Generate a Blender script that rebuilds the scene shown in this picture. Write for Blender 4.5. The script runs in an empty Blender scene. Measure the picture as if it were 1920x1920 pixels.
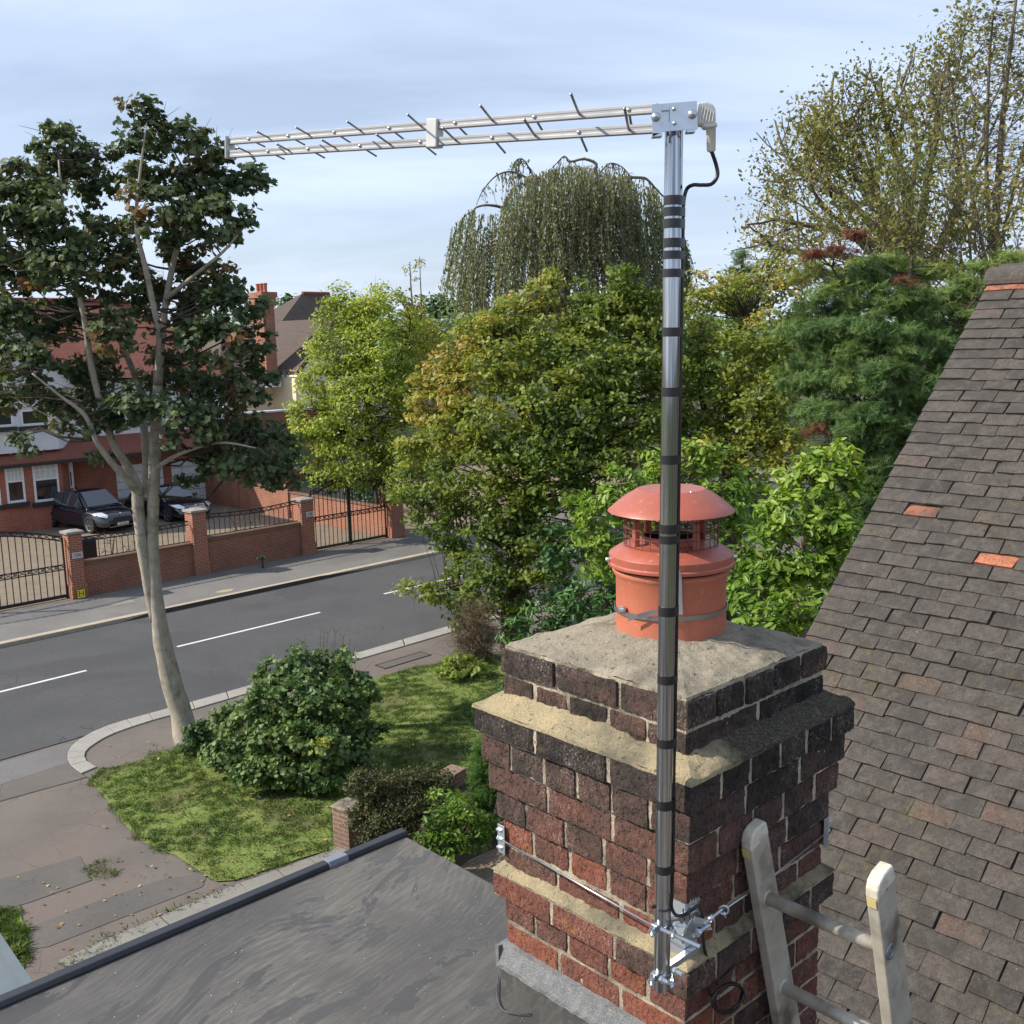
import bpy, math, random
import numpy as np
from mathutils import noise as mnoise, Vector, Matrix
rng = np.random.default_rng(11); random.seed(5)
S = bpy.context.scene; COL = S.collection
# ---------------------------------------------------------------- camera
F = 1936.0; EYE = 8.0                       # focal length in photo pixels (photo 1920 px), eye height above the road
PITCH, ROLL = math.radians(9.57), math.radians(-1.24)
A3 = lambda *v: np.array(v, float)
fwd = A3(0, math.cos(PITCH), -math.sin(PITCH)); up0 = A3(0, math.sin(PITCH), math.cos(PITCH)); rt0 = A3(1, 0, 0)
rt = rt0*math.cos(ROLL) + up0*math.sin(ROLL); up = -rt0*math.sin(ROLL) + up0*math.cos(ROLL)
C0 = A3(0, 0, EYE)
cd = bpy.data.cameras.new('camera'); cam = bpy.data.objects.new('camera', cd); COL.objects.link(cam); S.camera = cam
cd.sensor_width = 36; cd.sensor_height = 36; cd.lens = 36*F/1920; cd.clip_start = .05; cd.clip_end = 3000
cam.matrix_world = Matrix(((rt[0], up[0], -fwd[0], 0), (rt[1], up[1], -fwd[1], 0), (rt[2], up[2], -fwd[2], EYE), (0, 0, 0, 1)))
# ---------------------------------------------------------------- sun, sky, exposure
SUN_EL, SUN_AZ = math.radians(39), math.atan2(-.985, -.10)      # azimuth from +Y towards +X
sdir = A3(math.sin(SUN_AZ)*math.cos(SUN_EL), math.cos(SUN_AZ)*math.cos(SUN_EL), math.sin(SUN_EL))
ld = bpy.data.lights.new('sun', 'SUN'); ld.energy = 5.0; ld.angle = math.radians(.6); ld.color = (1, .93, .82)
sun = bpy.data.objects.new('sun', ld); COL.objects.link(sun)
sun.rotation_euler = Vector(sdir).to_track_quat('Z', 'Y').to_euler()
W = bpy.data.worlds.new('World'); S.world = W; W.use_nodes = True
nt = W.node_tree; nt.nodes.clear()
def wn(t, **k):
    n = nt.nodes.new(t)
    for a, b in k.items(): setattr(n, a, b)
    return n
wo = wn('ShaderNodeOutputWorld'); bg = wn('ShaderNodeBackground'); sky = wn('ShaderNodeTexSky')
sky.sky_type = 'NISHITA'; sky.sun_disc = False; sky.sun_elevation = SUN_EL; sky.sun_rotation = SUN_AZ
sky.air_density = 1.0; sky.dust_density = 1.2; sky.ozone_density = 1.6
tc = wn('ShaderNodeTexCoord'); sep = wn('ShaderNodeSeparateXYZ'); nt.links.new(tc.outputs['Generated'], sep.inputs[0])
dz = wn('ShaderNodeMath', operation='ADD'); dz.inputs[1].default_value = .34; nt.links.new(sep.outputs[2], dz.inputs[0])
dzc = wn('ShaderNodeMath', operation='MAXIMUM'); dzc.inputs[1].default_value = .05; nt.links.new(dz.outputs[0], dzc.inputs[0])
dx = wn('ShaderNodeMath', operation='DIVIDE'); nt.links.new(sep.outputs[0], dx.inputs[0]); nt.links.new(dzc.outputs[0], dx.inputs[1])
dy = wn('ShaderNodeMath', operation='DIVIDE'); nt.links.new(sep.outputs[1], dy.inputs[0]); nt.links.new(dzc.outputs[0], dy.inputs[1])
cmb = wn('ShaderNodeCombineXYZ'); nt.links.new(dx.outputs[0], cmb.inputs[0]); nt.links.new(dy.outputs[0], cmb.inputs[1])
mp = wn('ShaderNodeMapping'); mp.inputs['Scale'].default_value = (.55, 1.5, 1); mp.inputs['Rotation'].default_value = (0, 0, .18); mp.inputs['Location'].default_value = (3.1, 1.7, 0)
nt.links.new(cmb.outputs[0], mp.inputs[0])
n1 = wn('ShaderNodeTexNoise'); n1.inputs['Scale'].default_value = 1.3; n1.inputs['Detail'].default_value = 9; n1.inputs['Roughness'].default_value = .55; n1.inputs['Distortion'].default_value = .5
nt.links.new(mp.outputs[0], n1.inputs[0])
r1 = wn('ShaderNodeMapRange'); r1.inputs[1].default_value = .38; r1.inputs[2].default_value = .72; r1.inputs[3].default_value = .36; r1.inputs[4].default_value = .92
nt.links.new(n1.outputs[0], r1.inputs[0])
mx = wn('ShaderNodeMix', data_type='RGBA'); nt.links.new(r1.outputs[0], mx.inputs[0]); nt.links.new(sky.outputs[0], mx.inputs[6])
mx.inputs[7].default_value = (8.0, 9.3, 12.0, 1)
nt.links.new(mx.outputs[2], bg.inputs[0]); bg.inputs[1].default_value = .090; nt.links.new(bg.outputs[0], wo.inputs[0])
S.view_settings.view_transform = 'Standard'; S.view_settings.look = 'None'; S.view_settings.exposure = .38; S.view_settings.gamma = 1
S.render.engine = 'CYCLES'; S.cycles.max_bounces = 6; S.cycles.transparent_max_bounces = 6; S.cycles.use_denoising = True
S.cycles.diffuse_bounces = 3; S.cycles.glossy_bounces = 3; S.cycles.transmission_bounces = 3
# ---------------------------------------------------------------- geometry helpers
def ray(x, y): return fwd + rt*(x-960)/F + up*(960-y)/F
def at_y(x, y, Y): d = ray(x, y); return C0 + d*(Y/d[1])
def at_z(x, y, Z=0.): d = ray(x, y); return C0 + d*((Z-EYE)/d[2])
def at_plane(x, y, n, k): d = ray(x, y); return C0 + d*((k - C0@n)/(d@n))
def nrm(v): v = np.asarray(v, float); return v/(np.linalg.norm(v)+1e-12)
NR = A3(-.7071, .7071, 0); TR = A3(.7071, .7071, 0); ZZ = A3(0, 0, 1)       # across and along the road
AZ = math.radians(-42.93)
U = A3(math.sin(AZ), math.cos(AZ), 0); V = A3(math.cos(AZ), -math.sin(AZ), 0)  # the two directions of our own house and chimney
NC = A3(.3546, 2.044, 0)                                                       # near corner of the chimney shaft
def CH(a, b, z): return NC + U*a + V*b + ZZ*(EYE+z)
def at_a(x, y, a): return at_plane(x, y, U, NC@U + a)
def at_b(x, y, b): return at_plane(x, y, V, NC@V + b)
def tagit(o, label=None, cat=None, group=None, kind=None):
    if label: o['label'] = label
    if cat: o['category'] = cat
    if group: o['group'] = group
    if kind: o['kind'] = kind
    return o
def thing(name, loc, label, cat, group=None):
    o = bpy.data.objects.new(name, None); COL.objects.link(o); o.location = loc; o.empty_display_size = .2
    return tagit(o, label, cat, group)
class MB:
    def __init__(s): s.v = []; s.f = []; s.t = []; s.n = 0
    def add(s, V_, F_, t=.5):
        V_ = np.asarray(V_, float).reshape(-1, 3); s.v.append(V_)
        s.f += [[i+s.n for i in f] for f in F_]
        s.t.append(np.full(len(V_), t) if np.isscalar(t) else np.asarray(t, float)); s.n += len(V_); return s
    def obox(s, p, a, b, c, t=.5):
        p, a, b, c = [np.asarray(q, float) for q in (p, a, b, c)]
        if np.dot(np.cross(a, b), c) < 0: p = p + a; a = -a
        vs = [p, p+a, p+a+b, p+b, p+c, p+a+c, p+a+b+c, p+b+c]
        return s.add(vs, [[0, 3, 2, 1], [4, 5, 6, 7], [0, 1, 5, 4], [1, 2, 6, 5], [2, 3, 7, 6], [3, 0, 4, 7]], t)
    def cbox(s, c, a, b, d, t=.5):
        c, a, b, d = [np.asarray(q, float) for q in (c, a, b, d)]
        return s.obox(c-(a+b+d)/2, a, b, d, t)
    def prism(s, poly, ext, t=.5):
        P = np.asarray(poly, float); n = len(P); ext = np.asarray(ext, float)
        nn = np.cross(P[1]-P[0], P[2]-P[0]); a = sum(np.cross(P[i], P[(i+1) % n]) for i in range(n))
        if np.dot(a, ext) < 0: P = P[::-1]
        vs = np.vstack([P, P+ext])
        return s.add(vs, [list(range(n))[::-1], list(range(n, 2*n))] + [[i, (i+1) % n, n+(i+1) % n, n+i] for i in range(n)], t)
    def poly(s, pts, t=.5): return s.add(pts, [list(range(len(pts)))], t)
    def tube(s, pts, r, n=8, t=.5, cap=True):
        P = np.asarray(pts, float); m = len(P); r = np.full(m, float(r)) if np.isscalar(r) else np.asarray(r, float)
        T = np.gradient(P, axis=0); T /= (np.linalg.norm(T, axis=1, keepdims=True)+1e-12)
        a = np.cross(T[0], [0, 0, 1.]);
        if np.linalg.norm(a) < .1: a = np.cross(T[0], [1., 0, 0])
        a = nrm(a); th = np.arange(n)*2*math.pi/n; ct, st = np.cos(th)[:, None], np.sin(th)[:, None]; out = []
        for i in range(m):
            a = nrm(a - T[i]*(a@T[i])); b = np.cross(T[i], a)
            out.append(P[i] + r[i]*(ct*a + st*b))
        F_ = [[i*n+j, i*n+(j+1) % n, (i+1)*n+(j+1) % n, (i+1)*n+j] for i in range(m-1) for j in range(n)]
        if cap: F_ += [list(range(n))[::-1], list(range((m-1)*n, m*n))]
        return s.add(np.vstack(out), F_, t)
    def lathe(s, c, prof, n=48, t=.5, ax=None, closed=False):
        c = np.asarray(c, float); z = ZZ if ax is None else nrm(ax)
        a = nrm(np.cross(z, [0.3, 1., .1])); b = np.cross(z, a); th = np.arange(n)*2*math.pi/n
        ring = np.cos(th)[:, None]*a + np.sin(th)[:, None]*b
        vs = np.vstack([c + ring*r + z*h for r, h in prof]); m = len(prof)
        F_ = [[i*n+j, i*n+(j+1) % n, (i+1)*n+(j+1) % n, (i+1)*n+j] for i in range(m-1) for j in range(n)]
        if closed: F_ += [[(m-1)*n+j, (m-1)*n+(j+1) % n, (j+1) % n, j] for j in range(n)]
        return s.add(vs, F_, t)
    def grid(s, P, t=.5):                       # P: (n, m, 3)
        n, m = P.shape[:2]
        F_ = [[i*m+j, (i+1)*m+j, (i+1)*m+j+1, i*m+j+1] for i in range(n-1) for j in range(m-1)]
        return s.add(P.reshape(-1, 3), F_, t)
    def build(s, name, mat, parent=None, smooth=False, bevel=0, seg=2, label=None, kind=None):
        me = bpy.data.meshes.new(name); Vv = np.vstack(s.v)
        off = np.array(parent_loc(parent)); me.from_pydata((Vv-off).tolist(), [], s.f)
        uv = me.uv_layers.new(name='UVMap'); nl = len(me.loops)
        li = np.empty(nl, int); me.loops.foreach_get('vertex_index', li)
        npol = len(me.polygons); pn = np.empty(npol*3); me.polygons.foreach_get('normal', pn); pn = pn.reshape(-1, 3)
        lt = np.empty(npol, int); me.polygons.foreach_get('loop_total', lt); fi = np.repeat(np.arange(npol), lt)
        N_ = pn[fi]; Q = Vv[li]; hor = np.abs(N_[:, 2]) > .94
        tx, ty = -N_[:, 1], N_[:, 0]; L = np.sqrt(tx**2+ty**2)+1e-9; tx /= L; ty /= L
        sl = np.sqrt(np.clip(1-N_[:, 2]**2, .05, 1))
        uu = np.where(hor, Q@TR, Q[:, 0]*tx+Q[:, 1]*ty); vv = np.where(hor, Q@NR, Q[:, 2]/sl)
        uv.data.foreach_set('uv', np.stack([uu, vv], 1).ravel())
        at = me.attributes.new('tint', 'FLOAT', 'POINT'); at.data.foreach_set('value', np.concatenate(s.t))
        if smooth: me.polygons.foreach_set('use_smooth', np.ones(npol, bool))
        me.materials.append(mat); me.update()
        o = bpy.data.objects.new(name, me); COL.objects.link(o)
        if parent is not None: o.parent = parent
        if bevel: b = o.modifiers.new('bevel', 'BEVEL'); b.width = bevel; b.segments = seg; b.limit_method = 'ANGLE'; b.angle_limit = .6; b.harden_normals = False
        if label: o['label'] = label
        if kind: o['kind'] = kind
        return o
def parent_loc(p):
    o = A3(0, 0, 0)
    while p is not None: o = o + np.array(p.location); p = p.parent
    return o
def leaves(name, C, size, N, tint, tmpl, faces, mat, parent, kind=None):
    """one mesh of many small leaves: template placed at each C with normal N"""
    C = np.asarray(C, float); n = len(C); k = len(tmpl); N = N/(np.linalg.norm(N, axis=1, keepdims=True)+1e-9)
    R = rng.normal(size=(n, 3)); T = R - N*(R*N).sum(1, keepdims=True); T /= (np.linalg.norm(T, axis=1, keepdims=True)+1e-9); B = np.cross(N, T)
    return place(name, C, size, T, B, N, tint, tmpl, faces, mat, parent, kind)
def place(name, C, size, T, B, N, tint, tmpl, faces, mat, parent, kind=None):
    n = len(C); tm = np.asarray(tmpl, float); k = len(tm); size = np.broadcast_to(size, (n,))
    Vv = C[:, None, :] + size[:, None, None]*(tm[None, :, 0, None]*T[:, None, :] + tm[None, :, 1, None]*B[:, None, :] + tm[None, :, 2, None]*N[:, None, :])
    Vv = Vv.reshape(-1, 3) - parent_loc(parent)
    fl = [len(f) for f in faces]; nf = len(faces); base = np.concatenate([np.array(f) for f in faces])
    idx = (base[None, :] + (np.arange(n)*k)[:, None]).ravel()
    tot = np.tile(np.array(fl), n); st = np.concatenate([[0], np.cumsum(tot)[:-1]])
    me = bpy.data.meshes.new(name); me.vertices.add(n*k); me.vertices.foreach_set('co', Vv.ravel())
    me.loops.add(len(idx)); me.loops.foreach_set('vertex_index', idx.astype(np.int32))
    me.polygons.add(n*nf); me.polygons.foreach_set('loop_start', st.astype(np.int32)); me.polygons.foreach_set('loop_total', tot.astype(np.int32))
    me.update(calc_edges=True)
    at = me.attributes.new('tint', 'FLOAT', 'POINT'); at.data.foreach_set('value', np.repeat(np.clip(tint, 0, 1), k))
    me.materials.append(mat)
    o = bpy.data.objects.new(name, me); COL.objects.link(o)
    if parent is not None: o.parent = parent
    if kind: o['kind'] = kind
    return o
# ---------------------------------------------------------------- materials
def newmat(name):
    m = bpy.data.materials.new(name); m.use_nodes = True; t = m.node_tree; t.nodes.clear()
    o = t.nodes.new('ShaderNodeOutputMaterial'); b = t.nodes.new('ShaderNodeBsdfPrincipled'); t.links.new(b.outputs[0], o.inputs[0])
    return m, t, b, o
class NT:
    def __init__(s, t): s.t = t
    def n(s, ty, ins=None, **k):
        x = s.t.nodes.new(ty)
        for a, b in k.items(): setattr(x, a, b)
        for a, b in (ins or {}).items():
            if hasattr(b, 'is_linked') and not isinstance(b, (float, int, tuple)): s.t.links.new(b, x.inputs[a])
            else: x.inputs[a].default_value = b
        return x
    def mix(s, f, a, b, mode='MIX'):
        x = s.t.nodes.new('ShaderNodeMix'); x.data_type = 'RGBA'; x.blend_type = mode
        for i, q in ((0, f), (6, a), (7, b)):
            if hasattr(q, 'is_linked'): s.t.links.new(q, x.inputs[i])
            else: x.inputs[i].default_value = (q if i == 0 else (*q[:3], 1))
        return x.outputs[2]
    def noise(s, vec, scale, detail=6, rough=.6, dist=0):
        return s.n('ShaderNodeTexNoise', {'Vector': vec, 'Scale': scale, 'Detail': detail, 'Roughness': rough, 'Distortion': dist}).outputs[0]
    def rng(s, v, a, b, c=0., d=1.):
        return s.n('ShaderNodeMapRange', {0: v, 1: a, 2: b, 3: c, 4: d}).outputs[0]
    def math(s, op, a, b=0.): return s.n('ShaderNodeMath', {0: a, 1: b}, operation=op).outputs[0]
    def ramp(s, f, stops, mode='LINEAR'):
        x = s.t.nodes.new('ShaderNodeValToRGB'); s.t.links.new(f, x.inputs[0]); e = x.color_ramp; e.interpolation = mode
        while len(e.elements) < len(stops): e.elements.new(.5)
        for q, (p, c) in zip(e.elements, stops): q.position = p; q.color = (*c[:3], 1)
        return x.outputs[0]
    def bump(s, h, st, dist=.01, prev=None):
        i = {'Height': h, 'Strength': st, 'Distance': dist}
        if prev is not None: i['Normal'] = prev
        return s.n('ShaderNodeBump', i).outputs[0]
    def coord(s, which='Object'): return s.n('ShaderNodeTexCoord').outputs[which]
    def pos(s): return s.n('ShaderNodeNewGeometry').outputs['Position']
    def tint(s): return s.n('ShaderNodeAttribute', attribute_name='tint').outputs['Fac']
def L(t, a, b): t.links.new(a, b)
def surf(name, c1, c2, scale=4, rough=.7, bump=.2, bscale=40, metal=0, bdist=.005, lo=.35, hi=.65, c3=None, s3=1., spec=.5, coat=0):
    m, t, b, o = newmat(name); g = NT(t); P = g.pos()
    col = g.mix(g.rng(g.noise(P, scale), lo, hi), c1, c2)
    if c3 is not None: col = g.mix(g.rng(g.noise(P, s3, 4), .5, .68), col, c3)
    L(t, col, b.inputs['Base Color']); b.inputs['Roughness'].default_value = rough; b.inputs['Metallic'].default_value = metal
    b.inputs['Specular IOR Level'].default_value = spec; b.inputs['Coat Weight'].default_value = coat
    if bump: L(t, g.bump(g.noise(P, bscale, 5), bump, bdist), b.inputs['Normal'])
    return m
def leafmat(name, stops, trans=.3, rough=.5, spec=.35):
    m, t, b, o = newmat(name); g = NT(t); ti = g.tint(); P = g.pos()
    f = g.math('ADD', ti, g.rng(g.noise(P, 6., 2), .3, .7, -.07, .07))
    col = g.ramp(f, stops); L(t, col, b.inputs['Base Color']); b.inputs['Roughness'].default_value = rough; b.inputs['Specular IOR Level'].default_value = spec
    tr = g.n('ShaderNodeBsdfTranslucent'); c2 = g.mix(.75, col, (1.5, 1.5, .7), 'MULTIPLY'); L(t, c2, tr.inputs[0])
    ms = g.n('ShaderNodeMixShader', {0: trans}); L(t, b.outputs[0], ms.inputs[1]); L(t, tr.outputs[0], ms.inputs[2]); L(t, ms.outputs[0], o.inputs[0])
    return m
def brickmat(name, c1, c2, mortar, bw=.225, bh=.075, ms=.010, soot=.0, rough=.85, vec='UV', dirt=(.1, .08, .06)):
    m, t, b, o = newmat(name); g = NT(t); uv = g.coord('UV'); P = g.pos()
    br = g.n('ShaderNodeTexBrick', {'Vector': uv, 'Color1': (*c1, 1), 'Color2': (*c2, 1), 'Mortar': (*mortar, 1), 'Scale': 1., 'Mortar Size': ms, 'Mortar Smooth': .3, 'Bias': 0., 'Brick Width': bw, 'Row Height': bh}, offset=.5)
    col = g.mix(g.rng(g.noise(P, 1.3, 6), .45, .75, 0, .55), br.outputs[0], dirt)
    col = g.mix(g.rng(g.noise(P, 25, 4), .3, .7, .0, .25), col, tuple(x*.5 for x in c1))
    L(t, col, b.inputs['Base Color']); b.inputs['Roughness'].default_value = rough
    L(t, g.bump(br.outputs[1], -.6, .008), b.inputs['Normal'])
    return m
def plain(name, c, rough=.5, metal=0, coat=0, spec=.5):
    m, t, b, o = newmat(name); g = NT(t); P = g.pos()
    col = g.mix(g.rng(g.noise(P, 9, 6), .35, .7), c, tuple(x*.82 for x in c)); L(t, col, b.inputs['Base Color'])
    L(t, g.rng(g.noise(P, 30, 4), .3, .7, rough*.85, min(1, rough*1.2)), b.inputs['Roughness'])
    b.inputs['Metallic'].default_value = metal; b.inputs['Coat Weight'].default_value = coat; b.inputs['Specular IOR Level'].default_value = spec
    return m
# ================================================================ materials of the near things
def chimney_brick():
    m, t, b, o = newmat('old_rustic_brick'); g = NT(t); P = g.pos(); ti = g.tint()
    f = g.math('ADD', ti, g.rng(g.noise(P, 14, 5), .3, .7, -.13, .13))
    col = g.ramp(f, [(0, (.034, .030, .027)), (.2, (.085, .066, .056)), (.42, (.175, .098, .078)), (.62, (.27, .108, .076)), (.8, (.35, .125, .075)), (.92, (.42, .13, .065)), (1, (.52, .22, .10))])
    col = g.mix(g.rng(g.noise(P, 120, 6, .75), .5, .8, 0, .7), col, (.02, .015, .013))
    eff = g.math('MULTIPLY', g.rng(g.noise(P, 7, 3), .48, .62), g.rng(g.noise(P, 180, 4, .7), .54, .66))
    col = g.mix(g.math('MULTIPLY', eff, .7), col, (.55, .50, .46))
    lich = g.math('MULTIPLY', g.rng(g.noise(P, 11, 2), .66, .7), g.rng(g.noise(P, 60, 5), .5, .6))
    col = g.mix(g.math('MULTIPLY', lich, .5), col, (.42, .25, .05))
    L(t, col, b.inputs['Base Color']); b.inputs['Roughness'].default_value = .9; b.inputs['Specular IOR Level'].default_value = .25
    mp_ = g.n('ShaderNodeMapping', {'Vector': P, 'Scale': (1, 1, .55)}).outputs[0]
    h = g.noise(mp_, 150, 7, .7, .6); nb = g.bump(h, 1., .016); h2 = g.rng(g.noise(mp_, 90, 3, .6), .46, .36); nb = g.bump(h2, 1., .010, nb)
    L(t, nb, b.inputs['Normal']); return m
def mortar_mat(name, c1, c2, c3, bump=.8, s=9):
    m, t, b, o = newmat(name); g = NT(t); P = g.pos()
    col = g.mix(g.rng(g.noise(P, s, 8, .65), .4, .62), c1, c2)
    col = g.mix(g.rng(g.noise(P, 4, 8, .7), .5, .68), col, c3)
    col = g.mix(g.rng(g.noise(P, 75, 3, .6), .60, .70, 0, .75), col, tuple(.22*x for x in c3))
    col = g.mix(g.rng(g.noise(P, 260, 3, .7), .45, .7, 0, .55), col, tuple(.4*x for x in c2))
    dk = g.math('MULTIPLY', g.rng(g.math('ADD', g.tint(), g.rng(g.noise(P, 12, 6), .3, .7, -.3, .3)), .35, .75), g.rng(g.noise(P, 200, 4, .8), .3, .56, .5, 1.))
    col = g.mix(dk, col, (.055, .052, .042))
    L(t, col, b.inputs['Base Color']); b.inputs['Roughness'].default_value = .95; b.inputs['Specular IOR Level'].default_value = .2
    nb = g.bump(g.noise(P, 130, 7, .75), bump, .012); L(t, nb, b.inputs['Normal']); return m
M_brick = chimney_brick()
M_joint = mortar_mat('sandy_joint_mortar', (.66, .57, .42), (.56, .48, .35), (.44, .38, .28))
M_ledge = mortar_mat('yellow_ledge_mortar', (.58, .47, .28), (.45, .375, .24), (.22, .20, .145), 1.)
M_flaunch = mortar_mat('weathered_flaunching', (.50, .44, .33), (.34, .30, .23), (.15, .135, .105), 1., 6)
M_lead = surf('speckled_lead', (.10, .105, .11), (.16, .165, .17), 20, .55, .5, 220, c3=(.24, .235, .22), s3=240)
M_zinc = plain('zinc_plate', (.62, .67, .72), .32, .85)
M_band = plain('dull_steel_band', (.42, .40, .37), .3, .9)
M_alu = plain('aluminium_boom', (.36, .365, .375), .6, .2)
M_rod = plain('aluminium_rod', (.32, .32, .34), .4, .8)
M_steel = plain('bright_zinc', (.58, .62, .67), .3, .9)
M_white = plain('white_plastic', (.62, .62, .60), .35)
M_cream = plain('cream_plastic', (.66, .64, .54), .4)
M_rubber = plain('black_rubber', (.012, .012, .013), .38)
M_tape = plain('black_tape', (.016, .016, .018), .33)
def mast_mat():
    m, t, b, o = newmat('polished_mast'); g = NT(t); P = g.pos()
    b.inputs['Metallic'].default_value = 1.; b.inputs['Base Color'].default_value = (.70, .72, .74, 1)
    st = g.noise(g.n('ShaderNodeMapping', {'Vector': P, 'Scale': (230, 230, .8)}).outputs[0], 1., 3)
    L(t, g.rng(st, .3, .7, .05, .14), b.inputs['Roughness']); sm = g.rng(g.noise(P, 18, 6), .55, .75, 0, .5)
    L(t, g.mix(g.rng(st, .35, .65), g.mix(sm, (.58, .60, .63), (.32, .33, .35)), (.22, .23, .25)), b.inputs['Base Color'])  # dark stripes in the colour stand in for reflections on the tube
    L(t, g.bump(st, .12, .001), b.inputs['Normal']); return m
M_mast = mast_mat()
def pot_mat(name, c1, c2, rough, coat):
    m, t, b, o = newmat(name); g = NT(t); P = g.pos()
    Pv = g.n('ShaderNodeMapping', {'Vector': P, 'Scale': (1, 1, .12)}).outputs[0]
    col = g.mix(g.rng(g.noise(P, 8, 6), .4, .65), c1, c2); col = g.mix(g.rng(g.noise(Pv, 26, 6, .7), .54, .72, 0, .45), col, tuple(.55*x+.03 for x in c1)); col = g.mix(g.rng(g.noise(P, 70, 5, .7), .58, .72, 0, .35), col, (.62, .42, .32))
    L(t, col, b.inputs['Base Color'])
    d = g.noise(P, 45, 5); b.inputs['Coat Weight'].default_value = coat; b.inputs['Coat Roughness'].default_value = .25
    L(t, g.rng(d, .3, .7, rough, rough+.15), b.inputs['Roughness']); L(t, g.bump(d, .06, .003), b.inputs['Normal']); return m
M_pot = pot_mat('clay_pot', (.44, .128, .066), (.39, .115, .065), .55, 0)
M_cowl = pot_mat('painted_cowl', (.36, .092, .055), (.32, .084, .052), .38, .12)
M_mesh = plain('rust_wire', (.13, .035, .025), .6)
def membrane():
    m, t, b, o = newmat('grey_membrane'); g = NT(t)
    P = g.n('ShaderNodeMapping', {'Vector': g.pos(), 'Rotation': (0, 0, math.radians(128))}).outputs[0]
    dn_ = g.n('ShaderNodeTexNoise', {'Vector': P, 'Scale': .75, 'Detail': 2., 'Roughness': .45}).outputs[1]
    Q = g.mix(1., P, g.mix(1., dn_, (1.7, 1.2, 0), 'MULTIPLY'), 'ADD')
    Qs = g.n('ShaderNodeMapping', {'Vector': Q, 'Scale': (.55, 1.5, 1)}).outputs[0]
    w = g.n('ShaderNodeTexWave', {'Vector': Q, 'Scale': 11., 'Distortion': 3.0, 'Detail': 2., 'Detail Scale': 1.6, 'Detail Roughness': .55}, wave_type='BANDS', bands_direction='Y').outputs[1]
    n_f = g.noise(Qs, 7.5, 7, .68, .35); n_big = g.noise(P, 1.1, 4, .55)
    zone = g.rng(n_big, .40, .56)
    m1 = g.math('MULTIPLY', g.rng(n_f, .45, .50), zone)
    ln = g.rng(g.math('ABSOLUTE', g.math('SUBTRACT', n_f, .475)), .0, .014, 1, 0)
    streak = g.math('MULTIPLY', g.rng(w, .62, .8), g.rng(g.noise(Q, 16, 3, .6), .4, .55))
    base = g.mix(g.rng(g.noise(P, 1.2, 4), .35, .65), (.058, .057, .056), (.080, .076, .071))
    sc = g.rng(g.noise(g.n('ShaderNodeMapping', {'Vector': P, 'Scale': (1, 9, 1)}).outputs[0], 9, 5, .7), .42, .68)
    col = g.mix(g.math('MULTIPLY', m1, g.rng(sc, 0, 1, .25, .85)), base, (.165, .152, .133))
    col = g.mix(g.math('MULTIPLY', g.math('MULTIPLY', streak, g.rng(g.noise(P, 1.7, 3), .48, .60)), .17), col, (.21, .195, .17))
    col = g.mix(g.math('MULTIPLY', ln, .22), col, (.24, .225, .195))
    sp = g.rng(g.noise(P, 150, 2), .76, .8); col = g.mix(g.math('MULTIPLY', sp, .6), col, (.55, .54, .52))
    L(t, col, b.inputs['Base Color']); L(t, g.rng(m1, 0, 1, .5, .8), b.inputs['Roughness'])
    b.inputs['Specular IOR Level'].default_value = .3
    L(t, g.bump(g.noise(P, 2.5, 5), .25, .02), b.inputs['Normal']); return m
M_memb = membrane()
M_trim = surf('dark_edge_trim', (.020, .022, .026), (.028, .030, .034), 12, .45, .1, 80)
M_joiner = surf('trim_joiner', (.16, .18, .22), (.20, .22, .26), 8, .35, 0)
def tile_mat():
    m, t, b, o = newmat('clay_roof_tile'); g = NT(t); P = g.pos(); ti = g.tint()
    f = g.math('ADD', ti, g.rng(g.noise(P, 10, 5), .3, .7, -.09, .09))
    col = g.ramp(f, [(0, (.046, .041, .038)), (.35, (.080, .070, .062)), (.6, (.108, .088, .075)), (.78, (.155, .09, .066)), (.9, (.34, .12, .07)), (1, (.62, .21, .11))])
    cr = g.n('ShaderNodeTexNoise', {'Vector': P, 'Scale': 22., 'Detail': 4., 'Roughness': .6, 'Distortion': 1.5}).outputs[0]
    crack = g.rng(g.math('ABSOLUTE', g.math('SUBTRACT', cr, .5)), 0, .022, 1, 0)
    crack = g.math('MULTIPLY', crack, g.rng(g.noise(P, 5, 3), .45, .6))
    col = g.mix(g.math('MULTIPLY', crack, .30), col, (.30, .26, .21))
    dd = g.n('ShaderNodeSeparateXYZ', {0: P}); 
    moss = g.math('MULTIPLY', g.rng(g.noise(P, 2.0, 3), .50, .68), g.rng(g.noise(P, 26, 5), .47, .62))
    low = g.rng(dd.outputs[2], EYE-.2, EYE-1.6, 0, .5); moss = g.math('MULTIPLY', moss, low)
    col = g.mix(moss, col, (.17, .14, .035))
    sp = g.rng(g.noise(P, 95, 2), .715, .75); sp = g.math('MULTIPLY', sp, g.rng(g.noise(P, 1.6, 2), .42, .62)); col = g.mix(g.math('MULTIPLY', sp, .8), col, (.6, .58, .53))
    col = g.mix(g.rng(g.noise(P, 17, 6, .7), .46, .66, 0, .5), col, (.165, .150, .128))
    col = g.mix(g.rng(g.noise(P, 38, 5, .75), .50, .66, 0, .65), col, (.045, .041, .037))
    col = g.mix(g.rng(g.noise(P, 160, 4, .7), .4, .7, 0, .6), col, (.04, .036, .032))
    L(t, col, b.inputs['Base Color']); b.inputs['Roughness'].default_value = .88; b.inputs['Specular IOR Level'].default_value = .3
    L(t, g.bump(g.noise(P, 90, 8, .75), 1., .009), b.inputs['Normal']); return m
M_tile = tile_mat()
M_ladder = surf('dirty_aluminium', (.50, .465, .39), (.38, .345, .28), 14, .55, .15, 160, metal=.25, c3=(.14, .12, .09), s3=6)
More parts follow.
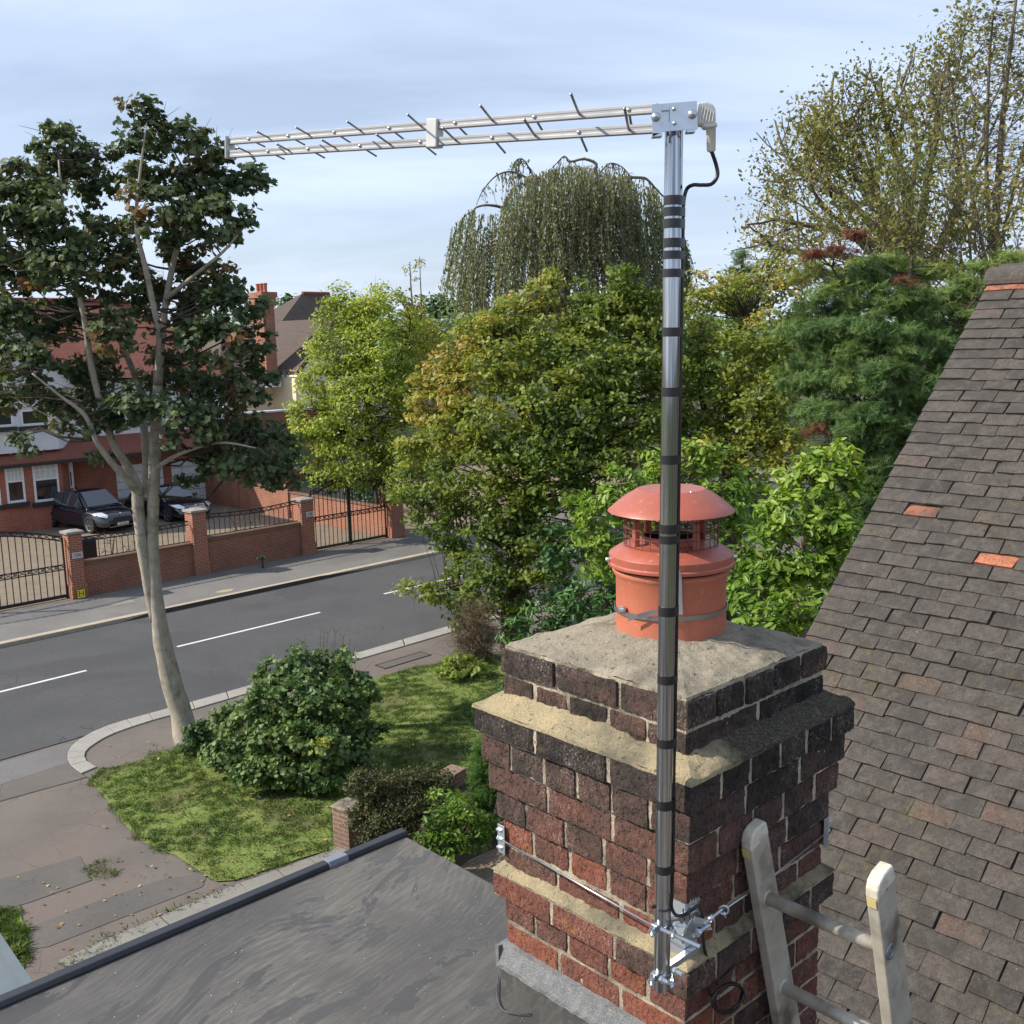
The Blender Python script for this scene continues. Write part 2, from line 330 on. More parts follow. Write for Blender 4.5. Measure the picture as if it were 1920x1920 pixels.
M_ladder_cap = surf('ladder_cap_plastic', (.66, .61, .50), (.55, .50, .40), 30, .5, .1, 100, c3=(.3, .27, .2), s3=12)
M_yellow = surf('yellow_sticker', (.62, .48, .16), (.55, .45, .2), 40, .5, 0)
M_soot = plain('dark_void', (.01, .01, .01), .9)
# ================================================================ chimney
Wc, Dc = .5778, .5572
def brickbox(mb, p, ea, eb, ez, tint):
    """one rough brick: corner p, edge vectors; rounded and roughened all over"""
    p = np.asarray(p); ls = [np.linalg.norm(q) for q in (ea, eb, ez)]; ax = [q/l for q, l in zip((ea, eb, ez), ls)]
    ns = [max(2, int(l/.0062)) for l in ls]; r = .0038
    for k in range(3):
        i, j = (k+1) % 3, (k+2) % 3
        g1 = np.linspace(0, ls[i], ns[i]+1); g2 = np.linspace(0, ls[j], ns[j]+1)
        for side in (0, ls[k]):
            Q = np.zeros((len(g1), len(g2), 3)); Q[:, :, k] = side; Q[:, :, i] = g1[:, None]; Q[:, :, j] = g2[None, :]
            ctr = np.clip(Q, r, np.array(ls)-r); d = Q-ctr; dn = np.linalg.norm(d, axis=2, keepdims=True)+1e-9
            Q = ctr + d/dn*r
            X = p + Q[:, :, 0, None]*ax[0] + Q[:, :, 1, None]*ax[1] + Q[:, :, 2, None]*ax[2]
            nd = (d/dn)[:, :, 0, None]*ax[0] + (d/dn)[:, :, 1, None]*ax[1] + (d/dn)[:, :, 2, None]*ax[2]
            Xf = X.reshape(-1, 3); h = np.array([mnoise.noise(Vector((q[0]*55, q[1]*55, q[2]*38)))*.0024 + mnoise.noise(Vector((q[0]*150, q[1]*150, q[2]*95)))*.0022 + mnoise.noise(Vector((q[0]*16, q[1]*16, q[2]*16)))*.0022 for q in Xf])
            X = X + nd*h.reshape(X.shape[:2]+(1,))
            if (side == 0) == (True): X = X[:, ::-1]
            mb.grid(X, tint)
def course(mb, s, z0, z1, stretch_left, tints, jz=.0105):
    """ring of bricks round the rectangle grown by s; stretch_left: stretchers on the left face and headers on the right"""
    a0, a1, b0, b1 = -s, Wc+s, -s, Dc+s; t = .1025; hz = z1-z0-jz
    for face in range(4):
        own = (face % 2 == 0) == stretch_left          # this face's row runs through the corners
        ln = (a1-a0) if face % 2 == 0 else (b1-b0)
        unit = .215 if own else .1025
        x0, x1 = (0, ln) if own else (t+.01, ln-t-.01)
        n = max(1, round((x1-x0+.01)/(unit+.01))); 
        w = (x1-x0+.01)/n
        cuts = [x0+w*i + (random.uniform(-.006, .006) if 0 < i < n else 0) for i in range(n+1)]
        for i in range(n):
            c0, c1 = cuts[i], cuts[i+1]-random.uniform(.009, .0135)
            dd = random.uniform(-.002, .002)
            if face == 0: P, ea, eb = (a0+c0, b0+dd), (c1-c0, 0), (0, t)
            elif face == 2: P, ea, eb = (a0+c0, b1-t+dd), (c1-c0, 0), (0, t)
            elif face == 1: P, ea, eb = (a0+dd, b0+c0), (0, c1-c0), (t, 0)
            else: P, ea, eb = (a1-t+dd, b0+c0), (0, c1-c0), (t, 0)
            p = CH(P[0], P[1], z0+random.uniform(-.0015, .0015)); EA = U*ea[0]+V*ea[1]; EB = U*eb[0]+V*eb[1]
            if np.dot(np.cross(EA, EB), ZZ) < 0: EA, EB = EB, EA
            brickbox(mb, p, EA, EB, ZZ*hz, tints(face))
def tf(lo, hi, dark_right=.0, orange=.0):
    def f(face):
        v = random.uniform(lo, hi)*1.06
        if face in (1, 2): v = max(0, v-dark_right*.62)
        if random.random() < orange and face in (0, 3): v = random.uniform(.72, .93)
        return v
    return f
chim = thing('chimney_stack', CH(Wc/2, Dc/2, -2.4), 'dark red brick chimney stack with corbelled top behind the aerial mast', 'chimney')
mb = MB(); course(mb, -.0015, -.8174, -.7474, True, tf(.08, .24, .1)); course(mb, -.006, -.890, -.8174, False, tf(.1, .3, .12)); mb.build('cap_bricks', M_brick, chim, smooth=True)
mb = MB()
for i, (s, a, b_, st) in enumerate([(.05, -.970, -.8953, True), (.037, -1.046, -.970, False), (.025, -1.122, -1.046, True), (.012, -1.1994, -1.122, False)]):
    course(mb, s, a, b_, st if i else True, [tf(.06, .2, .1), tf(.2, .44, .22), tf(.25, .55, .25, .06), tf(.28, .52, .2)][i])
mb.build('corbel_bricks', M_brick, chim, smooth=True)
mb = MB(); z = -1.1994; k = 0; P5 = .0717
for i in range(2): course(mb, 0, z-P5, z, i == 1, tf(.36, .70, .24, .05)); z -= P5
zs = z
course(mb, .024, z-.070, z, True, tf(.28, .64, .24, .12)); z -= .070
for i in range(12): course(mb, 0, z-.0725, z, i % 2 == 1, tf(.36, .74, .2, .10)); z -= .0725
mb.build('shaft_bricks', M_brick, chim, smooth=True)
zbot = z
mb = MB()      # joints: a slightly rough core set back from each course
def sooty(P):
    P = np.asarray(P).reshape(-1, 3); a = (P-NC)@U; b_ = (P-NC)@V; return np.clip((.06-a)/.05, 0, 1)*np.clip((b_-.03)/.14, 0, 1)*.95
def core(s, z0, z1, inset):
    a0, a1, b0, b1 = -s+inset, Wc+s-inset, -s+inset, Dc+s-inset
    mb.obox(CH(a0, b0, z0), U*(a1-a0), V*(b1-b0), ZZ*(z1-z0)); mb.obox(CH(a0-.0005, b0+.001, z0), U*.002, V*(b1-b0-.002), ZZ*(z1-z0), .42)
core(-.002, -.893, -.750, .0085)
for s, a, b_ in [(.05, -.970, -.9), (.037, -1.046, -.970), (.025, -1.122, -1.046), (.012, -1.1994, -1.122), (0, zs, -1.1994), (.024, zs-.070, zs), (0, zbot, zs-.070)]: core(s, a, b_, .0042)
mb.build('joint_mortar', M_joint, chim)
def skirt(s0, z0, s1, z1, n=70, m=7, rough=.006, lump=0):
    """rough sloping band of mortar round the stack from rectangle s0 at z0 to s1 at z1"""
    rows = []
    for j in range(m+1):
        f = j/m; s = s0+(s1-s0)*f; zz = z0+(z1-z0)*(f**.8); ring = []
        cs = [(-s, -s), (Wc+s, -s), (Wc+s, Dc+s), (-s, Dc+s)]
        for q in range(4):
            p0, p1 = cs[q], cs[(q+1) % 4]
            for i in range(n):
                x = p0[0]+(p1[0]-p0[0])*i/n; y = p0[1]+(p1[1]-p0[1])*i/n
                p = CH(x, y, zz); h = mnoise.noise(Vector(p*32))*rough + mnoise.noise(Vector(p*9))*rough*1.2
                e = mnoise.noise(Vector(p*26+7))*(.006 if j == m else .0035)
                p = p + ZZ*(h*(1 if 0 < j else .25)) + (U*(x-Wc/2)+V*(y-Dc/2))/.4*e
                ring.append(p)
        ring.append(ring[0]); rows.append(ring)
    return np.array(rows)
mb = MB(); G1 = skirt(.0500, -.9000, -.012, -.866, rough=.008); mb.grid(G1, sooty(G1)); G1 = skirt(.0515, -.909, .0500, -.9000, m=2, rough=.004); mb.grid(G1, sooty(G1)); mb.build('ledge_mortar', M_ledge, chim, smooth=True)
mb = MB(); G1 = skirt(.0255, zs-.0015, -.004, zs+.022, rough=.006); mb.grid(G1, sooty(G1)*.55); mb.build('string_course_mortar', M_ledge, chim, smooth=True)
pot_c = NC + U*(Wc/2) + V*(Dc/2) + A3(.022, .012, 0)
zpot = at_y(1256, 1203, pot_c[1]-.135)[2]-EYE
# flaunching: sloping mortar from the cap edge up to the pot
rows = []; mm = 26; nn = 60
for j in range(mm+1):
    f = j/mm; ring = []
    for q in range(4):
        s = -.010; cs = [(-s, -s), (Wc+s, -s), (Wc+s, Dc+s), (-s, Dc+s)]; cs = [(s*-1, s*-1), (Wc+s, -s), (Wc+s, Dc+s), (-s, Dc+s)]
        p0, p1 = cs[q], cs[(q+1) % 4]
        for i in range(nn):
            x = p0[0]+(p1[0]-p0[0])*i/nn; y = p0[1]+(p1[1]-p0[1])*i/nn
            pe = CH(x, y, -.752); d = pe-pot_c; d[2] = 0; pin = pot_c + nrm(d)*.118
            p = pe*(1-f) + pin*f; p[2] = EYE + (-.750)*(1-f**.85) + (zpot+.004)*f**.85
            h = mnoise.noise(Vector(p*11))*.012*(1-f**4)*min(1, 3*f+.25) + mnoise.noise(Vector(p*45))*.0045 + mnoise.noise(Vector(p*120))*.002
            p[2] += h; ring.append(p)
    ring.append(ring[0]); rows.append(ring)
mb = MB(); G1 = np.array(rows); ti = np.clip(.12+(np.linalg.norm((G1.reshape(-1, 3)-CH(0, 0, 0))*A3(1, 1, 0), axis=1)-.25)*.9*np.clip(1.2-((G1.reshape(-1, 3)-NC)@U)*4, 0, 1), 0, .62); mb.grid(G1, ti); mb.build('flaunching', M_flaunch, chim, smooth=True)  # tint also paints the pot's shadow into the right rear of the mortar
# lead cover flashing over the flat roof
zfl = at_b(938, 1758, 0)[2]-EYE; zfl2 = at_b(930, 1803, -.02)[2]-EYE
mb = MB()
fl = np.array([(0, zfl+.004), (-.016, zfl+.001), (-.030, zfl2+.012), (-.031, zfl2), (-.012, zfl2-.006), (-.004, zfl2-.008)])
Lp = np.linspace(-.03, Wc+.006, 40)
mb.grid(np.array([[CH(a, b_+random.uniform(-.0015, .0015), zz+random.uniform(-.0012, .0012)) for b_, zz in fl] for a in Lp]))
mb.obox(CH(Wc-.002, -.030, zfl2), U*.012, V*.40, ZZ*(zfl-zfl2)); mb.build('lead_flashing', M_lead, chim, smooth=False)
mb = MB(); mb.obox(CH(-.02, -.008, -1.80), U*(Wc+.04), V*.1, ZZ*(1.80+zfl2)); mb.build('membrane_upstand', M_memb, chim, bevel=.006)
# ---------------------------------------------------------------- pot
yc = pot_c[1]; rp = .1345
zf = lambda y, r: at_y(1256, y, yc-r)[2]
pot = thing('chimney_pot', (pot_c[0], pot_c[1], EYE+zpot), 'round orange-red clay chimney pot bedded in the mortar top', 'chimney pot')
zr = zf(1081, rp)
mb = MB(); prof = [(rp-.02, zr-EYE-zpot-.01), (rp+.004, zr-EYE-zpot-.004), (rp+.008, zr-EYE-zpot-.012), (rp+.004, zr-EYE-zpot-.020), (rp-.001, zr-EYE-zpot-.028), (rp-.0015, .06), (rp, 0), (rp+.003, -.02)]
mb.lathe(pot_c*A3(1, 1, 0)+ZZ*(EYE+zpot), prof[::-1], 72); mb.build('pot_body', M_pot, pot, smooth=True)
mb = MB(); mb.lathe(pot_c*A3(1, 1, 0)+ZZ*(EYE+zpot), [(rp-.022, 0), (rp-.022, zr-EYE-zpot-.012)], 48); mb.build('inner_wall', M_soot, pot, smooth=True)
# ---------------------------------------------------------------- cowl
zt_band = zf(1061, .150); zb_band = zf(1082, .152)
pc = lambda z: A3(pot_c[0], pot_c[1], z)
cowl = thing('chimney_cowl', pc(zb_band), 'terracotta painted metal cowl with mesh guard and domed rain cap on the pot', 'cowl')
mb = MB(); zsh = zt_band+.048
mb.lathe(pc(0), [(.146, zb_band-.003), (.1525, zb_band), (.1525, zb_band+.006), (.1495, zb_band+.009), (.150, zt_band), (.1485, zt_band+.002), (.120, zt_band+.020), (.117, zt_band+.021), (.07, zt_band+.026), (.069, zt_band+.044), (.066, zt_band+.044), (.066, zt_band+.0)], 96)
mb.build('base_ring', M_cowl, cowl, smooth=True).modifiers.new('e', 'EDGE_SPLIT').split_angle = .4
mb = MB(); mb.lathe(pc(0), [(.0655, zt_band+.040), (.0655, zt_band-.1), (.0, zt_band-.1)], 48); mb.build('flue_throat', M_soot, cowl, smooth=True)
zrim = at_y(1143, 947, yc)[2]*.5 + at_y(1382, 957, yc)[2]*.5; rc = .1515
mb = MB(); mb.lathe(pc(0), [(0, zrim+.0500), (.04, zrim+.0495), (.080, zrim+.0480), (.083, zrim+.0465), (.110, zrim+.031), (.136, zrim+.010), (rc, zrim-.003), (rc+.001, zrim-.005), (rc-.002, zrim-.006), (.140, zrim+.001), (.1, zrim+.034), (0, zrim+.040)], 96)
mb.build('rain_cap', M_cowl, cowl, smooth=True).modifiers.new('e', 'EDGE_SPLIT').split_angle = .42
zg0, zg1 = zt_band+.022, zrim+.004
mb = MB(); rg = .113
for k in range(32):
    th = k*2*math.pi/32; d = A3(math.cos(th), math.sin(th), 0); 
    if abs(zg1-zg0) > .01: mb.tube([pc(zg0)+d*rg, pc(zg1)+d*rg*.985], .0009, 4)
for j in range(5):
    zz = zg0+.004+(zg1-zg0-.008)*j/4; mb.tube([pc(zz)+A3(math.cos(q), math.sin(q), 0)*(rg+.001) for q in np.linspace(0, 2*math.pi, 61)], .0011, 4, cap=False)
mb.build('mesh_guard', M_mesh, cowl)
for th in (math.radians(-62), math.radians(28), math.radians(118), math.radians(200)):
    d = A3(math.cos(th), math.sin(th), 0); s = A3(-d[1], d[0], 0); mb = MB()
    mb.cbox(pc((zg0+zg1)/2)+d*.098, d*.003, s*.018, ZZ*(zg1-zg0+.03)); mb.cbox(pc((zg0+zg1)/2)+d*.094+s*.009, d*.009, s*.002, ZZ*(zg1-zg0+.03)); mb.build('cap_leg', M_cowl, cowl)
for th in (-62,): mb = MB(); d = A3(math.cos(math.radians(th)), math.sin(math.radians(th)), 0); mb.lathe(pc(zrim+.0465)+d*.078, [(0, .0045), (.003, .0035), (.004, 0)], 12); mb.build('rivet', M_steel, cowl, smooth=True)
for sx in (-1, 1): mb = MB(); mb.lathe(pc(zt_band-.012)+A3(sx*.150, -.01, 0), [(0, .010), (.0045, .009), (.005, 0)], 12, ax=A3(sx, -.1, 0)); mb.build('side_screw', M_steel, cowl, smooth=True)
# steel strap round the pot with its loose tail, and the tall clamp
strap = thing('pot_strap', pc(zf(1155, rp)), 'steel band strapped round the orange pot with a loose tail and bracket', 'strap')
zs1, zs2 = zf(1164, rp+.003), zf(1176, rp+.003)
mb = MB(); rr = rp+.0035; hh = .0055; tl = A3(0, 0, .0); ring = []
for q in np.linspace(0, 2*math.pi, 73): d = A3(math.cos(q), math.sin(q), 0); c = pc(zs1+.004*math.cos(q+1.)) + d*rr; ring.append([c-ZZ*hh, c+ZZ*hh])
mb.grid(np.array(ring)); mb.build('band', M_band, strap).modifiers.new('s', 'SOLIDIFY').thickness = .0009
def potpt(px, py, off=.004):
    d = ray(px, py); o_ = C0-pc(0); a = d[0]**2+d[1]**2; b_ = 2*(o_[0]*d[0]+o_[1]*d[1]); c = o_[0]**2+o_[1]**2-(rp+off)**2
    return C0 + d*((-b_-math.sqrt(max(0, b_*b_-4*a*c)))/(2*a))
mb = MB(); tail = [potpt(1232, 1146, .006), potpt(1215, 1150, .008), potpt(1196, 1155, .016), potpt(1178, 1161, .022)]
mb.grid(np.array([[p-ZZ*.005, p+ZZ*.005] for p in tail])); mb.build('loose_tail', M_rod, strap).modifiers.new('s', 'SOLIDIFY').thickness = .001
mb = MB(); p = potpt(1166, 1142, .006); tdir = nrm(potpt(1174, 1143, .006)-potpt(1158, 1141, .006)); nd = nrm(np.cross(tdir, ZZ)); mb.cbox(p, tdir*.024, ZZ*.013, nd*.007); mb.tube([p-tdir*.005+nd*.001, p+tdir*.014+nd*.001], .0045, 10); mb.build('buckle', M_steel, strap, bevel=.001)
mb = MB(); p0, p1 = potpt(1272, 1074, .018), potpt(1274, 1152, .007); n_ = nrm((C0-p0)*A3(1, 1, 0)); s_ = np.cross(ZZ, n_); mb.prism([p0-s_*.007, p0+s_*.007, p1+s_*.008, p1-s_*.008], n_*.002); mb.cbox(p0+n_*.003, s_*.008, ZZ*.008, n_*.006); mb.build('clamp_bracket', M_zinc, strap, bevel=.0007)
# ================================================================ aerial mast
mdep = 1.965
mt, mbm = at_y(1264, 236, mdep+.01), at_y(1240.5, 1853, mdep-.005); mdir = nrm(mt-mbm); mlen = np.linalg.norm(mt-mbm)
def mpt(py):                                        # point of the mast axis seen at photo row py
    lo, hi = -.2, mlen+.3
    for _ in range(40):
        m_ = (lo+hi)/2; q = mbm+mdir*m_-C0; y = 960-F*(q@up)/(q@fwd)
        if y > py: lo = m_
        else: hi = m_
    return mbm+mdir*lo
RM = .0168
mast = thing('aerial_mast', mbm, 'tall polished metal aerial mast wrapped in black tape bands', 'mast')
mb = MB(); mb.tube([mpt(1853), mpt(1400), mpt(900), mpt(500), mpt(215)], RM, 48); mb.tube([mpt(1853)+mdir*-.0003, mpt(1850)], RM*.9, 32); mb.build('tube', M_mast, mast, smooth=True).modifiers.new('e', 'EDGE_SPLIT').split_angle = .7
sideR = nrm(np.cross(mdir, nrm(mbm-C0)*A3(1, 1, 0)))      # towards the picture's right, square to the sight line
if sideR@rt < 0: sideR = -sideR
away = nrm(np.cross(ZZ, sideR)); away = away if away[1] > 0 else -away
cabo = nrm(sideR*.93+away*.37)*(RM+.0034)
bands = [(368, 386), (389, 406), (411, 429), (447, 465), (471, 487), (505, 521), (614, 631), (726, 743), (852, 869), (982, 999), (1003, 1018), (1136, 1153), (1264, 1280), (1383, 1399), (1498, 1515), (1619, 1634)]
def bandring(py0, py1, n=40, ex=0.):
    p0, p1 = mpt(py0), mpt(py1); hullpts = [sideR*math.cos(q)*(RM+.0007+ex)+away*math.sin(q)*(RM+.0007+ex) for q in np.linspace(0, 2*math.pi, 60)] + [cabo+sideR*math.cos(q)*.0042+away*math.sin(q)*.0042 for q in np.linspace(0, 2*math.pi, 24)]
    P2 = [(h@sideR, h@away) for h in hullpts]; P2 = sorted(set((round(a, 6), round(b, 6)) for a, b in P2))
    def half(pts):
        o = []
        for p in pts:
            while len(o) > 1 and (o[-1][0]-o[-2][0])*(p[1]-o[-2][1])-(o[-1][1]-o[-2][1])*(p[0]-o[-2][0]) <= 0: o.pop()
            o.append(p)
        return o
    h = half(P2)[:-1]+half(P2[::-1])[:-1]; R_ = [sideR*a+away*b for a, b in h]
    return np.array([[p0*0.995+p1*.005+r*.97 for r in R_+R_[:1]], [p0+r for r in R_+R_[:1]], [p1+r for r in R_+R_[:1]], [p1+r*.97 for r in R_+R_[:1]]])
for a, b_ in bands:
    j = random.uniform(-.8, .8); mb = MB(); mb.grid(bandring(a+j, b_+j)); mb.build('tape_band', M_tape, mast, smooth=True).modifiers.new('e', 'EDGE_SPLIT').split_angle = .7
mb = MB(); mb.tube([mpt(1700)+(sideR*math.cos(q)+away*math.sin(q))*(RM+.0015) for q in np.linspace(0, 2*math.pi, 40)], .0016, 6, cap=False); q = mpt(1699)-sideR*(RM+.002)-away*.006; mb.cbox(q, sideR*.006, away*.005, ZZ*.006); mb.build('cable_tie', M_tape, mast)
# ================================================================ coax cable
def bez(P, n=60):
    P = np.asarray(P, float); m = len(P); out = []
    for i in range(m-1):
        p0 = P[max(i-1, 0)]; p1 = P[i]; p2 = P[i+1]; p3 = P[min(i+2, m-1)]
        for s in np.linspace(0, 1, max(3, n//(m-1)), endpoint=(i == m-2)): out.append(.5*((2*p1)+(-p0+p2)*s+(2*p0-5*p1+4*p2-p3)*s*s+(-p0+3*p1-3*p2+p3)*s**3))
    return np.array(out)
cab = thing('coax_cable', mpt(1700)+cabo, 'black coaxial cable running down the mast from the aerial plug', 'cable')
ym = mdep
c1 = [at_y(*q, yy) for q, yy in [((1334, 283), 1.955), ((1343, 310), ym+.0), ((1345, 330), ym+.0), ((1334, 345), ym+.0), ((1315, 347), ym+.005), ((1299, 347), ym+.01), ((1287, 356), ym+.02)]] + [mpt(385)+cabo, mpt(420)+cabo, mpt(520)+cabo]
mid = [mpt(y)+cabo+sideR*random.uniform(-.0006, .0006) for y in range(600, 1700, 60)]
c2 = [at_y(*q, yy) for q, yy in [((1259, 1700), ym), ((1268, 1716), ym-.005), ((1284, 1715), ym-.01), ((1300, 1704), ym-.01), ((1310, 1700), ym)]]
c3 = [at_a(*q, -.02) for q in [((1317, 1720)), ((1317, 1745)), ((1320, 1775)), ((1327, 1805)), ((1326, 1835)), ((1330, 1862)), ((1340, 1868))]]
mb = MB(); mb.tube(bez(c1+mid+c2+c3, 330), .0036, 10); mb.build('cable_run', M_rubber, cab, smooth=True)
mb = MB(); coil = []
for q in np.linspace(0, 2*math.pi*3.2, 150): x = 1366+(24+1.2*q*.3)*math.cos(q)-.1*q; y = 1871+(28-.8*q*.3)*math.sin(q)-8*math.cos(q); coil.append(at_a(x, y, -.028-.0022*q/3))
mb.tube(coil, .0034, 8); mb.build('coil', M_rubber, cab, smooth=True)
mb = MB(); mb.tube(bez([at_a(1345, 1845, -.03), at_a(1362, 1828, -.03), at_a(1376, 1812, -.024), at_a(1392, 1800, -.02)], 20), .0034, 8); mb.build('cable_tail', M_rubber, cab, smooth=True)
for px, py in ((1281, 1708), (1292, 1706)): mb = MB(); c = at_y(px, py+3, ym-.012); mb.tube([c+sideR*.0*1+(ZZ*math.cos(q)+away*math.sin(q))*.007 for q in np.linspace(0, 2*math.pi, 20)], .0013, 6, cap=False); mb.tube([c-ZZ*.006, c-ZZ*.018+sideR*.003], .0012, 5); mb.build('cable_tie', M_tape, cab)
# ================================================================ mast bracket on the chimney corner
bk = thing('mast_bracket', at_a(1285, 1760, 0), 'zinc plated corner bracket clamping the mast foot to the brickwork', 'bracket')
def seg(mb, p, q, w, th, upv=ZZ): d = q-p; l = np.linalg.norm(d); d = d/l; s = nrm(np.cross(d, upv)); mb.cbox((p+q)/2, d*l, s*th, nrm(np.cross(s, d))*w)
nz = lambda px, py, a: at_a(px, py, a)
mb = MB(); zt1, zt2 = at_a(1300, 1683, -.004)[2], at_a(1305, 1830, -.004)[2]
mb.obox(CH(-.005, -.004, zt2-EYE), V*.040, U*.004, ZZ*(zt1-zt2)); mb.obox(CH(-.005, -.0085, zt2-EYE), U*.040, V*.004, ZZ*(zt1-zt2)); mb.build('corner_plate', M_zinc, bk, bevel=.001)
for py, pyr, nm in ((1737, 1722, 0), (1829, 1806, 1)):
    mp0 = mpt(py); fr = nrm(away*1.0-sideR*.0); mb = MB()
    # pointed arm running from the front left of the mast back to the corner plate
    pA = at_y(1226, py+6, ym-RM-.006); pB = at_a(1312 if nm == 0 else 1312, 1683+28 if nm == 0 else 1776, -.012); seg(mb, pA, pB, .018, .003); seg(mb, pA+ZZ*.009, pB+ZZ*.009, .0026, .014); mb.build('clamp_arm', M_zinc, bk, bevel=.0007)
    mb = MB(); c = mp0; arc = [c-away*.0+(-sideR*math.cos(q)*(RM+.004)-away*math.sin(q)*(RM+.004)*-1) for q in np.linspace(-.2, math.pi+.2, 24)]
    arc = [c+(sideR*math.cos(q)+away*math.sin(q))*(RM+.0045) for q in np.linspace(-.2, math.pi+.2, 24)]
    e0, e1 = arc[0], arc[-1]; arc = [e0-away*.034]+arc+[e1-away*.034]; mb.tube(arc, .0029, 10); mb.build('u_bolt', M_steel, bk, smooth=True)
    for e in (e0, e1):
        mb = MB(); mb.lathe(e-away*.018, [(0, .004), (.0075, .004), (.0078, -.004), (0, -.004)], 6, ax=-away); mb.build('nut', M_steel, bk)
    mb = MB()
    for k in range(7): a_ = mp0+away*(.0)-sideR*(RM*.9-k*.0055)-away*(RM*.55+.008*math.sin(k/6*math.pi)); mb.prism([a_-ZZ*.002, a_+sideR*.004-ZZ*.002, a_+sideR*.001+ZZ*.009-away*.003], away*.002)
    mb.build('tooth_jaw', M_steel, bk)
rodp = [((1238, 1741), (1312, 1775), .0046), ((1300, 1755), (1330, 1735), .004), ((1322, 1730), (1353, 1706), .0036), ((1263, 1733), (1284, 1736), .004), ((1237, 1834), (1254, 1843), .004), ((1262, 1818), (1280, 1828), .004)]
for (p, q, r) in rodp:
    mb = MB(); P0, P1 = at_y(*p, ym-.02), at_y(*q, ym-.05 if p[0] < 1290 else ym+.02); mb.tube([P0, P1], r, 10)
    m_ = P0*.7+P1*.3; mb.lathe(m_, [(0, .004), (.0078, .004), (.0078, -.004), (0, -.004)], 6, ax=P1-P0); mb.build('bolt', M_steel, bk, smooth=False)
mb = MB(); pa, pb = at_y(1278, 1766, ym-.02), at_y(1300, 1726, ym+.01); seg(mb, pa, pb, .020, .003); pc_ = at_y(1325, 1733, ym+.02); seg(mb, pb, pc_, .018, .003); mb.prism([pc_-ZZ*.014, pc_+ZZ*.008, pc_+sideR*.012-ZZ*.012], away*.003); mb.build('tension_plate', M_zinc, bk, bevel=.0006)
mb = MB()
for k in range(4): a_ = at_y(1293+k*5, 1690-k*2, ym+.03); mb.prism([a_-ZZ*.006, a_+sideR*.006-ZZ*.005, a_+sideR*.002+ZZ*.004], away*.003)
mb.build('serrated_tongue', M_steel, bk)
mb = MB(); e_ = at_a(1357, 1706, -.03)
mb.tube([e_+(sideR*math.cos(q)+ZZ*math.sin(q))*.010 for q in np.linspace(0, 2*math.pi, 20)], .003, 8, cap=False); mb.tube([e_+ZZ*-.004, e_-ZZ*.018+sideR*.004], .0035, 8); mb.build('eye_bolt', M_steel, bk, smooth=True)
# lashing wire
wire = thing('lashing_wire', CH(Wc/2, -.01, -1.2), 'galvanised lashing wire stretched round the stack between two corner clips', 'wire')
pl = CH(Wc+.010, -.010, at_b(946, 1578, -.012)[2]-EYE); prr = CH(-.012, Dc+.008, at_a(1541, 1566, -.012)[2]-EYE)
mb = MB(); mb.tube([pl, at_y(1226, 1737, ym+.01)], .0021, 6); mb.tube([at_a(1363, 1702, -.028), at_a(1440, 1650, -.016), prr], .0021, 6)
mb.tube([pl, CH(Wc+.01, Dc+.01, (pl[2]+prr[2])/2-EYE), prr], .0016, 6)
mb.tube([pl+U*.0+ZZ*.006, pl+ZZ*-.006], .003, 6); mb.build('wire_strand', M_steel, wire, smooth=True)
for P0, da, db in ((pl, -U, V), (prr, U, -V)):
    mb = MB(); h = .078; o_ = nrm(-(da+db))
    mb.cbox(P0+da*.010+(-db)*-.001-ZZ*.0, da*.026, ZZ*h, db*.002); mb.cbox(P0+db*.010-da*.0, db*.022, ZZ*h, da*.002)
    for k in (-.024, 0, .024): mb.cbox(P0+ZZ*k+o_*.001+da*.006, da*.018, ZZ*.006, db*.008)
    mb.build('corner_clip', M_zinc, wire, bevel=.0015)
# ================================================================ television aerial
aer = thing('television_aerial', at_y(1265, 225, mdep), 'silver log-periodic television aerial with twin booms reaching left from the mast top', 'aerial')
YR, YL = 1.962, 2.60
def boompt(px, which):                                    # straight line between the two ends
    yr, yl = ((203.5, 264.5), (240.5, 289.5))[which]
    a, b_ = at_y(1235, yr+.0, YR), at_y(430, yl, YL); k0, k1 = 0., 1.
    for _ in range(30):
        m_ = (k0+k1)/2; q = a+(b_-a)*m_-C0; x = 960+F*(q@rt)/(q@fwd)
        if x > px: k0 = m_
        else: k1 = m_
    return a+(b_-a)*k0
rd = nrm(A3(math.sin(math.radians(8.8)), math.cos(math.radians(8.8)), -.01))
for w in (0, 1):
    a, b_ = boompt(1235, w), boompt(426, w); d = nrm(b_-a); s = nrm(np.cross(d, ZZ)); u_ = np.cross(s, d); mb = MB(); hw = .0080
    sec = [(-hw, -hw), (-hw, -.003), (-hw+.0007, -.002), (-hw+.0007, .002), (-hw, .003), (-hw, hw), (hw, hw), (hw, .003), (hw-.0007, .002), (hw-.0007, -.002), (hw, -.003), (hw, -hw)]
    mb.prism([a+s*x+u_*y for x, y in sec], b_-a); mb.build('boom', M_alu, aer, bevel=.0006)
els = [(469, 1), (505, 0), (543, 1), (580, 0), (629, 1), (677, 0), (732, 1), (790, 0), (855, 1), (924, 0), (1003, 1), (1086, 0), (1179, 1)]
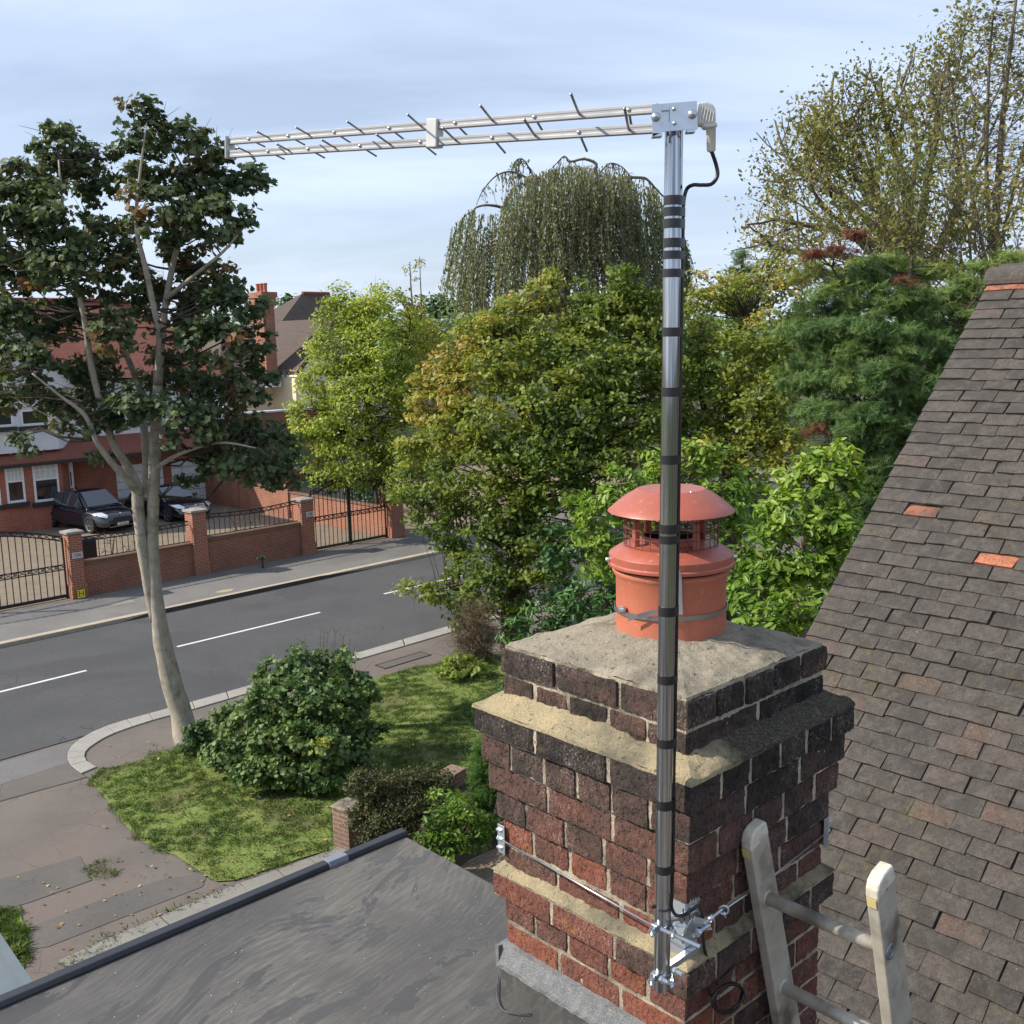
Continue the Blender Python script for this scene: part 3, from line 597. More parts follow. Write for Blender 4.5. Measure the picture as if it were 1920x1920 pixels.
for px, near in els:
    f = (px-469)/(1179-469); ln = (.085+.135*f**1.1)*.80
    for w in (0, 1):
        c = boompt(px, w); sg = -1 if w == near else 1; mb = MB(); mb.tube([c+rd*sg*.004, c+rd*sg*(ln if sg < 0 else ln+.02)], .0021+.0004*f, 10); mb.tube([c+rd*sg*(ln-.001 if sg < 0 else ln+.019), c+rd*sg*(ln+.002 if sg < 0 else ln+.022)], .0023+.0004*f, 10)
        mb.build('element', M_rod, aer, smooth=True)
        if w != near:
            mb = MB(); mb.lathe(c-rd*.0092, [(0, .003), (.003, .0022), (.0042, 0)], 12, ax=-rd); mb.build('rivet', M_steel, aer, smooth=True)
bd = nrm(boompt(500, 0)-boompt(1200, 0))
def block(px0, px1, grow, nm, dep, mat=M_white, bev=.002):
    a, b_ = (boompt(px0, 0)+boompt(px0, 1))/2, (boompt(px1, 0)+boompt(px1, 1))/2; hgt = np.linalg.norm(boompt(px0, 0)-boompt(px0, 1))+grow
    d = b_-a; s = nrm(np.cross(d, ZZ)); mb = MB(); mb.cbox((a+b_)/2, d, s*dep, np.cross(s, nrm(d))*hgt); return mb.build(nm, mat, aer, bevel=bev)
block(399, 432, .022, 'end_cap', .030); block(806, 825, .024, 'spacer_clip', .026)
# mounting plate
def P_(px, py, Y=1.936): return at_y(px, py, Y)
mb = MB(); out = [(1222, 196), (1307, 189), (1308, 242), (1304, 247), (1288, 248), (1287, 243), (1243, 247), (1242, 255), (1224, 256)]
hole = [(1240, 207), (1255, 206), (1256, 230), (1241, 231)]
pts = [P_(*q) for q in out]; n_ = nrm(fwd*A3(1, 1, 0))
quads = [[(1222, 196), (1240, 194.5), (1241, 247.3), (1224, 256)], [(1240, 194.5), (1256, 193.2), (1255.3, 206), (1240, 207)], [(1241, 231), (1256, 230), (1257, 245.5), (1241, 247.3)], [(1256, 193.2), (1307, 189), (1308, 242), (1257, 245.5)]]
for q in quads: mb.prism([P_(*z) for z in q], n_*.003)
mb.prism([P_(1224, 250), P_(1242, 249), P_(1242, 255), P_(1224, 256)], n_*.022); mb.prism([P_(1288, 243), P_(1304, 242), P_(1304, 247), P_(1288, 248)], n_*.022)
mb.cbox(P_(1247, 219, 1.944), rt*.022, n_*.002, ZZ*.034); mb.build('mounting_plate', M_zinc, aer)
for x, y, r in ((1230, 219, .0085), (1298, 214, .0085), (1264, 204, .004), (1265, 231, .004)): mb = MB(); mb.lathe(P_(x, y, 1.935), [(0, r*.8), (r*.5, r*.68), (r*.85, r*.35), (r, 0), (r, -.002)], 20, ax=-n_); mb.build('bolt_head', M_steel, aer, smooth=True)
mb = MB(); hs = [(1307, 192), (1325, 190), (1336, 194), (1342, 203), (1343, 222), (1342, 238), (1322, 240), (1318, 233), (1307, 235)]; mb.prism([P_(*q, 1.940) for q in hs], n_*.026); mb.build('connector_housing', M_white, aer, bevel=.003)
mb = MB()
for k in range(5): mb.tube([P_(1311+k*6, 232-k*1, 1.938), P_(1318+k*5, 198+k*3, 1.938)], .0012, 6)
mb.build('housing_rib', M_cream, aer)
mb = MB(); mb.tube([P_(1333, 232, 1.955), P_(1333, 238, 1.955), P_(1333, 239, 1.955), P_(1333.5, 282, 1.955), P_(1333.5, 285, 1.955)], [.0112, .0112, .0088, .0080, .0055], 24); mb.build('cable_boot', M_cream, aer, smooth=True)
# ================================================================ ladder
lad = thing('ladder', at_a(1470, 1860, -.1), 'dirty aluminium ladder leaning in front of the chimney with yellow-marked end caps', 'ladder')

def stile(ax_, top, bot, nm):
    # top/bottom photo points of the stile's near broad face (square to U)
    T_ = at_a(*top, ax_); B_ = at_a(*bot, ax_); d = nrm(B_-T_); return T_, B_, d
def mk_stile(a_face, tl, tr, bl, br, th=.026):
    """broad face corners in the plane a=a_face (facing right), thickness away from it along U"""
    p = [at_a(*q, a_face) for q in (tl, tr, br, bl)]
    p[2] = p[1]+(p[2]-p[1])*3.; p[3] = p[0]+(p[3]-p[0])*3.
    mb = MB(); mb.prism(p, U*th); o = mb.build('stile', M_ladder, lad, bevel=.003)
    w = nrm(p[1]-p[0]); d = nrm(p[3]-p[0]); wid = np.linalg.norm(p[1]-p[0])
    mb = MB(); capp = [p[0]+d*.002-w*.0015, p[0]-d*.020-w*.0005+w*.004, p[0]-d*.034+w*.012, p[0]-d*.040+w*wid*.45, p[1]-d*.036-w*.004, p[1]-d*.028, p[1]+d*.002+w*.0015]
    mb.prism([q-U*.0015 for q in capp], U*(th+.003)); c = mb.build('stile_cap', M_ladder_cap, lad, bevel=.005, seg=3)
    q0 = p[0]-w*.0035-d*.002; mb = MB(); mb.obox(q0+U*.003, U*(th-.006), d*.022, w*.001); mb.build('yellow_label', M_yellow, lad)
    return p
aL = -.055; aO = aL-.265-.026
pl_ = mk_stile(aL, (1409, 1597), (1441, 1562), (1463, 1920), (1502, 1920))
pr_ = mk_stile(aO, (1646, 1690), (1678, 1645), (1673, 1920), (1713, 1920))
for py, pyn in (((1440, 1684)), ((1469.5, 1851))):
    p = at_a(py, pyn, aL); mb = MB(); mb.tube([p+U*.027, p-U*.292], .0150, 24); mb.build('rung', M_ladder, lad, smooth=True)
    mb = MB(); mb.lathe(p-U*.0, [(.0148, .003), (.018, .003), (.019, 0)], 24, ax=-U); mb.build('rung_collar', M_ladder, lad, smooth=True)
    q = p-U*.2915; mb = MB(); mb.lathe(q, [(.012, .001), (.0125, .003), (.017, .003), (.0175, 0)], 28, ax=-U); mb.lathe(q, [(0, -.004), (.0125, .001)], 20, ax=-U); mb.build('rung_end', M_rod, lad, smooth=True)
p3 = at_a(1469.5, 1851, aL)+(at_a(1469.5, 1851, aL)-at_a(1440, 1684, aL)); mb = MB(); mb.tube([p3+U*.027, p3-U*.292], .0150, 24); mb.build('rung', M_ladder, lad, smooth=True)
mb = MB(); mb.lathe(at_a(1662, 1666, aO), [(0, .0025), (.003, .002), (.005, 0)], 16, ax=-U); mb.build('rivet', M_rod, lad, smooth=True)
# ================================================================ our house: tiled roof, flat roof, walls
t_ = math.radians(42.5); RA = at_y(1517, 1197, 4.6); RD = V*math.cos(t_)+ZZ*math.sin(t_); RN = nrm(np.cross(-U, RD)); RN = RN if RN[2] > 0 else -RN
R0 = RA+RD*2.48; GA = 2.48/33; TW = .166
def offroof(x, y): return at_plane(x, y, RN, RN@RA)
house = thing('brick_house', A3(R0[0], R0[1], 0), 'our own house with weathered brown clay tile roof and grey flat roof below the camera', 'house')
special = [((1714, 953), .86), ((1843, 1045), .995), ((1880, 547), .93), ((1912, 548), .92), ((1712, 870), .62), ((1800, 1415), .66), ((1880, 1540), .69)]
sp = [(((offroof(*q)-R0)@(-U)), -((offroof(*q)-R0)@RD), v) for q, v in special]
mb = MB(); NROW = 72
for k in range(NROW):
    dn = (k+1)*GA; x = 0; c = 0
    while x < 4.9:
        w = TW*(1.5 if (c == 0 and k % 2) else 1)
        lo = -R0@RD*0
        tint = min(.66, max(.03, random.gauss(.37, .13)))
        if random.random() < .02: tint = .66
        cx = x+w/2
        for sx, sd, v in sp:
            if abs(cx-sx) < w*.5 and dn-GA <= sd < dn: tint = v
        j1, j2, j3 = random.uniform(-.0022, .0022), random.gauss(0, .0028), random.uniform(-.002, .002)
        g_ = .004+random.random()**3*.012
        P = R0+(-U)*(x+j1)-RD*(dn+j2)                       # lower left corner of the tile
        L_ = GA*(2.1 if tint < .8 else .99); th = .015; rise = .0155
        e1 = -U*(w-g_); e2 = RD*L_ - RN*(rise+.004); e3 = RN*th
        rot = random.uniform(-.007, .007); P = P + RN*(rise+random.uniform(-.0015, .0045)); e2 = e2+(-U)*rot
        n_ = 4; vs = []
        for i in range(n_+1):
            f = i/n_; cam_ = RN*(.0022*(1-(2*f-1)**2)); o1 = P+e1*f+cam_+(-RD)*random.uniform(-.0022, .0026)
            vs += [o1, o1+e3, o1+e3+e2, o1+e2]
        fs = []
        for i in range(n_):
            b0 = i*4; b1 = b0+4; fs += [[b0, b1, b1+1, b0+1][::-1], [b0+1, b1+1, b1+2, b0+2][::-1], [b0+3, b0+2, b1+2, b1+3][::-1], [b0, b0+3, b1+3, b1][::-1]]
        fs += [[0, 1, 2, 3][::-1], [n_*4, n_*4+1, n_*4+2, n_*4+3]]
        mb.add(vs, fs, tint); x += w; c += 1
mb.build('tiled_roof', M_tile, house)
mb = MB(); q0 = R0+RN*-.012; mb.obox(q0, -U*4.9+U*0, -RD*(NROW*GA+.1), -RN*.05); mb.build('roof_underlay', M_soot, house)
mb = MB()
x = -.02
while x < 4.8:
    w = .30; c = R0+(-U)*x+RD*.02-ZZ*.045
    sec = [(math.cos(q), math.sin(q)) for q in np.linspace(-.15, math.pi+.15, 14)]
    Pn = V; A_ = [c+Pn*(a*.105)+ZZ*(b_*.085) for a, b_ in sec]; B_ = [p-U*(w-.008) for p in A_]; Ai = [c+Pn*(a*.092)+ZZ*(b_*.072) for a, b_ in sec]; Bi = [p-U*(w-.008) for p in Ai]
    tnt = random.uniform(.3, .66); mb.grid(np.array([A_, B_]), tnt); mb.add(A_+Ai, [[i, i+1, 14+i+1, 14+i] for i in range(13)], tnt); x += w
mb.build('ridge_tiles', M_tile, house)
M_pointing = mortar_mat('ridge_pointing', (.36, .30, .22), (.28, .25, .2), (.2, .17, .13))
mb = MB(); mb.tube([R0-RD*.035+RN*.012-U*(.0+i*.1)+RN*random.uniform(-.004, .004) for i in range(48)], .018, 8, .1); mb.build('ridge_mortar', M_pointing, house, smooth=True)
M_wallbrick = brickmat('house_brick', (.26, .085, .05), (.18, .06, .04), (.30, .25, .19))
gx = R0-(-U)*-.03
dn_ = R0-RD*(NROW*GA); far = R0+V*3.0-ZZ*2.9
mb = MB(); base = lambda p: A3(p[0], p[1], 0)
inn = -U*.05-ZZ*.09
mb.prism([base(dn_)+inn*A3(1, 1, 0), base(far)+inn*A3(1, 1, 0), far+inn, R0+inn, dn_+inn], -U*4.6); mb.build('wall', M_wallbrick, house)
ZFL = EYE-1.71
E1 = at_z(752, 1562, ZFL)
aE, bE = (E1-NC)@U, (E1-NC)@V
def FR(a, b, z=0): return A3(NC[0], NC[1], ZFL)+U*a+V*b+ZZ*z
mb = MB(); ring = [FR(aE, bE), FR(aE, bE-5.2), FR(-.5, bE-5.2), FR(-.5, -.02), FR(.02, -.02), FR(.02, bE)]
mb.prism([p-ZZ*.12 for p in ring], ZZ*.12); mb.build('flat_roof', M_memb, house, bevel=.008)
mb = MB(); mb.prism([FR(aE-.06, bE-.06, -6.2), FR(aE-.06, bE-5.1, -6.2), FR(-.45, bE-5.1, -6.2), FR(-.45, bE-.06, -6.2)], ZZ*(6.2-.125)); mb.build('wall', M_wallbrick, house)
mb = MB(); pa, pb = FR(aE+.012, bE+.006, -.06), FR(aE+.012, bE-5.2, -.06)
mb.prism([pa, pa-U*.046, pa-U*.046+ZZ*.066, pa-U*.040+ZZ*.078, pa-U*.008+ZZ*.078, pa+ZZ*.070], pb-pa); mb.build('edge_trim', M_trim, house, bevel=.003)
Ej = at_z(620, 1600, ZFL+.03); bj = (Ej-NC)@V
mb = MB(); pa = FR(aE+.0145, bj+.045, -.06); mb.prism([pa, pa-U*.050, pa-U*.050+ZZ*.069, pa-U*.043+ZZ*.082, pa-U*.009+ZZ*.082, pa+ZZ*.074], -V*.075); mb.build('trim_joiner', M_joiner, house, bevel=.002)
# membrane outlet dressed round the foot of the stack (rounded lap)
mb = MB(); cc = [at_z(*q, ZFL+.006) for q in ((934, 1830), (932, 1870), (945, 1895), (975, 1902), (1003, 1898), (1017, 1880), (1020, 1845))]
mb.tube(bez(cc, 40), .0018, 6); mb.build('membrane_lap', M_memb, house, smooth=True)
M_crumb = plain('white_grit', (.6, .6, .58), .8)
cr = []; 
for i in range(150):
    x, y = random.uniform(0, 1180), random.uniform(1600, 1915)
    if y > 1600 and (y-1562)/(x-752+1e-6) and y > 1855-.385*x+30 and y > 1562+.47*(x-752)+20: cr.append(at_z(x, y, ZFL+.002))
if cr:
    cr = np.array(cr); tet = [(-1, -.6, 0), (1, -.6, 0), (0, 1, 0), (0, 0, .9)]
    leaves('roof_grit', cr, rng.uniform(.0006, .002, len(cr)), np.tile(A3(0, 0, 1), (len(cr), 1)), np.zeros(len(cr)), tet, [[0, 1, 3], [1, 2, 3], [2, 0, 3]], M_crumb, None, 'stuff')
    bpy.data.objects['roof_grit']['label'] = 'scattered white grit on the grey flat roof'
# ================================================================ ground, road, pavements
def ground_mat(name, c1, c2, s=.6, crack=0., crackcol=(.02, .02, .02), grit=.5, rough=.9, patch=None, s2=.25, bs=60):
    m, t, b, o = newmat(name); g = NT(t); P = g.pos()
    col = g.mix(g.rng(g.noise(P, s, 7, .65), .38, .62), c1, c2)
    if patch is not None: col = g.mix(g.rng(g.noise(P, s2, 4, .5, .6), .55, .62, 0, .8), col, patch)
    col = g.mix(g.rng(g.noise(P, 55, 3, .8), .35, .7, 0, grit), col, tuple(x*.45 for x in c1))
    col = g.mix(g.rng(g.noise(P, 38, 2, .8), .66, .74, 0, grit*.7), col, tuple(min(1, x*2.1) for x in c2))
    col = g.mix(g.rng(g.noise(P, 16, 4, .85), .40, .66, 0, grit*.7), col, tuple(x*.55 for x in c1))
    if crack:
        v = g.n('ShaderNodeTexVoronoi', {'Vector': g.mix(.12, P, g.n('ShaderNodeTexNoise', {'Vector': P, 'Scale': 2.2, 'Detail': 5.}).outputs[1], 'ADD'), 'Scale': 1.7}, feature='DISTANCE_TO_EDGE').outputs[0]
        cm = g.math('MULTIPLY', g.rng(v, .004, .016, 1, 0), g.rng(g.noise(P, .35, 3), .50, .6)); col = g.mix(g.math('MULTIPLY', cm, crack), col, crackcol)
    L(t, col, b.inputs['Base Color']); b.inputs['Roughness'].default_value = rough; b.inputs['Specular IOR Level'].default_value = .3
    L(t, g.bump(g.noise(P, bs, 4, .8), .5, .02), b.inputs['Normal']); return m
M_road = ground_mat('worn_asphalt', (.085, .086, .088), (.115, .115, .115), .35, .6, (.025, .025, .025), .75, patch=(.075, .075, .077))
M_fpave = ground_mat('grey_pavement_asphalt', (.165, .158, .148), (.200, .190, .176), .7, .3, (.06, .055, .05), grit=.3, patch=(.14, .135, .128))
M_npave = ground_mat('red_pavement_asphalt', (.140, .120, .105), (.175, .150, .130), .6, .8, (.05, .045, .035), .22, patch=(.175, .14, .12))
M_dark = ground_mat('dark_patch_asphalt', (.115, .108, .10), (.15, .135, .12), .8, .5, grit=.35)
M_grey = ground_mat('grey_strip_asphalt', (.15, .145, .14), (.18, .175, .17), .8, .3, grit=.25)
M_kerb = ground_mat('granite_kerb', (.36, .34, .30), (.30, .285, .26), 2, 0, grit=.3)
M_kerbf = ground_mat('pale_kerb', (.44, .38, .28), (.38, .33, .26), 2, 0, grit=.25)
M_kface_shade = ground_mat('shaded_kerb_face', (.07, .055, .045), (.09, .07, .055), 2, 0, grit=.3)  # dark tone puts the shade on the sunless kerb faces into their colour
M_slab = ground_mat('concrete_slab', (.27, .255, .225), (.22, .21, .185), 1.2, 0, grit=.3, patch=(.17, .16, .13))
M_drive = brickmat('block_paving', (.25, .19, .13), (.20, .155, .11), (.10, .085, .06), .2, .1, .008, dirt=(.12, .10, .06))
M_soil = ground_mat('bare_soil', (.055, .042, .028), (.08, .065, .042), 2.5, 0, grit=.4)
M_line = ground_mat('white_line', (.66, .66, .64), (.58, .58, .56), 3, 0, grit=.2)
M_turf = ground_mat('turf', (.16, .22, .045), (.225, .26, .075), 1.6, 0, grit=.5, patch=(.13, .10, .055), s2=.7, bs=40)
def world(n, t, z): return NR*n+TR*t+ZZ*z
def struct(name, mb, mat, **k): o = mb.build(name, mat, None, kind='structure', **k); return o
mb = MB(); mb.poly([A3(-900, -200, -.06), A3(900, -200, -.06), A3(900, 1500, -.06), A3(-900, 1500, -.06)]); struct('ground', mb, ground_mat('ground_earth', (.06, .075, .03), (.09, .095, .04), .05, 0, grit=.3))
NK, FK, NF = 20.88, 29.0, 32.5
mb = MB(); mb.poly([world(NK, -90, 0), world(NK, 160, 0), world(FK, 160, 0), world(FK, -90, 0)]); struct('road', mb, M_road)
mb = MB(); mb.obox(world(FK+.28, -90, -.05), TR*250, NR*(3.55), ZZ*.150); struct('pavement_far', mb, M_fpave)
mb = MB()
for i in range(-60, 150): mb.obox(world(FK+.02, i*.914, -.05), TR*.905, NR*.265, ZZ*(.157+.0*i))
struct('kerb_far', mb, M_kerbf, bevel=.012)
mb = MB(); ka, kb = at_z(235, 1165, .05)@TR, at_z(690, 1062, .05)@TR; mb.prism([world(FK-.004, ka, .0), world(FK-.004, ka+1.2, .125), world(FK-.004, kb-2.2, .125), world(FK-.004, kb, .0)], NR*.02); struct('shaded_kerb_face', mb, M_kface_shade)
mb = MB(); mb.poly([world(NF+.0, -30, .106), world(NF, 45, .106), world(60, 45, .106), world(60, -30, .106)]); struct('driveway', mb, M_drive)
# centre line dashes
k = 0
dd = [((-40, 1307), (162, 1257)), ((332, 1212.5), (600, 1148)), ((720, 1113.5), (870, 1078))]
mb = MB()
for a, b_ in dd: A_, B_ = at_z(*a, .004), at_z(*b_, .004); mb.poly([A_-NR*.055, B_-NR*.055, B_+NR*.055, A_+NR*.055])
t0 = at_z(720, 1113, 0)@TR
for i in range(2, 14): mb.poly([world(25.7-.055, t0+i*6.9-3.4, .004), world(25.7-.055, t0+i*6.9+.6, .004), world(25.7+.055, t0+i*6.9+.6, .004), world(25.7+.055, t0+i*6.9-3.4, .004)])
struct('road_marking', mb, M_line)
# near side
zN = .085
mb = MB(); mb.poly([world(NK-.27, -60, zN), world(NK-.27, 90, zN), world(-20, 90, zN), world(-20, -60, zN)][::-1]); struct('pavement_near', mb, M_npave)
def gp(pts, z): return [at_z(*q, z) for q in pts]
ok = [(1010, 1122), (845, 1172), (665, 1225), (500, 1275), (360, 1315), (280, 1337), (200, 1360), (150, 1385), (127, 1408), (132, 1434), (165, 1457)]
ik = [(1014, 1133), (849, 1184), (670, 1236), (504, 1287), (366, 1328), (288, 1349), (216, 1373), (180, 1392), (160, 1409), (163, 1426), (192, 1443)]
O, I = bez([at_z(*q, .115) for q in ok], 60), bez([at_z(*q, .115) for q in ik], 60)
mb = MB(); n_ = len(O); step = 3
for i in range(0, n_-step, step):
    a, b_, c, d = O[i], O[i+step], I[i+step], I[i]; s = .012; mb.prism([a+(b_-a)*s, b_-(b_-a)*s, c-(c-d)*s, d+(c-d)*s], -ZZ*.13)
struct('kerb_near', mb, M_kerb, bevel=.01)
mb = MB()
A_ = O[:, :]; mb.grid(np.array([A_*A3(1, 1, 0)+ZZ*.108+nrm(A3(-1, 1, 0))*0, A_*A3(1, 1, 0)-ZZ*.01])); struct('shaded_kerb_face', mb, M_kface_shade)
def patch(name, pts, z, mat):
    mb = MB(); P = gp(pts, z); a = sum(np.cross(P[i], P[(i+1) % len(P)]) for i in range(len(P)));
    if a[2] < 0: P = P[::-1]
    mb.poly(P); return struct(name, mb, mat)
patch('channel_strip', [(-400, 1540), (0, 1430), (138, 1392), (127, 1408), (132, 1428), (0, 1470), (-400, 1600)], .092, M_grey)
patch('dark_strip', [(-400, 1600), (0, 1470), (132, 1428), (140, 1442), (163, 1457), (0, 1502), (-400, 1640)], .096, M_dark)
patch('dark_patch', [(-200, 1700), (0, 1648), (150, 1605), (172, 1650), (60, 1690), (0, 1708), (-200, 1780)], .094, M_dark)
patch('dark_patch', [(40, 1745), (180, 1690), (300, 1650), (390, 1635), (380, 1662), (230, 1720), (90, 1775), (55, 1780)], .092, M_dark)
mb = MB()
sl = [(110, 1800), (210, 1755), (300, 1718), (380, 1683), (450, 1655), (520, 1630), (580, 1608), (640, 1585)]
for i in range(len(sl)-1):
    a, b_ = at_z(*sl[i], .11), at_z(*sl[i+1], .11); d = nrm(b_-a); a = a+d*.01; b_ = b_-d*.01; s = nrm(A3(d[1], -d[0], 0)); mb.prism([a, b_, b_+s*.75, a+s*.75], -ZZ*.05)
struct('edging_slabs', mb, M_slab, bevel=.006)
mb = MB(); P = at_z(756, 1237, .092); mb.obox(P-TR*.75-NR*.22, TR*1.5, NR*.42, ZZ*.004); struct('utility_cover', mb, M_dark)
mb = MB(); P = at_z(756, 1237, .098)
for a, b_, w, h in ((-.75, -.22, 1.5, .03), (-.75, .17, 1.5, .03), (-.75, -.22, .03, .42), (.72, -.22, .03, .42)): mb.obox(P+TR*a+NR*b_, TR*w, NR*h, ZZ*.004)
struct('cover_frame', mb, M_soil)
mb = MB(); P = at_z(230, 1130, .102); mb.obox(P-TR*.35-NR*.2, TR*.7, NR*.4, ZZ*.004); struct('utility_cover', mb, M_slab)
M_ypatch = ground_mat('sandy_patch', (.45, .38, .22), (.35, .3, .2), 3, 0); mb = MB(); P = at_z(422, 1108, .102); mb.prism([P+TR*(.32*math.cos(q)*(1+.2*math.sin(3*q)))+NR*(.17*math.sin(q)) for q in np.linspace(0, 6.1, 14)], ZZ*.004); struct('sandy_patch', mb, M_ypatch)
lawn_px = [(168, 1462), (200, 1441), (262, 1424), (330, 1402), (400, 1370), (480, 1335), (600, 1296), (712, 1268), (770, 1255), (818, 1243), (860, 1222), (905, 1215), (960, 1290), (960, 1420), (850, 1446), (700, 1500), (655, 1560), (640, 1586), (560, 1610), (500, 1630), (440, 1650), (405, 1652), (372, 1632), (330, 1604), (270, 1580), (232, 1545), (205, 1505)]
lawn = patch('lawn', lawn_px, .108, M_turf)
def inpoly(x, y, P):
    P = np.asarray(P); c = np.zeros(len(x), bool); j = len(P)-1
    for i in range(len(P)):
        k = ((P[i, 1] > y) != (P[j, 1] > y)) & (x < (P[j, 0]-P[i, 0])*(y-P[i, 1])/(P[j, 1]-P[i, 1]+1e-12)+P[i, 0]); c ^= k; j = i
    return c
M_grass = leafmat('grass_blade', [(0, (.035, .065, .012)), (.45, (.075, .125, .02)), (.8, (.13, .17, .035)), (1, (.24, .20, .09))], .35, .6)
def grass(poly, n, z, hmin, hmax, label, shade=0):
    P = np.array([at_z(*q, z)[:2] for q in poly]); lo, hi = P.min(0), P.max(0); X = rng.uniform(lo, hi, (n, 2)); 
    jit = rng.normal(size=(n, 2))*.05; jit += np.array([[mnoise.noise(Vector((a*2.2, b*2.2, 0))), mnoise.noise(Vector((a*2.2, b*2.2, 5)))] for a, b in X])*.22; X = X[inpoly(X[:, 0]+jit[:, 0], X[:, 1]+jit[:, 1], P)]
    C = np.column_stack([X, np.full(len(X), z-.005)]); cl = np.array([mnoise.noise(Vector((x*1.3, y*1.3, 3.))) for x, y in X]); c2 = np.array([mnoise.noise(Vector((x*5, y*5, 8.))) for x, y in X])
    keep = rng.random(len(X)) < np.clip(1.0+1.6*cl, .25, 1); C, cl, c2 = C[keep], cl[keep], c2[keep]; m = len(C)
    N = np.tile(A3(0, 0, 1.), (m, 1))+rng.normal(size=(m, 3))*.35; N /= np.linalg.norm(N, axis=1, keepdims=True)
    T = np.cross(N, rng.normal(size=(m, 3))); T /= np.linalg.norm(T, axis=1, keepdims=True); B = np.cross(N, T)
    sz = rng.uniform(hmin, hmax, m)*(1+.9*c2); tint = .42-.35*cl+rng.normal(size=m)*.14+(c2 > .42)*.3
    o = place('grass', C, sz, T, B, N, tint, [(-.12, 0, 0), (.12, 0, 0), (.08, .45, .5), (0, 1.05, .75)], [[0, 1, 2], [0, 2, 3]], M_grass, None, 'stuff'); o['label'] = label; return o
grass(lawn_px, 330000, .108, .02, .055, 'short green grass on the verge around the street tree')
patch('lawn', [(-200, 1720), (0, 1700), (38, 1712), (52, 1760), (45, 1815), (0, 1830), (-200, 1860)], .104, M_turf)
grass([(-200, 1720), (0, 1700), (38, 1712), (52, 1760), (45, 1815), (0, 1830), (-200, 1860)], 26000, .104, .03, .08, 'grass patch beside the pavement at the lower corner of the lane')
grass([(100, 1815), (230, 1742), (330, 1700), (440, 1652), (455, 1660), (330, 1712), (240, 1755), (110, 1825)], 3600, .112, .02, .06, 'weeds along the slab edge')
grass([(160, 1618), (190, 1610), (225, 1636), (180, 1650)], 1200, .1, .02, .05, 'weeds in the pavement crack')
# garden soil and block path behind the flat roof
patch('garden_soil', [(640, 1586), (655, 1560), (700, 1500), (850, 1446), (960, 1420), (1300, 1300), (1300, 1900), (700, 1760)], .100, M_soil)
patch('garden_path', [(820, 1660), (880, 1612), (1000, 1560), (1100, 1600), (1000, 1720), (900, 1760)], .112, M_drive)
mb = MB(); mb.poly([world(18.2, 17.2, .1037), world(12.5, 13.2, .1037), world(2, 12.5, .1037), world(2, 45, .1037), world(18.2, 45, .1037)]); struct('garden_lawn', mb, M_turf)
# dry leaves on the grass and lane
M_dry = leafmat('dry_leaf', [(0, (.16, .09, .04)), (.5, (.30, .19, .08)), (1, (.45, .36, .12))], .1)
pts = []
for i in range(190):
    x, y = random.uniform(190, 800), random.uniform(1380, 1650)
    pts.append(at_z(x, y, .13) if random.random() < .7 else at_z(random.uniform(30, 420), random.uniform(1620, 1790), .105))
leafT = [(-.5, 0, 0), (-.2, .32, .06), (.1, .42, .1), (.35, .2, .05), (.55, 0, 0), (.35, -.2, .05), (.1, -.4, .12), (-.2, -.3, .03)]
pts = np.array(pts); o = leaves('fallen_leaves', pts, rng.uniform(.03, .075, len(pts)), np.tile(A3(0, 0, 1), (len(pts), 1))+rng.normal(size=(len(pts), 3))*.25, rng.random(len(pts)), leafT, [list(range(8))], M_dry, None, 'stuff'); o['label'] = 'dry fallen leaves scattered on the verge'
# ================================================================ boundary of the house over the road
M_pier = brickmat('pier_brick', (.34, .095, .05), (.25, .075, .045), (.38, .30, .20), dirt=(.13, .05, .035))
M_lwall = brickmat('low_wall_brick', (.27, .085, .045), (.20, .065, .04), (.30, .22, .15), dirt=(.10, .045, .03))
M_cap = ground_mat('stone_cap', (.36, .34, .30), (.28, .265, .24), 3, 0); M_iron = plain('black_iron', (.012, .012, .014), .45)
M_coping = surf('brown_coping', (.20, .105, .06), (.15, .085, .055), 5, .8, .3, 60)
M_plaq = plain('number_plate_stone', (.52, .50, .45), .6); M_txt = plain('dark_lettering', (.03, .03, .03), .6)
def text(name, body, size, pos, xdir, nrm_, mat, parent, ext=.003):
    c = bpy.data.curves.new(name, 'FONT'); c.body = body; c.size = size; c.extrude = ext; c.align_x = 'CENTER'; c.align_y = 'CENTER'; c.materials.append(mat)
    o = bpy.data.objects.new(name, c); COL.objects.link(o); xd = nrm(xdir); z = nrm(nrm_); y = np.cross(z, xd); loc = np.asarray(pos)-(parent_loc(parent) if parent else 0)
    COL.objects.unlink(o); bpy.context.view_layer.update(); me = bpy.data.meshes.new_from_object(o); me.transform(Matrix(((xd[0], y[0], z[0], loc[0]), (xd[1], y[1], z[1], loc[1]), (xd[2], y[2], z[2], loc[2]), (0, 0, 0, 1)))); bpy.data.objects.remove(o); me.name = name
    if not me.materials: me.materials.append(mat)
    o = bpy.data.objects.new(name, me); COL.objects.link(o)
    if parent: o.parent = parent
    return o
HP = lambda x, y, n=NF: at_plane(x, y, NR, n)
tp = lambda x, n=NF, y=1050: HP(x, y, n)@TR
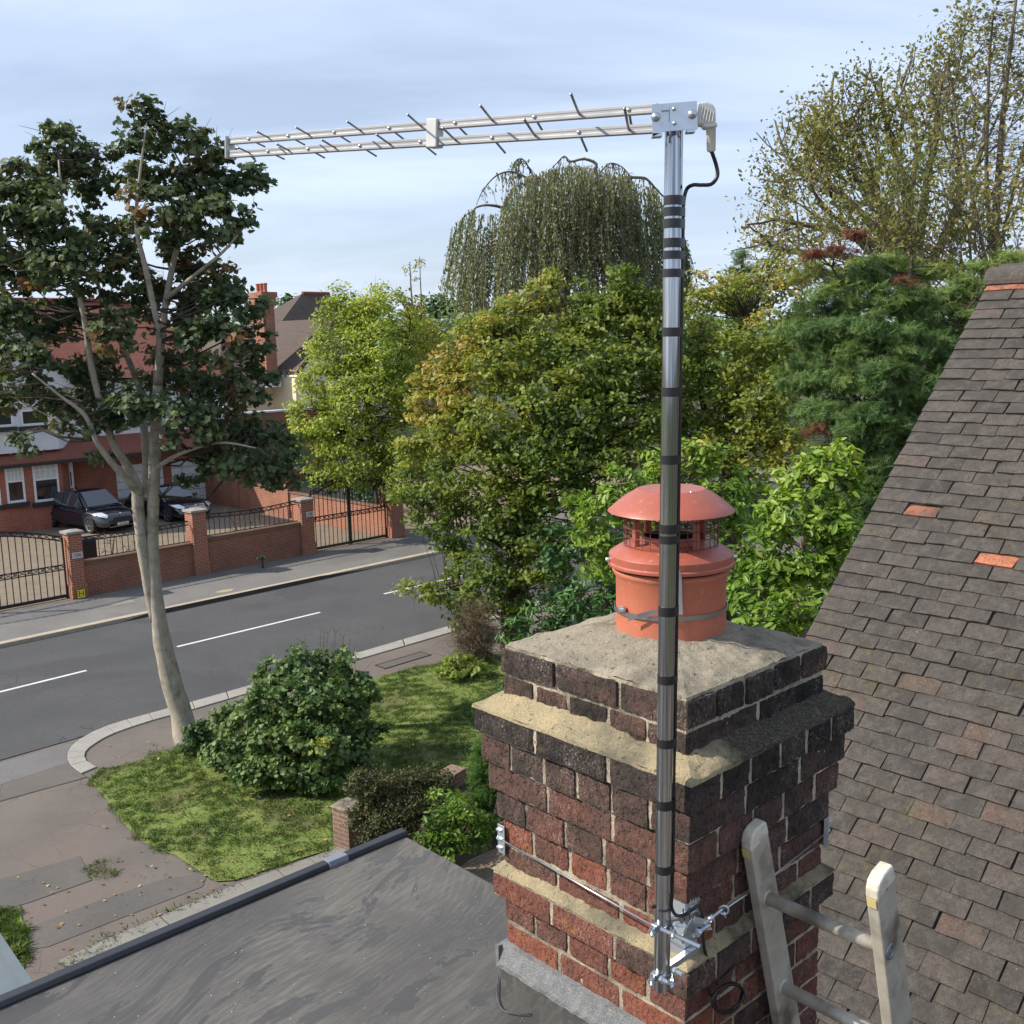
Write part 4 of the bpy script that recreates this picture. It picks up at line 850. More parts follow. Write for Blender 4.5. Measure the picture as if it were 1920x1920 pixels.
def pier(x0, x1, ytop, label, plaque=None, n=NF, t0=None, t1=None, ztop=None):
    t0 = tp(x0, n) if t0 is None else t0; t1 = tp(x1, n) if t1 is None else t1; zt_ = HP(x0, ytop, n)[2] if ztop is None else ztop; w = t1-t0
    th = thing('gate_pier', world(n+w/2, (t0+t1)/2, .1), label, 'brick pier', 'brick piers of the driveway wall')
    mb = MB(); mb.obox(world(n, t0, .08), TR*w, NR*w, ZZ*(zt_-.08)); mb.obox(world(n-.03, t0-.03, .08), TR*(w+.06), NR*(w+.06), ZZ*.45); mb.build('brick_shaft', M_pier, th)
    mb = MB(); e = .06; a = world(n-e, t0-e, zt_); W_ = w+2*e
    q = [a, a+TR*W_, a+TR*W_+NR*W_, a+NR*W_]; c = sum(q)/4; mb.add([*q, *[p+ZZ*.07 for p in q], c+ZZ*.13], [[0, 3, 2, 1], [0, 1, 5, 4], [1, 2, 6, 5], [2, 3, 7, 6], [3, 0, 4, 7], [4, 5, 8], [5, 6, 8], [6, 7, 8], [7, 4, 8]])
    mb.build('stone_cap', M_cap, th)
    if plaque:
        p = HP(*plaque, n-.035); mb = MB(); mb.cbox(p, TR*.34, ZZ*.20, NR*.02); pq = mb.build('number_plaque', M_plaq, th); text('house_number', '134', .15, p-NR*.012, TR, -NR, M_txt, th)
    return th, t0, t1, zt_
p1 = pier(131, 157, 1002, 'brick gate pier beside the yellow H sign, with pale stone cap', (145, 1041))
p2 = pier(366, 392, 961, 'brick pier between the two railing panels, seen right of the tree trunk', None)
p3 = pier(570, 593, 940, 'brick gate pier with number plaque at the near side of the double gates', (581, 964))
t4 = tp(737); p4 = pier(737, 760, 912, 'brick gate pier half hidden in foliage at the far side of the double gates')
p5 = pier(0, 0, 0, 'brick pier standing back in the dividing wall behind the double gates', None, 40.0, t4+.02, t4+.02+.55, at_plane(612, 893, TR, t4)[2])
def lowwall(ta, tb, x, ytop, label):
    zt_ = HP(x, ytop)[2]; th = thing('garden_wall', world(NF+.2, (ta+tb)/2, .1), label, 'garden wall', 'low brick walls between the piers'); n = NF+.13
    mb = MB(); mb.obox(world(n, ta, .06), TR*(tb-ta), NR*.22, ZZ*(zt_-.12)); mb.obox(world(n-.05, ta+.001, .06), TR*(tb-ta-.002), NR*.05, ZZ*.40); mb.build('brickwork', M_lwall, th)
    mb = MB(); mb.obox(world(n-.035, ta+.002, zt_-.06), TR*(tb-ta-.004), NR*.30, ZZ*.06); mb.obox(world(n-.018, ta+.002, zt_-.16), TR*(tb-ta-.004), NR*.26, ZZ*.06); mb.build('coping', M_coping, th, bevel=.012); return zt_
zw1 = lowwall(p1[2], p2[1], 260, 1036, 'low brick wall with coping between the H sign pier and the pier right of the trunk')
zw2 = lowwall(p2[2], p3[1], 480, 994, 'low brick wall with coping left of the double gates')
def railing(name, ta, tb, z0, z1f, label, cat, group, n=NF+.24, mid=None, sp=.2, d=TR, org=None, r=.014):
    o_ = (lambda t, z: world(n, t, z)) if org is None else org; th = thing(name, o_((ta+tb)/2, z0), label, cat, group); m = max(2, round((tb-ta)/sp))
    mb = MB()
    for i in range(1, m): t = ta+(tb-ta)*i/m; mb.tube([o_(t, z0+.03), o_(t, z1f(t)-.14)], r, 5)
    mb.build('bars', M_iron, th)
    mb = MB(); ts = np.linspace(ta, tb, max(8, m)); mb.tube([o_(t, z0+.04) for t in ts], r*1.3, 5)
    for off in (0, -.14): mb.tube([o_(t, z1f(t)+off) for t in ts], r*1.2, 5)
    if mid: [mb.tube([o_(t, mid+q) for t in ts], r*1.2, 5) for q in (0, .16)]
    mb.build('rails', M_iron, th); mb = MB()
    tt = np.linspace(ta+.03, tb-.03, int((tb-ta)*26))
    for off, zf_ in [(0, z1f)]+([(0, lambda t: mid+.16)] if mid else []):
        mb.tube([o_(t, zf_(t)-.07+.055*math.sin((t-ta)*15)) for t in tt], r*.8, 4); mb.tube([o_(t, zf_(t)-.07-.055*math.sin((t-ta)*15)) for t in tt], r*.8, 4)
        for k in range(int((tb-ta)/.42)):
            c = ta+.21+k*.42; mb.tube([o_(c+.05*math.cos(q), zf_(c)-.07+.05*math.sin(q)) for q in np.linspace(0, 5.5, 9)], r*.7, 4)
    mb.build('scrollwork', M_iron, th); return th
zr1 = HP(340, 981)[2]; zr2 = HP(480, 951)[2]
railing('fence_railing', p1[2]+.02, p2[1]-.02, zw1, lambda t: zr1-.03*math.sin((t-p1[2])/(p2[1]-p1[2])*math.pi), 'black iron railing on the low wall either side of the tree trunk', 'railing', 'iron railings on the low walls')
railing('fence_railing', p2[2]+.02, p3[1]-.02, zw2, lambda t: zr2-.10*math.sin((t-p2[2])/(p3[1]-p2[2])*math.pi), 'black iron railing on the low wall left of the double gates', 'railing', 'iron railings on the low walls')
def gate(ta, tb, ztA, ztM, zmid, label):
    th = railing('driveway_gate', ta+.06, tb-.06, .14, lambda t: ztA+(ztM-ztA)*math.sin((t-ta)/(tb-ta)*math.pi), label, 'gate', 'iron driveway gates', n=NF+.30, mid=zmid, sp=.2, r=.016)
    mb = MB(); n = NF+.30
    for t in (ta+.07, (ta+tb)/2-.05, (ta+tb)/2+.05, tb-.07): mb.cbox(world(n, t, .1+(ztA-.1)/2), TR*.05, NR*.05, ZZ*(ztA-.1+(.0 if t < ta+.1 or t > tb-.1 else (ztM-ztA))))
    mb.obox(world(n-.03, ta+.07, .14), TR*(tb-ta-.14), NR*.06, ZZ*.10); mb.build('frame', M_iron, th); return th
gate(p1[1]-5.2, p1[1], HP(110, 1012)[2], HP(55, 990)[2], HP(60, 1082)[2], 'arched black iron driveway gate left of the H sign pier')
gate(p3[2], p4[1], HP(598, 924)[2], HP(655, 895)[2], HP(655, 970)[2], 'pair of black iron gates with scrollwork before the brick dividing wall')
th = pier(0, 0, 0, 'brick gate pier outside the picture edge holding the arched gate', None, NF, p1[1]-5.75, p1[1]-5.2, p1[3])
# dividing wall back to the house, faces along the drive
zd = at_plane(690, 948, TR, t4+.1)[2]
dw = thing('dividing_wall', world(40, t4+.2, .1), 'sunlit orange brick dividing wall running back from the gates to the garage', 'wall')
mb = MB(); mb.obox(world(NF+.62, t4+.10, .06), TR*.22, NR*(40.0-NF-.62), ZZ*(zd-.06)); mb.obox(world(40.57, t4+.10, .06), TR*.22, NR*3.8, ZZ*(zd+.1-.06)); mb.obox(world(44.4, t4+.06, .06), TR*.26, NR*4.2, ZZ*(zd+.45)); mb.build('brickwork', M_pier, dw)
mb = MB(); mb.obox(world(NF+.62, t4+.06, zd), TR*.30, NR*(40.0-NF-.64), ZZ*.07); mb.obox(world(40.58, t4+.06, zd+.1), TR*.30, NR*3.8, ZZ*.07); mb.build('coping', M_coping, dw)
for na, nb, z0, z1 in ((NF+.7, 39.95, zd+.07, zd+1.25), (40.6, 44.3, zd+.17, zd+1.5)):
    railing('fence_railing', na, nb, z0, lambda t, a=na, b_=nb, z=z1: z-.15*math.sin((t-a)/(b_-a)*math.pi), 'black iron railing on the dividing wall ' + ('nearest the double gates' if na < 38 else 'behind its brick pier'), 'railing', 'iron railings on the low walls', org=lambda t, z: world(t, t4+.2, z), sp=.22)
# hydrant sign
M_ysign = plain('yellow_sign', (.75, .62, .05), .5); hy = thing('hydrant_sign', HP(152.5, 1113, NF-.05), 'small yellow H sign low on the brick wall beside the gate pier', 'sign')
p = HP(152.5, 1113, NF-.10); mb = MB(); mb.cbox(p, TR*.27, ZZ*.30, NR*.02); mb.build('plate', M_ysign, hy); text('letter', 'H', .26, p-NR*.012, TR, -NR, M_txt, hy, .004)
mb = MB()
for s in (-1, 1): mb.cbox(p-NR*.011+TR*.126*s, TR*.014, ZZ*.30, NR*.004); mb.cbox(p-NR*.011+ZZ*.142*s, TR*.236, ZZ*.014, NR*.004)
mb.build('border', M_txt, hy)
# black storage bin behind the railing
bn = thing('storage_bin', HP(169, 1052, NF+1.4)*A3(1, 1, 0)+ZZ*.1, 'square black bin behind the railing next to the H sign pier', 'bin')
a, b_ = tp(157, NF+1.3), tp(184, NF+1.3); zt_ = HP(170, 1009, NF+1.3)[2]; mb = MB(); mb.obox(world(NF+1.3, a, .1), TR*(b_-a), NR*.5, ZZ*(zt_-.16)); mb.build('body', M_rubber, bn, bevel=.03); mb = MB(); mb.obox(world(NF+1.27, a-.03, zt_-.06), TR*(b_-a+.06), NR*.56, ZZ*.06); mb.build('lid', M_rubber, bn, bevel=.02)
# ================================================================ the red and white house over the road
M_hbrick = brickmat('red_house_brick', (.38, .085, .045), (.27, .07, .04), (.36, .26, .18), dirt=(.16, .05, .035))
M_render = surf('white_render', (.62, .64, .66), (.55, .57, .60), 2, .8, .2, 60); M_creamr = surf('cream_render', (.74, .68, .48), (.68, .62, .45), 1.2, .85, .2, 60)
M_paint = plain('white_paint', (.72, .73, .75), .4); M_timber = plain('black_timber', (.02, .02, .022), .6)
def tileroof(name, c1, c2, mor, gh=.11): return brickmat(name, c1, c2, mor, .17, gh, .012, dirt=tuple(x*.6 for x in c2))
M_rtile = tileroof('red_roof_tile', (.29, .092, .058), (.235, .078, .05), (.07, .025, .02)); M_btile = tileroof('brown_roof_tile', (.105, .072, .058), (.085, .060, .05), (.03, .022, .018))
def glass_mat():
    m, t, b, o = newmat('window_glass'); b.inputs['Base Color'].default_value = (.012, .014, .018, 1); b.inputs['Roughness'].default_value = .05; b.inputs['Specular IOR Level'].default_value = .8; return m
M_glass = glass_mat(); M_curt = plain('pale_blind', (.55, .57, .55), .8)
HN = 47.6
hA = thing('brick_house', world(HN+3, tp(120, HN, 900), .1), 'red brick and white render house with red tile roof behind the street tree', 'house')
tg = lambda x, n=HN: HP(x, 900, n)@TR
zz = lambda x, y, n=HN: HP(x, y, n)[2]
tL, tR = tg(-90), tg(428); zEav = zz(300, 705); zGF = zz(200, 850)
mb = MB(); mb.obox(world(HN, tL, .05), TR*(tR-tL), NR*9, ZZ*(zGF-.05)); mb.build('wall', M_hbrick, hA)
mb = MB(); mb.obox(world(HN+.04, tL+.04, zGF), TR*(tR-tL-.08), NR*8.9, ZZ*(zEav-zGF)); mb.build('rendered_wall', M_render, hA)
tB0, tB1, tB2, tB3 = tg(-60), tg(-30, HN-1.1), tg(118, HN-1.1), tg(142)     # canted bay
mb = MB(); mb.prism([world(HN+.02, tB0, .05), world(HN-1.1, tB1, .05), world(HN-1.1, tB2, .05), world(HN+.02, tB3, .05)], ZZ*(zGF-.05)); mb.build('bay', M_hbrick, hA)
mb = MB(); zb2 = zz(60, 770, HN-1.0); mb.prism([world(HN+.06, tB0, zGF+.5), world(HN-1.0, tB1, zGF+.5), world(HN-1.0, tB2, zGF+.5), world(HN+.06, tB3, zGF+.5)], ZZ*(zEav-zGF-.5)); mb.build('rendered_bay', M_render, hA)
mb = MB(); P0 = world(HN-1.6, tL, zGF-.06); mb.prism([world(HN-1.45, tL-.2, zGF), world(HN-1.45, tL-.2, zGF+.1), world(HN+.06, tL-.2, zGF+.85), world(HN+.06, tL-.2, zGF)], TR*(tR-tL+.4)); mb.build('apron_roof', M_rtile, hA)
mb = MB(); mb.obox(world(HN-1.50, tL-.2, zGF-.10), TR*(tR-tL+.4), NR*.12, ZZ*.14); mb.build('gutter', M_timber, hA)
def window(px, n, cols=3, rows=2, ttl='window', parent=None, upper=True, frame=.09):
    x0, y0, x1, y1 = px; ta, tb = tg(x0, n), tg(x1, n); zt_, zb_ = HP((x0+x1)/2, y0, n)[2], HP((x0+x1)/2, y1, n)[2]; w, h = tb-ta, zt_-zb_
    mb = MB(); f = frame; mb.obox(world(n-.03, ta, zb_), TR*f, NR*.05, ZZ*h); mb.obox(world(n-.03, tb-f, zb_), TR*f, NR*.05, ZZ*h); mb.obox(world(n-.03, ta+f, zb_), TR*(w-2*f), NR*.05, ZZ*f*1.2); mb.obox(world(n-.03, ta+f, zt_-f), TR*(w-2*f), NR*.05, ZZ*f); zm = zb_+h*.52; mb.obox(world(n-.035, ta+f, zm), TR*(w-2*f), NR*.045, ZZ*f*.8)
    for i in range(1, cols+1): mb.obox(world(n-.018, ta+f+(w-2*f)*i/(cols+1)-.02, zm+f*.8), TR*.04, NR*.02, ZZ*(zt_-f-zm-f*.8))
    for j in range(1, rows): mb.obox(world(n-.017, ta+f, zm+(zt_-zm)*j/rows), TR*(w-2*f), NR*.018, ZZ*.04)
    wd = mb.build('window', M_paint, parent); mb = MB(); mb.obox(world(n-.008, ta+f*.9, zb_+f), TR*(w-2*f*.9), NR*.004, ZZ*(zm-zb_-f)); mb.build('pane', M_glass, wd)
    mb = MB(); mb.obox(world(n-.008, ta+f*.9, zm), TR*(w-2*f*.9), NR*.004, ZZ*(zt_-f*.9-zm)); mb.build('pane', M_curt, wd)
    mb = MB(); mb.obox(world(n-.12, ta-.12, zb_-.20), TR*(w+.24), NR*.16, ZZ*.19); mb.build('sill', M_timber, wd)
for q in ((-42, 874, -2, 950), (10, 868, 45, 943), (62, 862, 110, 940)): window(q, HN-1.11, parent=hA)
for q in ((2, 728, 36, 800), (50, 745, 104, 797)): window(q, HN-1.01, parent=hA)
window((128, 857, 138, 915), HN-.45, 1, parent=hA)
for q in ((218, 868, 306, 945), (322, 862, 412, 941)):
    ta, tb = tg(q[0]), tg(q[2]); zt_ = HP(365, 858, HN)[2]; mb = MB()
    for k in range(6): h = (zt_-.1)/6; mb.obox(world(HN-.05, ta, .1+k*h), TR*(tb-ta), NR*.05, ZZ*(h-.025))
    g_ = mb.build('garage_door', M_paint, hA, bevel=.008); mb = MB(); mb.cbox(world(HN-.07, (ta+tb)/2, 1.0), TR*.2, NR*.04, ZZ*.05); mb.build('handle', M_timber, g_)
mb = MB(); 
for (a, b_) in (((212, 712), (212, 800)), ((264, 712), (264, 800)), ((284, 708), (284, 798)), ((340, 712), (340, 790)), ((212, 712), (420, 712)), ((212, 798), (420, 788)), ((264, 755), (245, 800)), ((264, 725), (280, 755)), ((284, 755), (300, 795)), ((380, 712), (380, 785))):
    A_, B_ = HP(*a, HN-.02), HP(*b_, HN-.02); d = B_-A_; s = nrm(np.cross(d, NR)); mb.cbox((A_+B_)/2, d, s*.14, NR*.06)
mb.build('timber_framing', M_timber, hA)
zRi = HP(200, 566, HN+4.8)[2]; e = .45
a, b_, c, d = [world(HN-e, tL-e, zEav), world(HN-e, tR+e, zEav), world(HN+9+e, tR+e, zEav), world(HN+9+e, tL-e, zEav)]; r0, r1 = world(HN+4.8, tL+3.5, zRi), world(HN+4.8, tg(262, HN+4.8), zRi)
mb = MB(); mb.add([a, b_, c, d, r0, r1], [[0, 1, 5, 4], [1, 2, 5], [2, 3, 4, 5], [3, 0, 4], [0, 3, 2, 1]]); mb.build('roof', M_rtile, hA)
mb = MB(); zt_ = zRi-.7; tc_ = (tB0+tB2)/2; n0 = HN-1.5; hw = (tB3-tB0)/2+.7; A_ = [world(n0, tc_-hw, zEav-.3), world(n0, tc_+hw, zEav-.3), world(n0, tc_, zt_)]; mb.prism([A_[0], A_[2], world(n0, tc_, zt_-.2), world(n0, tc_-hw+.25, zEav-.3)], NR*6); mb.prism([A_[1], A_[2], world(n0, tc_, zt_-.2), world(n0, tc_+hw-.25, zEav-.3)], NR*6.003); mb.build('gable_roof', M_rtile, hA)
mb = MB(); mb.prism([world(n0+.3, tc_-hw+.3, zEav-.28), world(n0+.3, tc_+hw-.3, zEav-.28), world(n0+.3, tc_, zt_-.28)], NR*.1); mb.build('gable', M_render, hA)
mb = MB(); mb.tube([r0+ZZ*.05, r1+ZZ*.05], .12, 8); mb.tube([r1+ZZ*.05, b_+ZZ*.05], .09, 8); mb.build('ridge', M_rtile, hA)
# ================================================================ cream house further along
BN = 54.
hB = thing('cream_house', world(BN+4, tg(600, BN), .1), 'cream rendered house with brown hipped roof and tall brick chimney', 'house')
g0, g1, g2 = HP(556, 697, BN-.3), HP(628, 597, BN-.3), HP(712, 700, BN-.3); tw = tg(564, BN)
mb = MB(); w0 = world(BN, tw, 0); w1 = HP(704, 700, BN); mb.prism([w0, w1*A3(1, 1, 0), w1, HP(628, 606, BN), A3(w0[0], w0[1], HP(564, 694, BN)[2])], NR*9); mb.build('wall', M_creamr, hB)
mb = MB(); mb.prism([g0, g1, g1-ZZ*.3, g0-ZZ*.28+TR*.1], NR*10); mb.prism([g2, g1, g1-ZZ*.3, g2-ZZ*.28-TR*.1], NR*10.003); mb.build('roof', M_btile, hB)
mb = MB(); mb.obox(g0-ZZ*.32-NR*.05, NR*10.1, TR*.12, ZZ*.12); mb.build('gutter', M_paint, hB)
t_a, t_b = tg(478, BN+2.5), tg(540, BN+2.5); zt_ = HP(520, 690, BN+4)[2]
mb = MB(); mb.obox(world(BN+2.6, tw-3.4, 0), TR*3.5, NR*6, ZZ*zt_); mb.build('side_wall', M_creamr, hB)
mb = MB(); q = [world(BN+2.2, tw-3.9, zt_), world(BN+2.2, tw+3, zt_), world(BN+9, tw+3, zt_), world(BN+9, tw-3.9, zt_)]; zq = zt_+2.2; mb.add([*q, world(BN+5.6, tw-1.5, zq), world(BN+5.6, tw+3, zq)], [[0, 1, 5, 4], [1, 2, 5], [2, 3, 4, 5], [3, 0, 4], [0, 3, 2, 1]]); mb.build('lower_roof', M_btile, hB)
PN = BN+7.5; r0, r1 = HP(567, 550, PN+3), HP(617, 551, PN+3); b0, b1 = HP(500, 640, PN), HP(690, 640, PN); zb_ = b0[2]
q = [world(PN, b0@TR, zb_), world(PN, b1@TR, zb_), world(PN+7, b1@TR, zb_), world(PN+7, b0@TR, zb_)]
mb = MB(); mb.add([*q, r0, r1], [[0, 1, 5, 4], [1, 2, 5], [2, 3, 4, 5], [3, 0, 4], [0, 3, 2, 1]]); mb.build('hipped_roof', M_btile, hB)
mb = MB(); mb.obox(q[0]*A3(1, 1, 0)+TR*.4+NR*.4, TR*((b1-b0)@TR-.8), NR*6.2, ZZ*zb_); mb.build('rear_wall', M_creamr, hB)
mb = MB(); mb.tube([r0, r1], .14, 8); mb.build('ridge', M_rtile, hB)
cN = BN+1.3; c0_ = HP(500, 690, cN); c1_ = HP(533, 690, cN); w = (c1_-c0_)@TR*.62; zc1 = HP(515, 548, cN)[2]
mb = MB(); mb.obox(c0_-ZZ*1., TR*w, NR*1.3, ZZ*(zc1-c0_[2]+1.)); mb.obox(c0_*A3(1, 1, 0)+ZZ*(zc1-.75)-TR*.1-NR*.1, TR*(w+.2), NR*1.5, ZZ*.42); mb.obox(c0_*A3(1, 1, 0)+ZZ*(zc1-.33)-TR*.17-NR*.17, TR*(w+.34), NR*1.64, ZZ*.34); ch = mb.build('chimney', M_pier, hB)
M_cpot = plain('small_clay_pot', (.40, .12, .07), .7)
for k in range(3): mb = MB(); mb.lathe(c0_*A3(1, 1, 0)+TR*w*.5+NR*(.25+.4*k)+ZZ*zc1, [(.12, 0), (.14, .05), (.11, .1), (.12, .45), (.15, .5), (.13, .55), (.09, .55)], 12); mb.build('pot', M_cpot, ch)
mb = MB(); mb.cbox(c0_+TR*w/2+NR*.65-ZZ*1.0, TR*(w+.2), NR*1.5, ZZ*.35); mb.build('flashing', M_paint, ch)
hC = thing('distant_house', HP(680, 600, 85)*A3(1, 1, 0), 'distant dark roof with small flue between the cream house and the trees', 'house')
mb = MB(); a, b_ = HP(640, 578, 85), HP(692, 578, 85); mb.prism([a-ZZ*1.8-NR*3, a, a-ZZ*1.8+NR*3], TR*((b_-a)@TR)); mb.build('roof', M_btile, hC); mb = MB(); mb.obox(a*A3(1, 1, 0)-NR*2.7, NR*5.4, TR*((b_-a)@TR), ZZ*(a[2]-1.81)); mb.build('wall', M_creamr, hC)
mb = MB(); mb.tube([HP(659, 580, 85), HP(659, 569, 85)], .18, 8); mb.build('flue', M_timber, hC)
bw = thing('boundary_wall', world(50, tg(530, 50), .1), 'dark brick wall with pale coping below the cream house', 'wall')
mb = MB(); a = HP(500, 772, 50.5); mb.obox(world(50.5, a@TR-2.5, 0), TR*7, NR*.3, ZZ*(a[2]-.05)); mb.build('brickwork', M_lwall, bw); mb = MB(); mb.obox(world(50.42, a@TR-2.5, a[2]-.05), TR*7, NR*.46, ZZ*.1); mb.build('coping', M_render, bw)
# ================================================================ cars
M_carb = plain('dark_blue_paint', (.012, .014, .024), .18, 0, 1.); M_carc = plain('black_blue_paint', (.010, .011, .018), .16, 0, 1.)
M_tyre = plain('tyre', (.012, .012, .012), .8); M_rim = plain('alloy', (.35, .34, .32), .3, .9); M_lamp = plain('lamp_glass', (.75, .78, .82), .12, .2, 1.); M_chrome = plain('chrome', (.7, .7, .72), .15, 1.)
M_plate = plain('plate_white', (.75, .75, .72), .4)
def carglass():
    m, t, b, o = newmat('car_glass'); b.inputs['Base Color'].default_value = (.045, .05, .06, 1); b.inputs['Roughness'].default_value = .08; b.inputs['Coat Weight'].default_value = 1; return m
M_cg = carglass()
def car(pos, heading, Lc, Wd, H_, label, mat, suv, grille):
    th = thing('parked_car', pos, label, 'car', 'cars parked in front of the garage'); X = nrm(heading); Y = np.cross(ZZ, X); pos = np.asarray(pos)
    Wp = lambda x, y, z: pos+X*x+Y*y+ZZ*z
    h = Wd/2; belt = .60*H_ if suv else .62*H_
    st = [(-.5, .74, .40, .62), (-.485, .86, .30, .80), (-.44, .95, .22, .90), (-.32, 1., .20, .99), (-.1, 1., .20, 1.0), (.1, 1., .20, .985), (.24, .995, .20, .96), (.34, .985, .22, .90), (.42, .95, .22, .82), (.47, .88, .24, .72), (.495, .76, .30, .58), (.503, .70, .36, .48)]
    rows = []
    for x, wf, zb, ztp in st:
        w = h*wf; zt_ = belt*ztp; zb = zb*1.1 if suv else zb*.9
        rows.append([Wp(x*Lc, s*a*w, z) for s, a, z in [(1, .80, zb), (1, .97, zb+.06), (1, 1., zb+(zt_-zb)*.35), (1, .985, zb+(zt_-zb)*.62), (1, .955, zb+(zt_-zb)*.86), (1, .86, zt_+.0), (1, .5, zt_+.035), (1, 0, zt_+.05), (-1, .5, zt_+.035), (-1, .86, zt_), (-1, .955, zb+(zt_-zb)*.86), (-1, .985, zb+(zt_-zb)*.62), (-1, 1., zb+(zt_-zb)*.35), (-1, .97, zb+.06), (-1, .80, zb)]])
    mb = MB(); R_ = np.array(rows); mb.grid(R_); 
    for e, rev in ((0, 0), (-1, 1)): r_ = list(R_[e]); mb.poly(r_ if rev else r_[::-1])
    mb.poly([p for p in R_[:, 0]]+[p for p in R_[::-1, -1]]); bo = mb.build('body', mat, th, smooth=True); sd = bo.modifiers.new('s', 'SUBSURF'); sd.levels = sd.render_levels = 1
    # greenhouse
    rs = -.46 if suv else -.36; gh = [(rs, .84, belt*.93, .86), (rs+.06 if suv else -.27, .80, H_*.90, .72), (-.12, .80, H_*.985, .70), (.0, .80, H_, .70), (.075, .79, H_*.965, .69), (.245, .86, belt*1.0, .84)]
    rw = []
    for x, wl, zt_, wt in gh:
        base = belt*.93; rw.append([Wp(x*Lc, h*.90, base-.05), Wp(x*Lc, h*(wl*.5+wt*.5)*1.02, base+(zt_-base)*.55), Wp(x*Lc, h*wt, max(base, zt_-.06)), Wp(x*Lc, h*wt*.8, zt_), Wp(x*Lc, 0, zt_+.02), Wp(x*Lc, -h*wt*.8, zt_), Wp(x*Lc, -h*wt, max(base, zt_-.06)), Wp(x*Lc, -h*(wl*.5+wt*.5)*1.02, base+(zt_-base)*.55), Wp(x*Lc, -h*.90, base-.05)])
    G = np.array(rw); mb = MB(); mb.grid(G); ro = mb.build('roof', mat, th, smooth=True); ro.modifiers.new('s', 'SUBSURF').levels = 1
    # windscreen and side windows laid just proud of the greenhouse
    def quadp(a, b_, c, d, nm, k=.02): mb = MB(); n_ = nrm(np.cross(b_-a, c-a)); ctr = Wp(0, 0, H_*.5); n_ = n_ if n_@((a+c)/2-ctr) > 0 else -n_; mb.prism([a+n_*k*.3, b_+n_*k*.3, c+n_*k*.3, d+n_*k*.3], n_*k); return mb.build(nm, M_cg, th, bevel=.004)
    F4, F5 = .085*Lc, .235*Lc; quadp(Wp(F4, h*.60, H_*.95), Wp(F4, -h*.60, H_*.95), Wp(F5, -h*.76, belt*1.03), Wp(F5, h*.76, belt*1.03), 'windscreen', .035)
    for s in (1, -1):
        for xa, xb, xc, xd in ((.07, -.115, -.115, .20), (-.13, -.27, -.32, -.13)): quadp(Wp(xa*Lc, s*h*.72, H_*.93), Wp(xb*Lc, s*h*.72, H_*(.94 if xa > 0 else .90)), Wp(xc*Lc, s*h*.885, belt*1.02), Wp(xd*Lc, s*h*.885, belt*1.02), 'side_window', .03)
        mb = MB(); mb.cbox(Wp(.19*Lc, s*h*1.02, belt*1.08), X*.12, Y*.22, ZZ*.15); mb.build('wing_mirror', mat, th, bevel=.04)
        mb = MB(); mb.prism([Wp(.36*Lc, s*h*.985, belt*.86), Wp(.445*Lc, s*h*.92, belt*.74), Wp(.487*Lc, s*h*.66, belt*.66), Wp(.478*Lc, s*h*.60, belt*.78), Wp(.42*Lc, s*h*.72, belt*.89)], (X*.03+Y*s*.02+ZZ*.015)); mb.build('headlight', M_lamp, th, bevel=.008)
        for wx in (.31, -.30):
            rw_ = .37 if suv else .34; c = Wp(wx*Lc, s*(h-.10), rw_); mb = MB(); mb.lathe(c, [(rw_*.68, -.12), (rw_*.96, -.12), (rw_, -.09), (rw_, .09), (rw_*.96, .115), (rw_*.70, .115)], 28, ax=Y*s, closed=True); wh = mb.build('wheel', M_tyre, th, smooth=True)
            mb = MB(); mb.lathe(c, [(0, .085), (.06, .09), (rw_*.60, .10), (rw_*.70, .118), (rw_*.70, .08), (rw_*.6, .07)], 24, ax=Y*s)
            rim = mb.build('rim', M_rim, wh); mb = MB(); t1 = X; t2 = np.cross(Y*s, X)
            for k in range(5): q = 2*math.pi*k/5+.3; d = t1*math.cos(q)+t2*math.sin(q); e_ = np.cross(d, Y*s); mb.prism([c+Y*s*.108+d*.09+e_*.03, c+Y*s*.108+d*rw_*.62+e_*.075, c+Y*s*.108+d*rw_*.62-e_*.075, c+Y*s*.108+d*.09-e_*.03], -Y*s*.003, 0)
            mb.build('spoke_gap', M_tyre, wh)
    mb = MB()
    gz0, gz1 = (.44, .66) if suv else (.50, .76); mb.prism([Wp(.497*Lc, h*.55, belt*gz0), Wp(.497*Lc, -h*.55, belt*gz0), Wp(.490*Lc, -h*.42, belt*gz1), Wp(.490*Lc, h*.42, belt*gz1)], X*.04); mb.build('grille', M_rubber if suv else M_chrome, th, bevel=.01)
    mb = MB(); mb.cbox(Wp(.503*Lc+.03, 0, .36+.04*suv), X*.01, Y*.54, ZZ*.12); pt = mb.build('number_plate', M_plate, th); text('plate_text', 'RP4 SRA' if suv else 'LD65 KVW', .105, Wp(.503*Lc+.037, 0, .36+.04*suv), Y, X, M_txt, th, .002)
    mb = MB(); mb.lathe(Wp(.478*Lc, 0, belt*.80), [(0, .02), (.035, .018), (.045, 0)], 14, ax=X+ZZ*.9); mb.build('badge', M_chrome, th)
    if suv: mb = MB(); mb.cbox(Wp(.50*Lc, 0, .30), X*.05, Y*Wd*.62, ZZ*.03); mb.build('lip', M_chrome, th)
    return th
hd = nrm(-NR+TR*.16)
car(world(45.3, 18.75, .1), hd, 4.92, 1.98, 1.72, 'dark blue SUV parked nose out beside the bay windows', M_carb, True, 0)
car(world(45.3, 22.35, .1), nrm(-NR+TR*.10), 5.1, 1.90, 1.48, 'black saloon car with chrome grille parked behind the tree trunk', M_carc, False, 1)
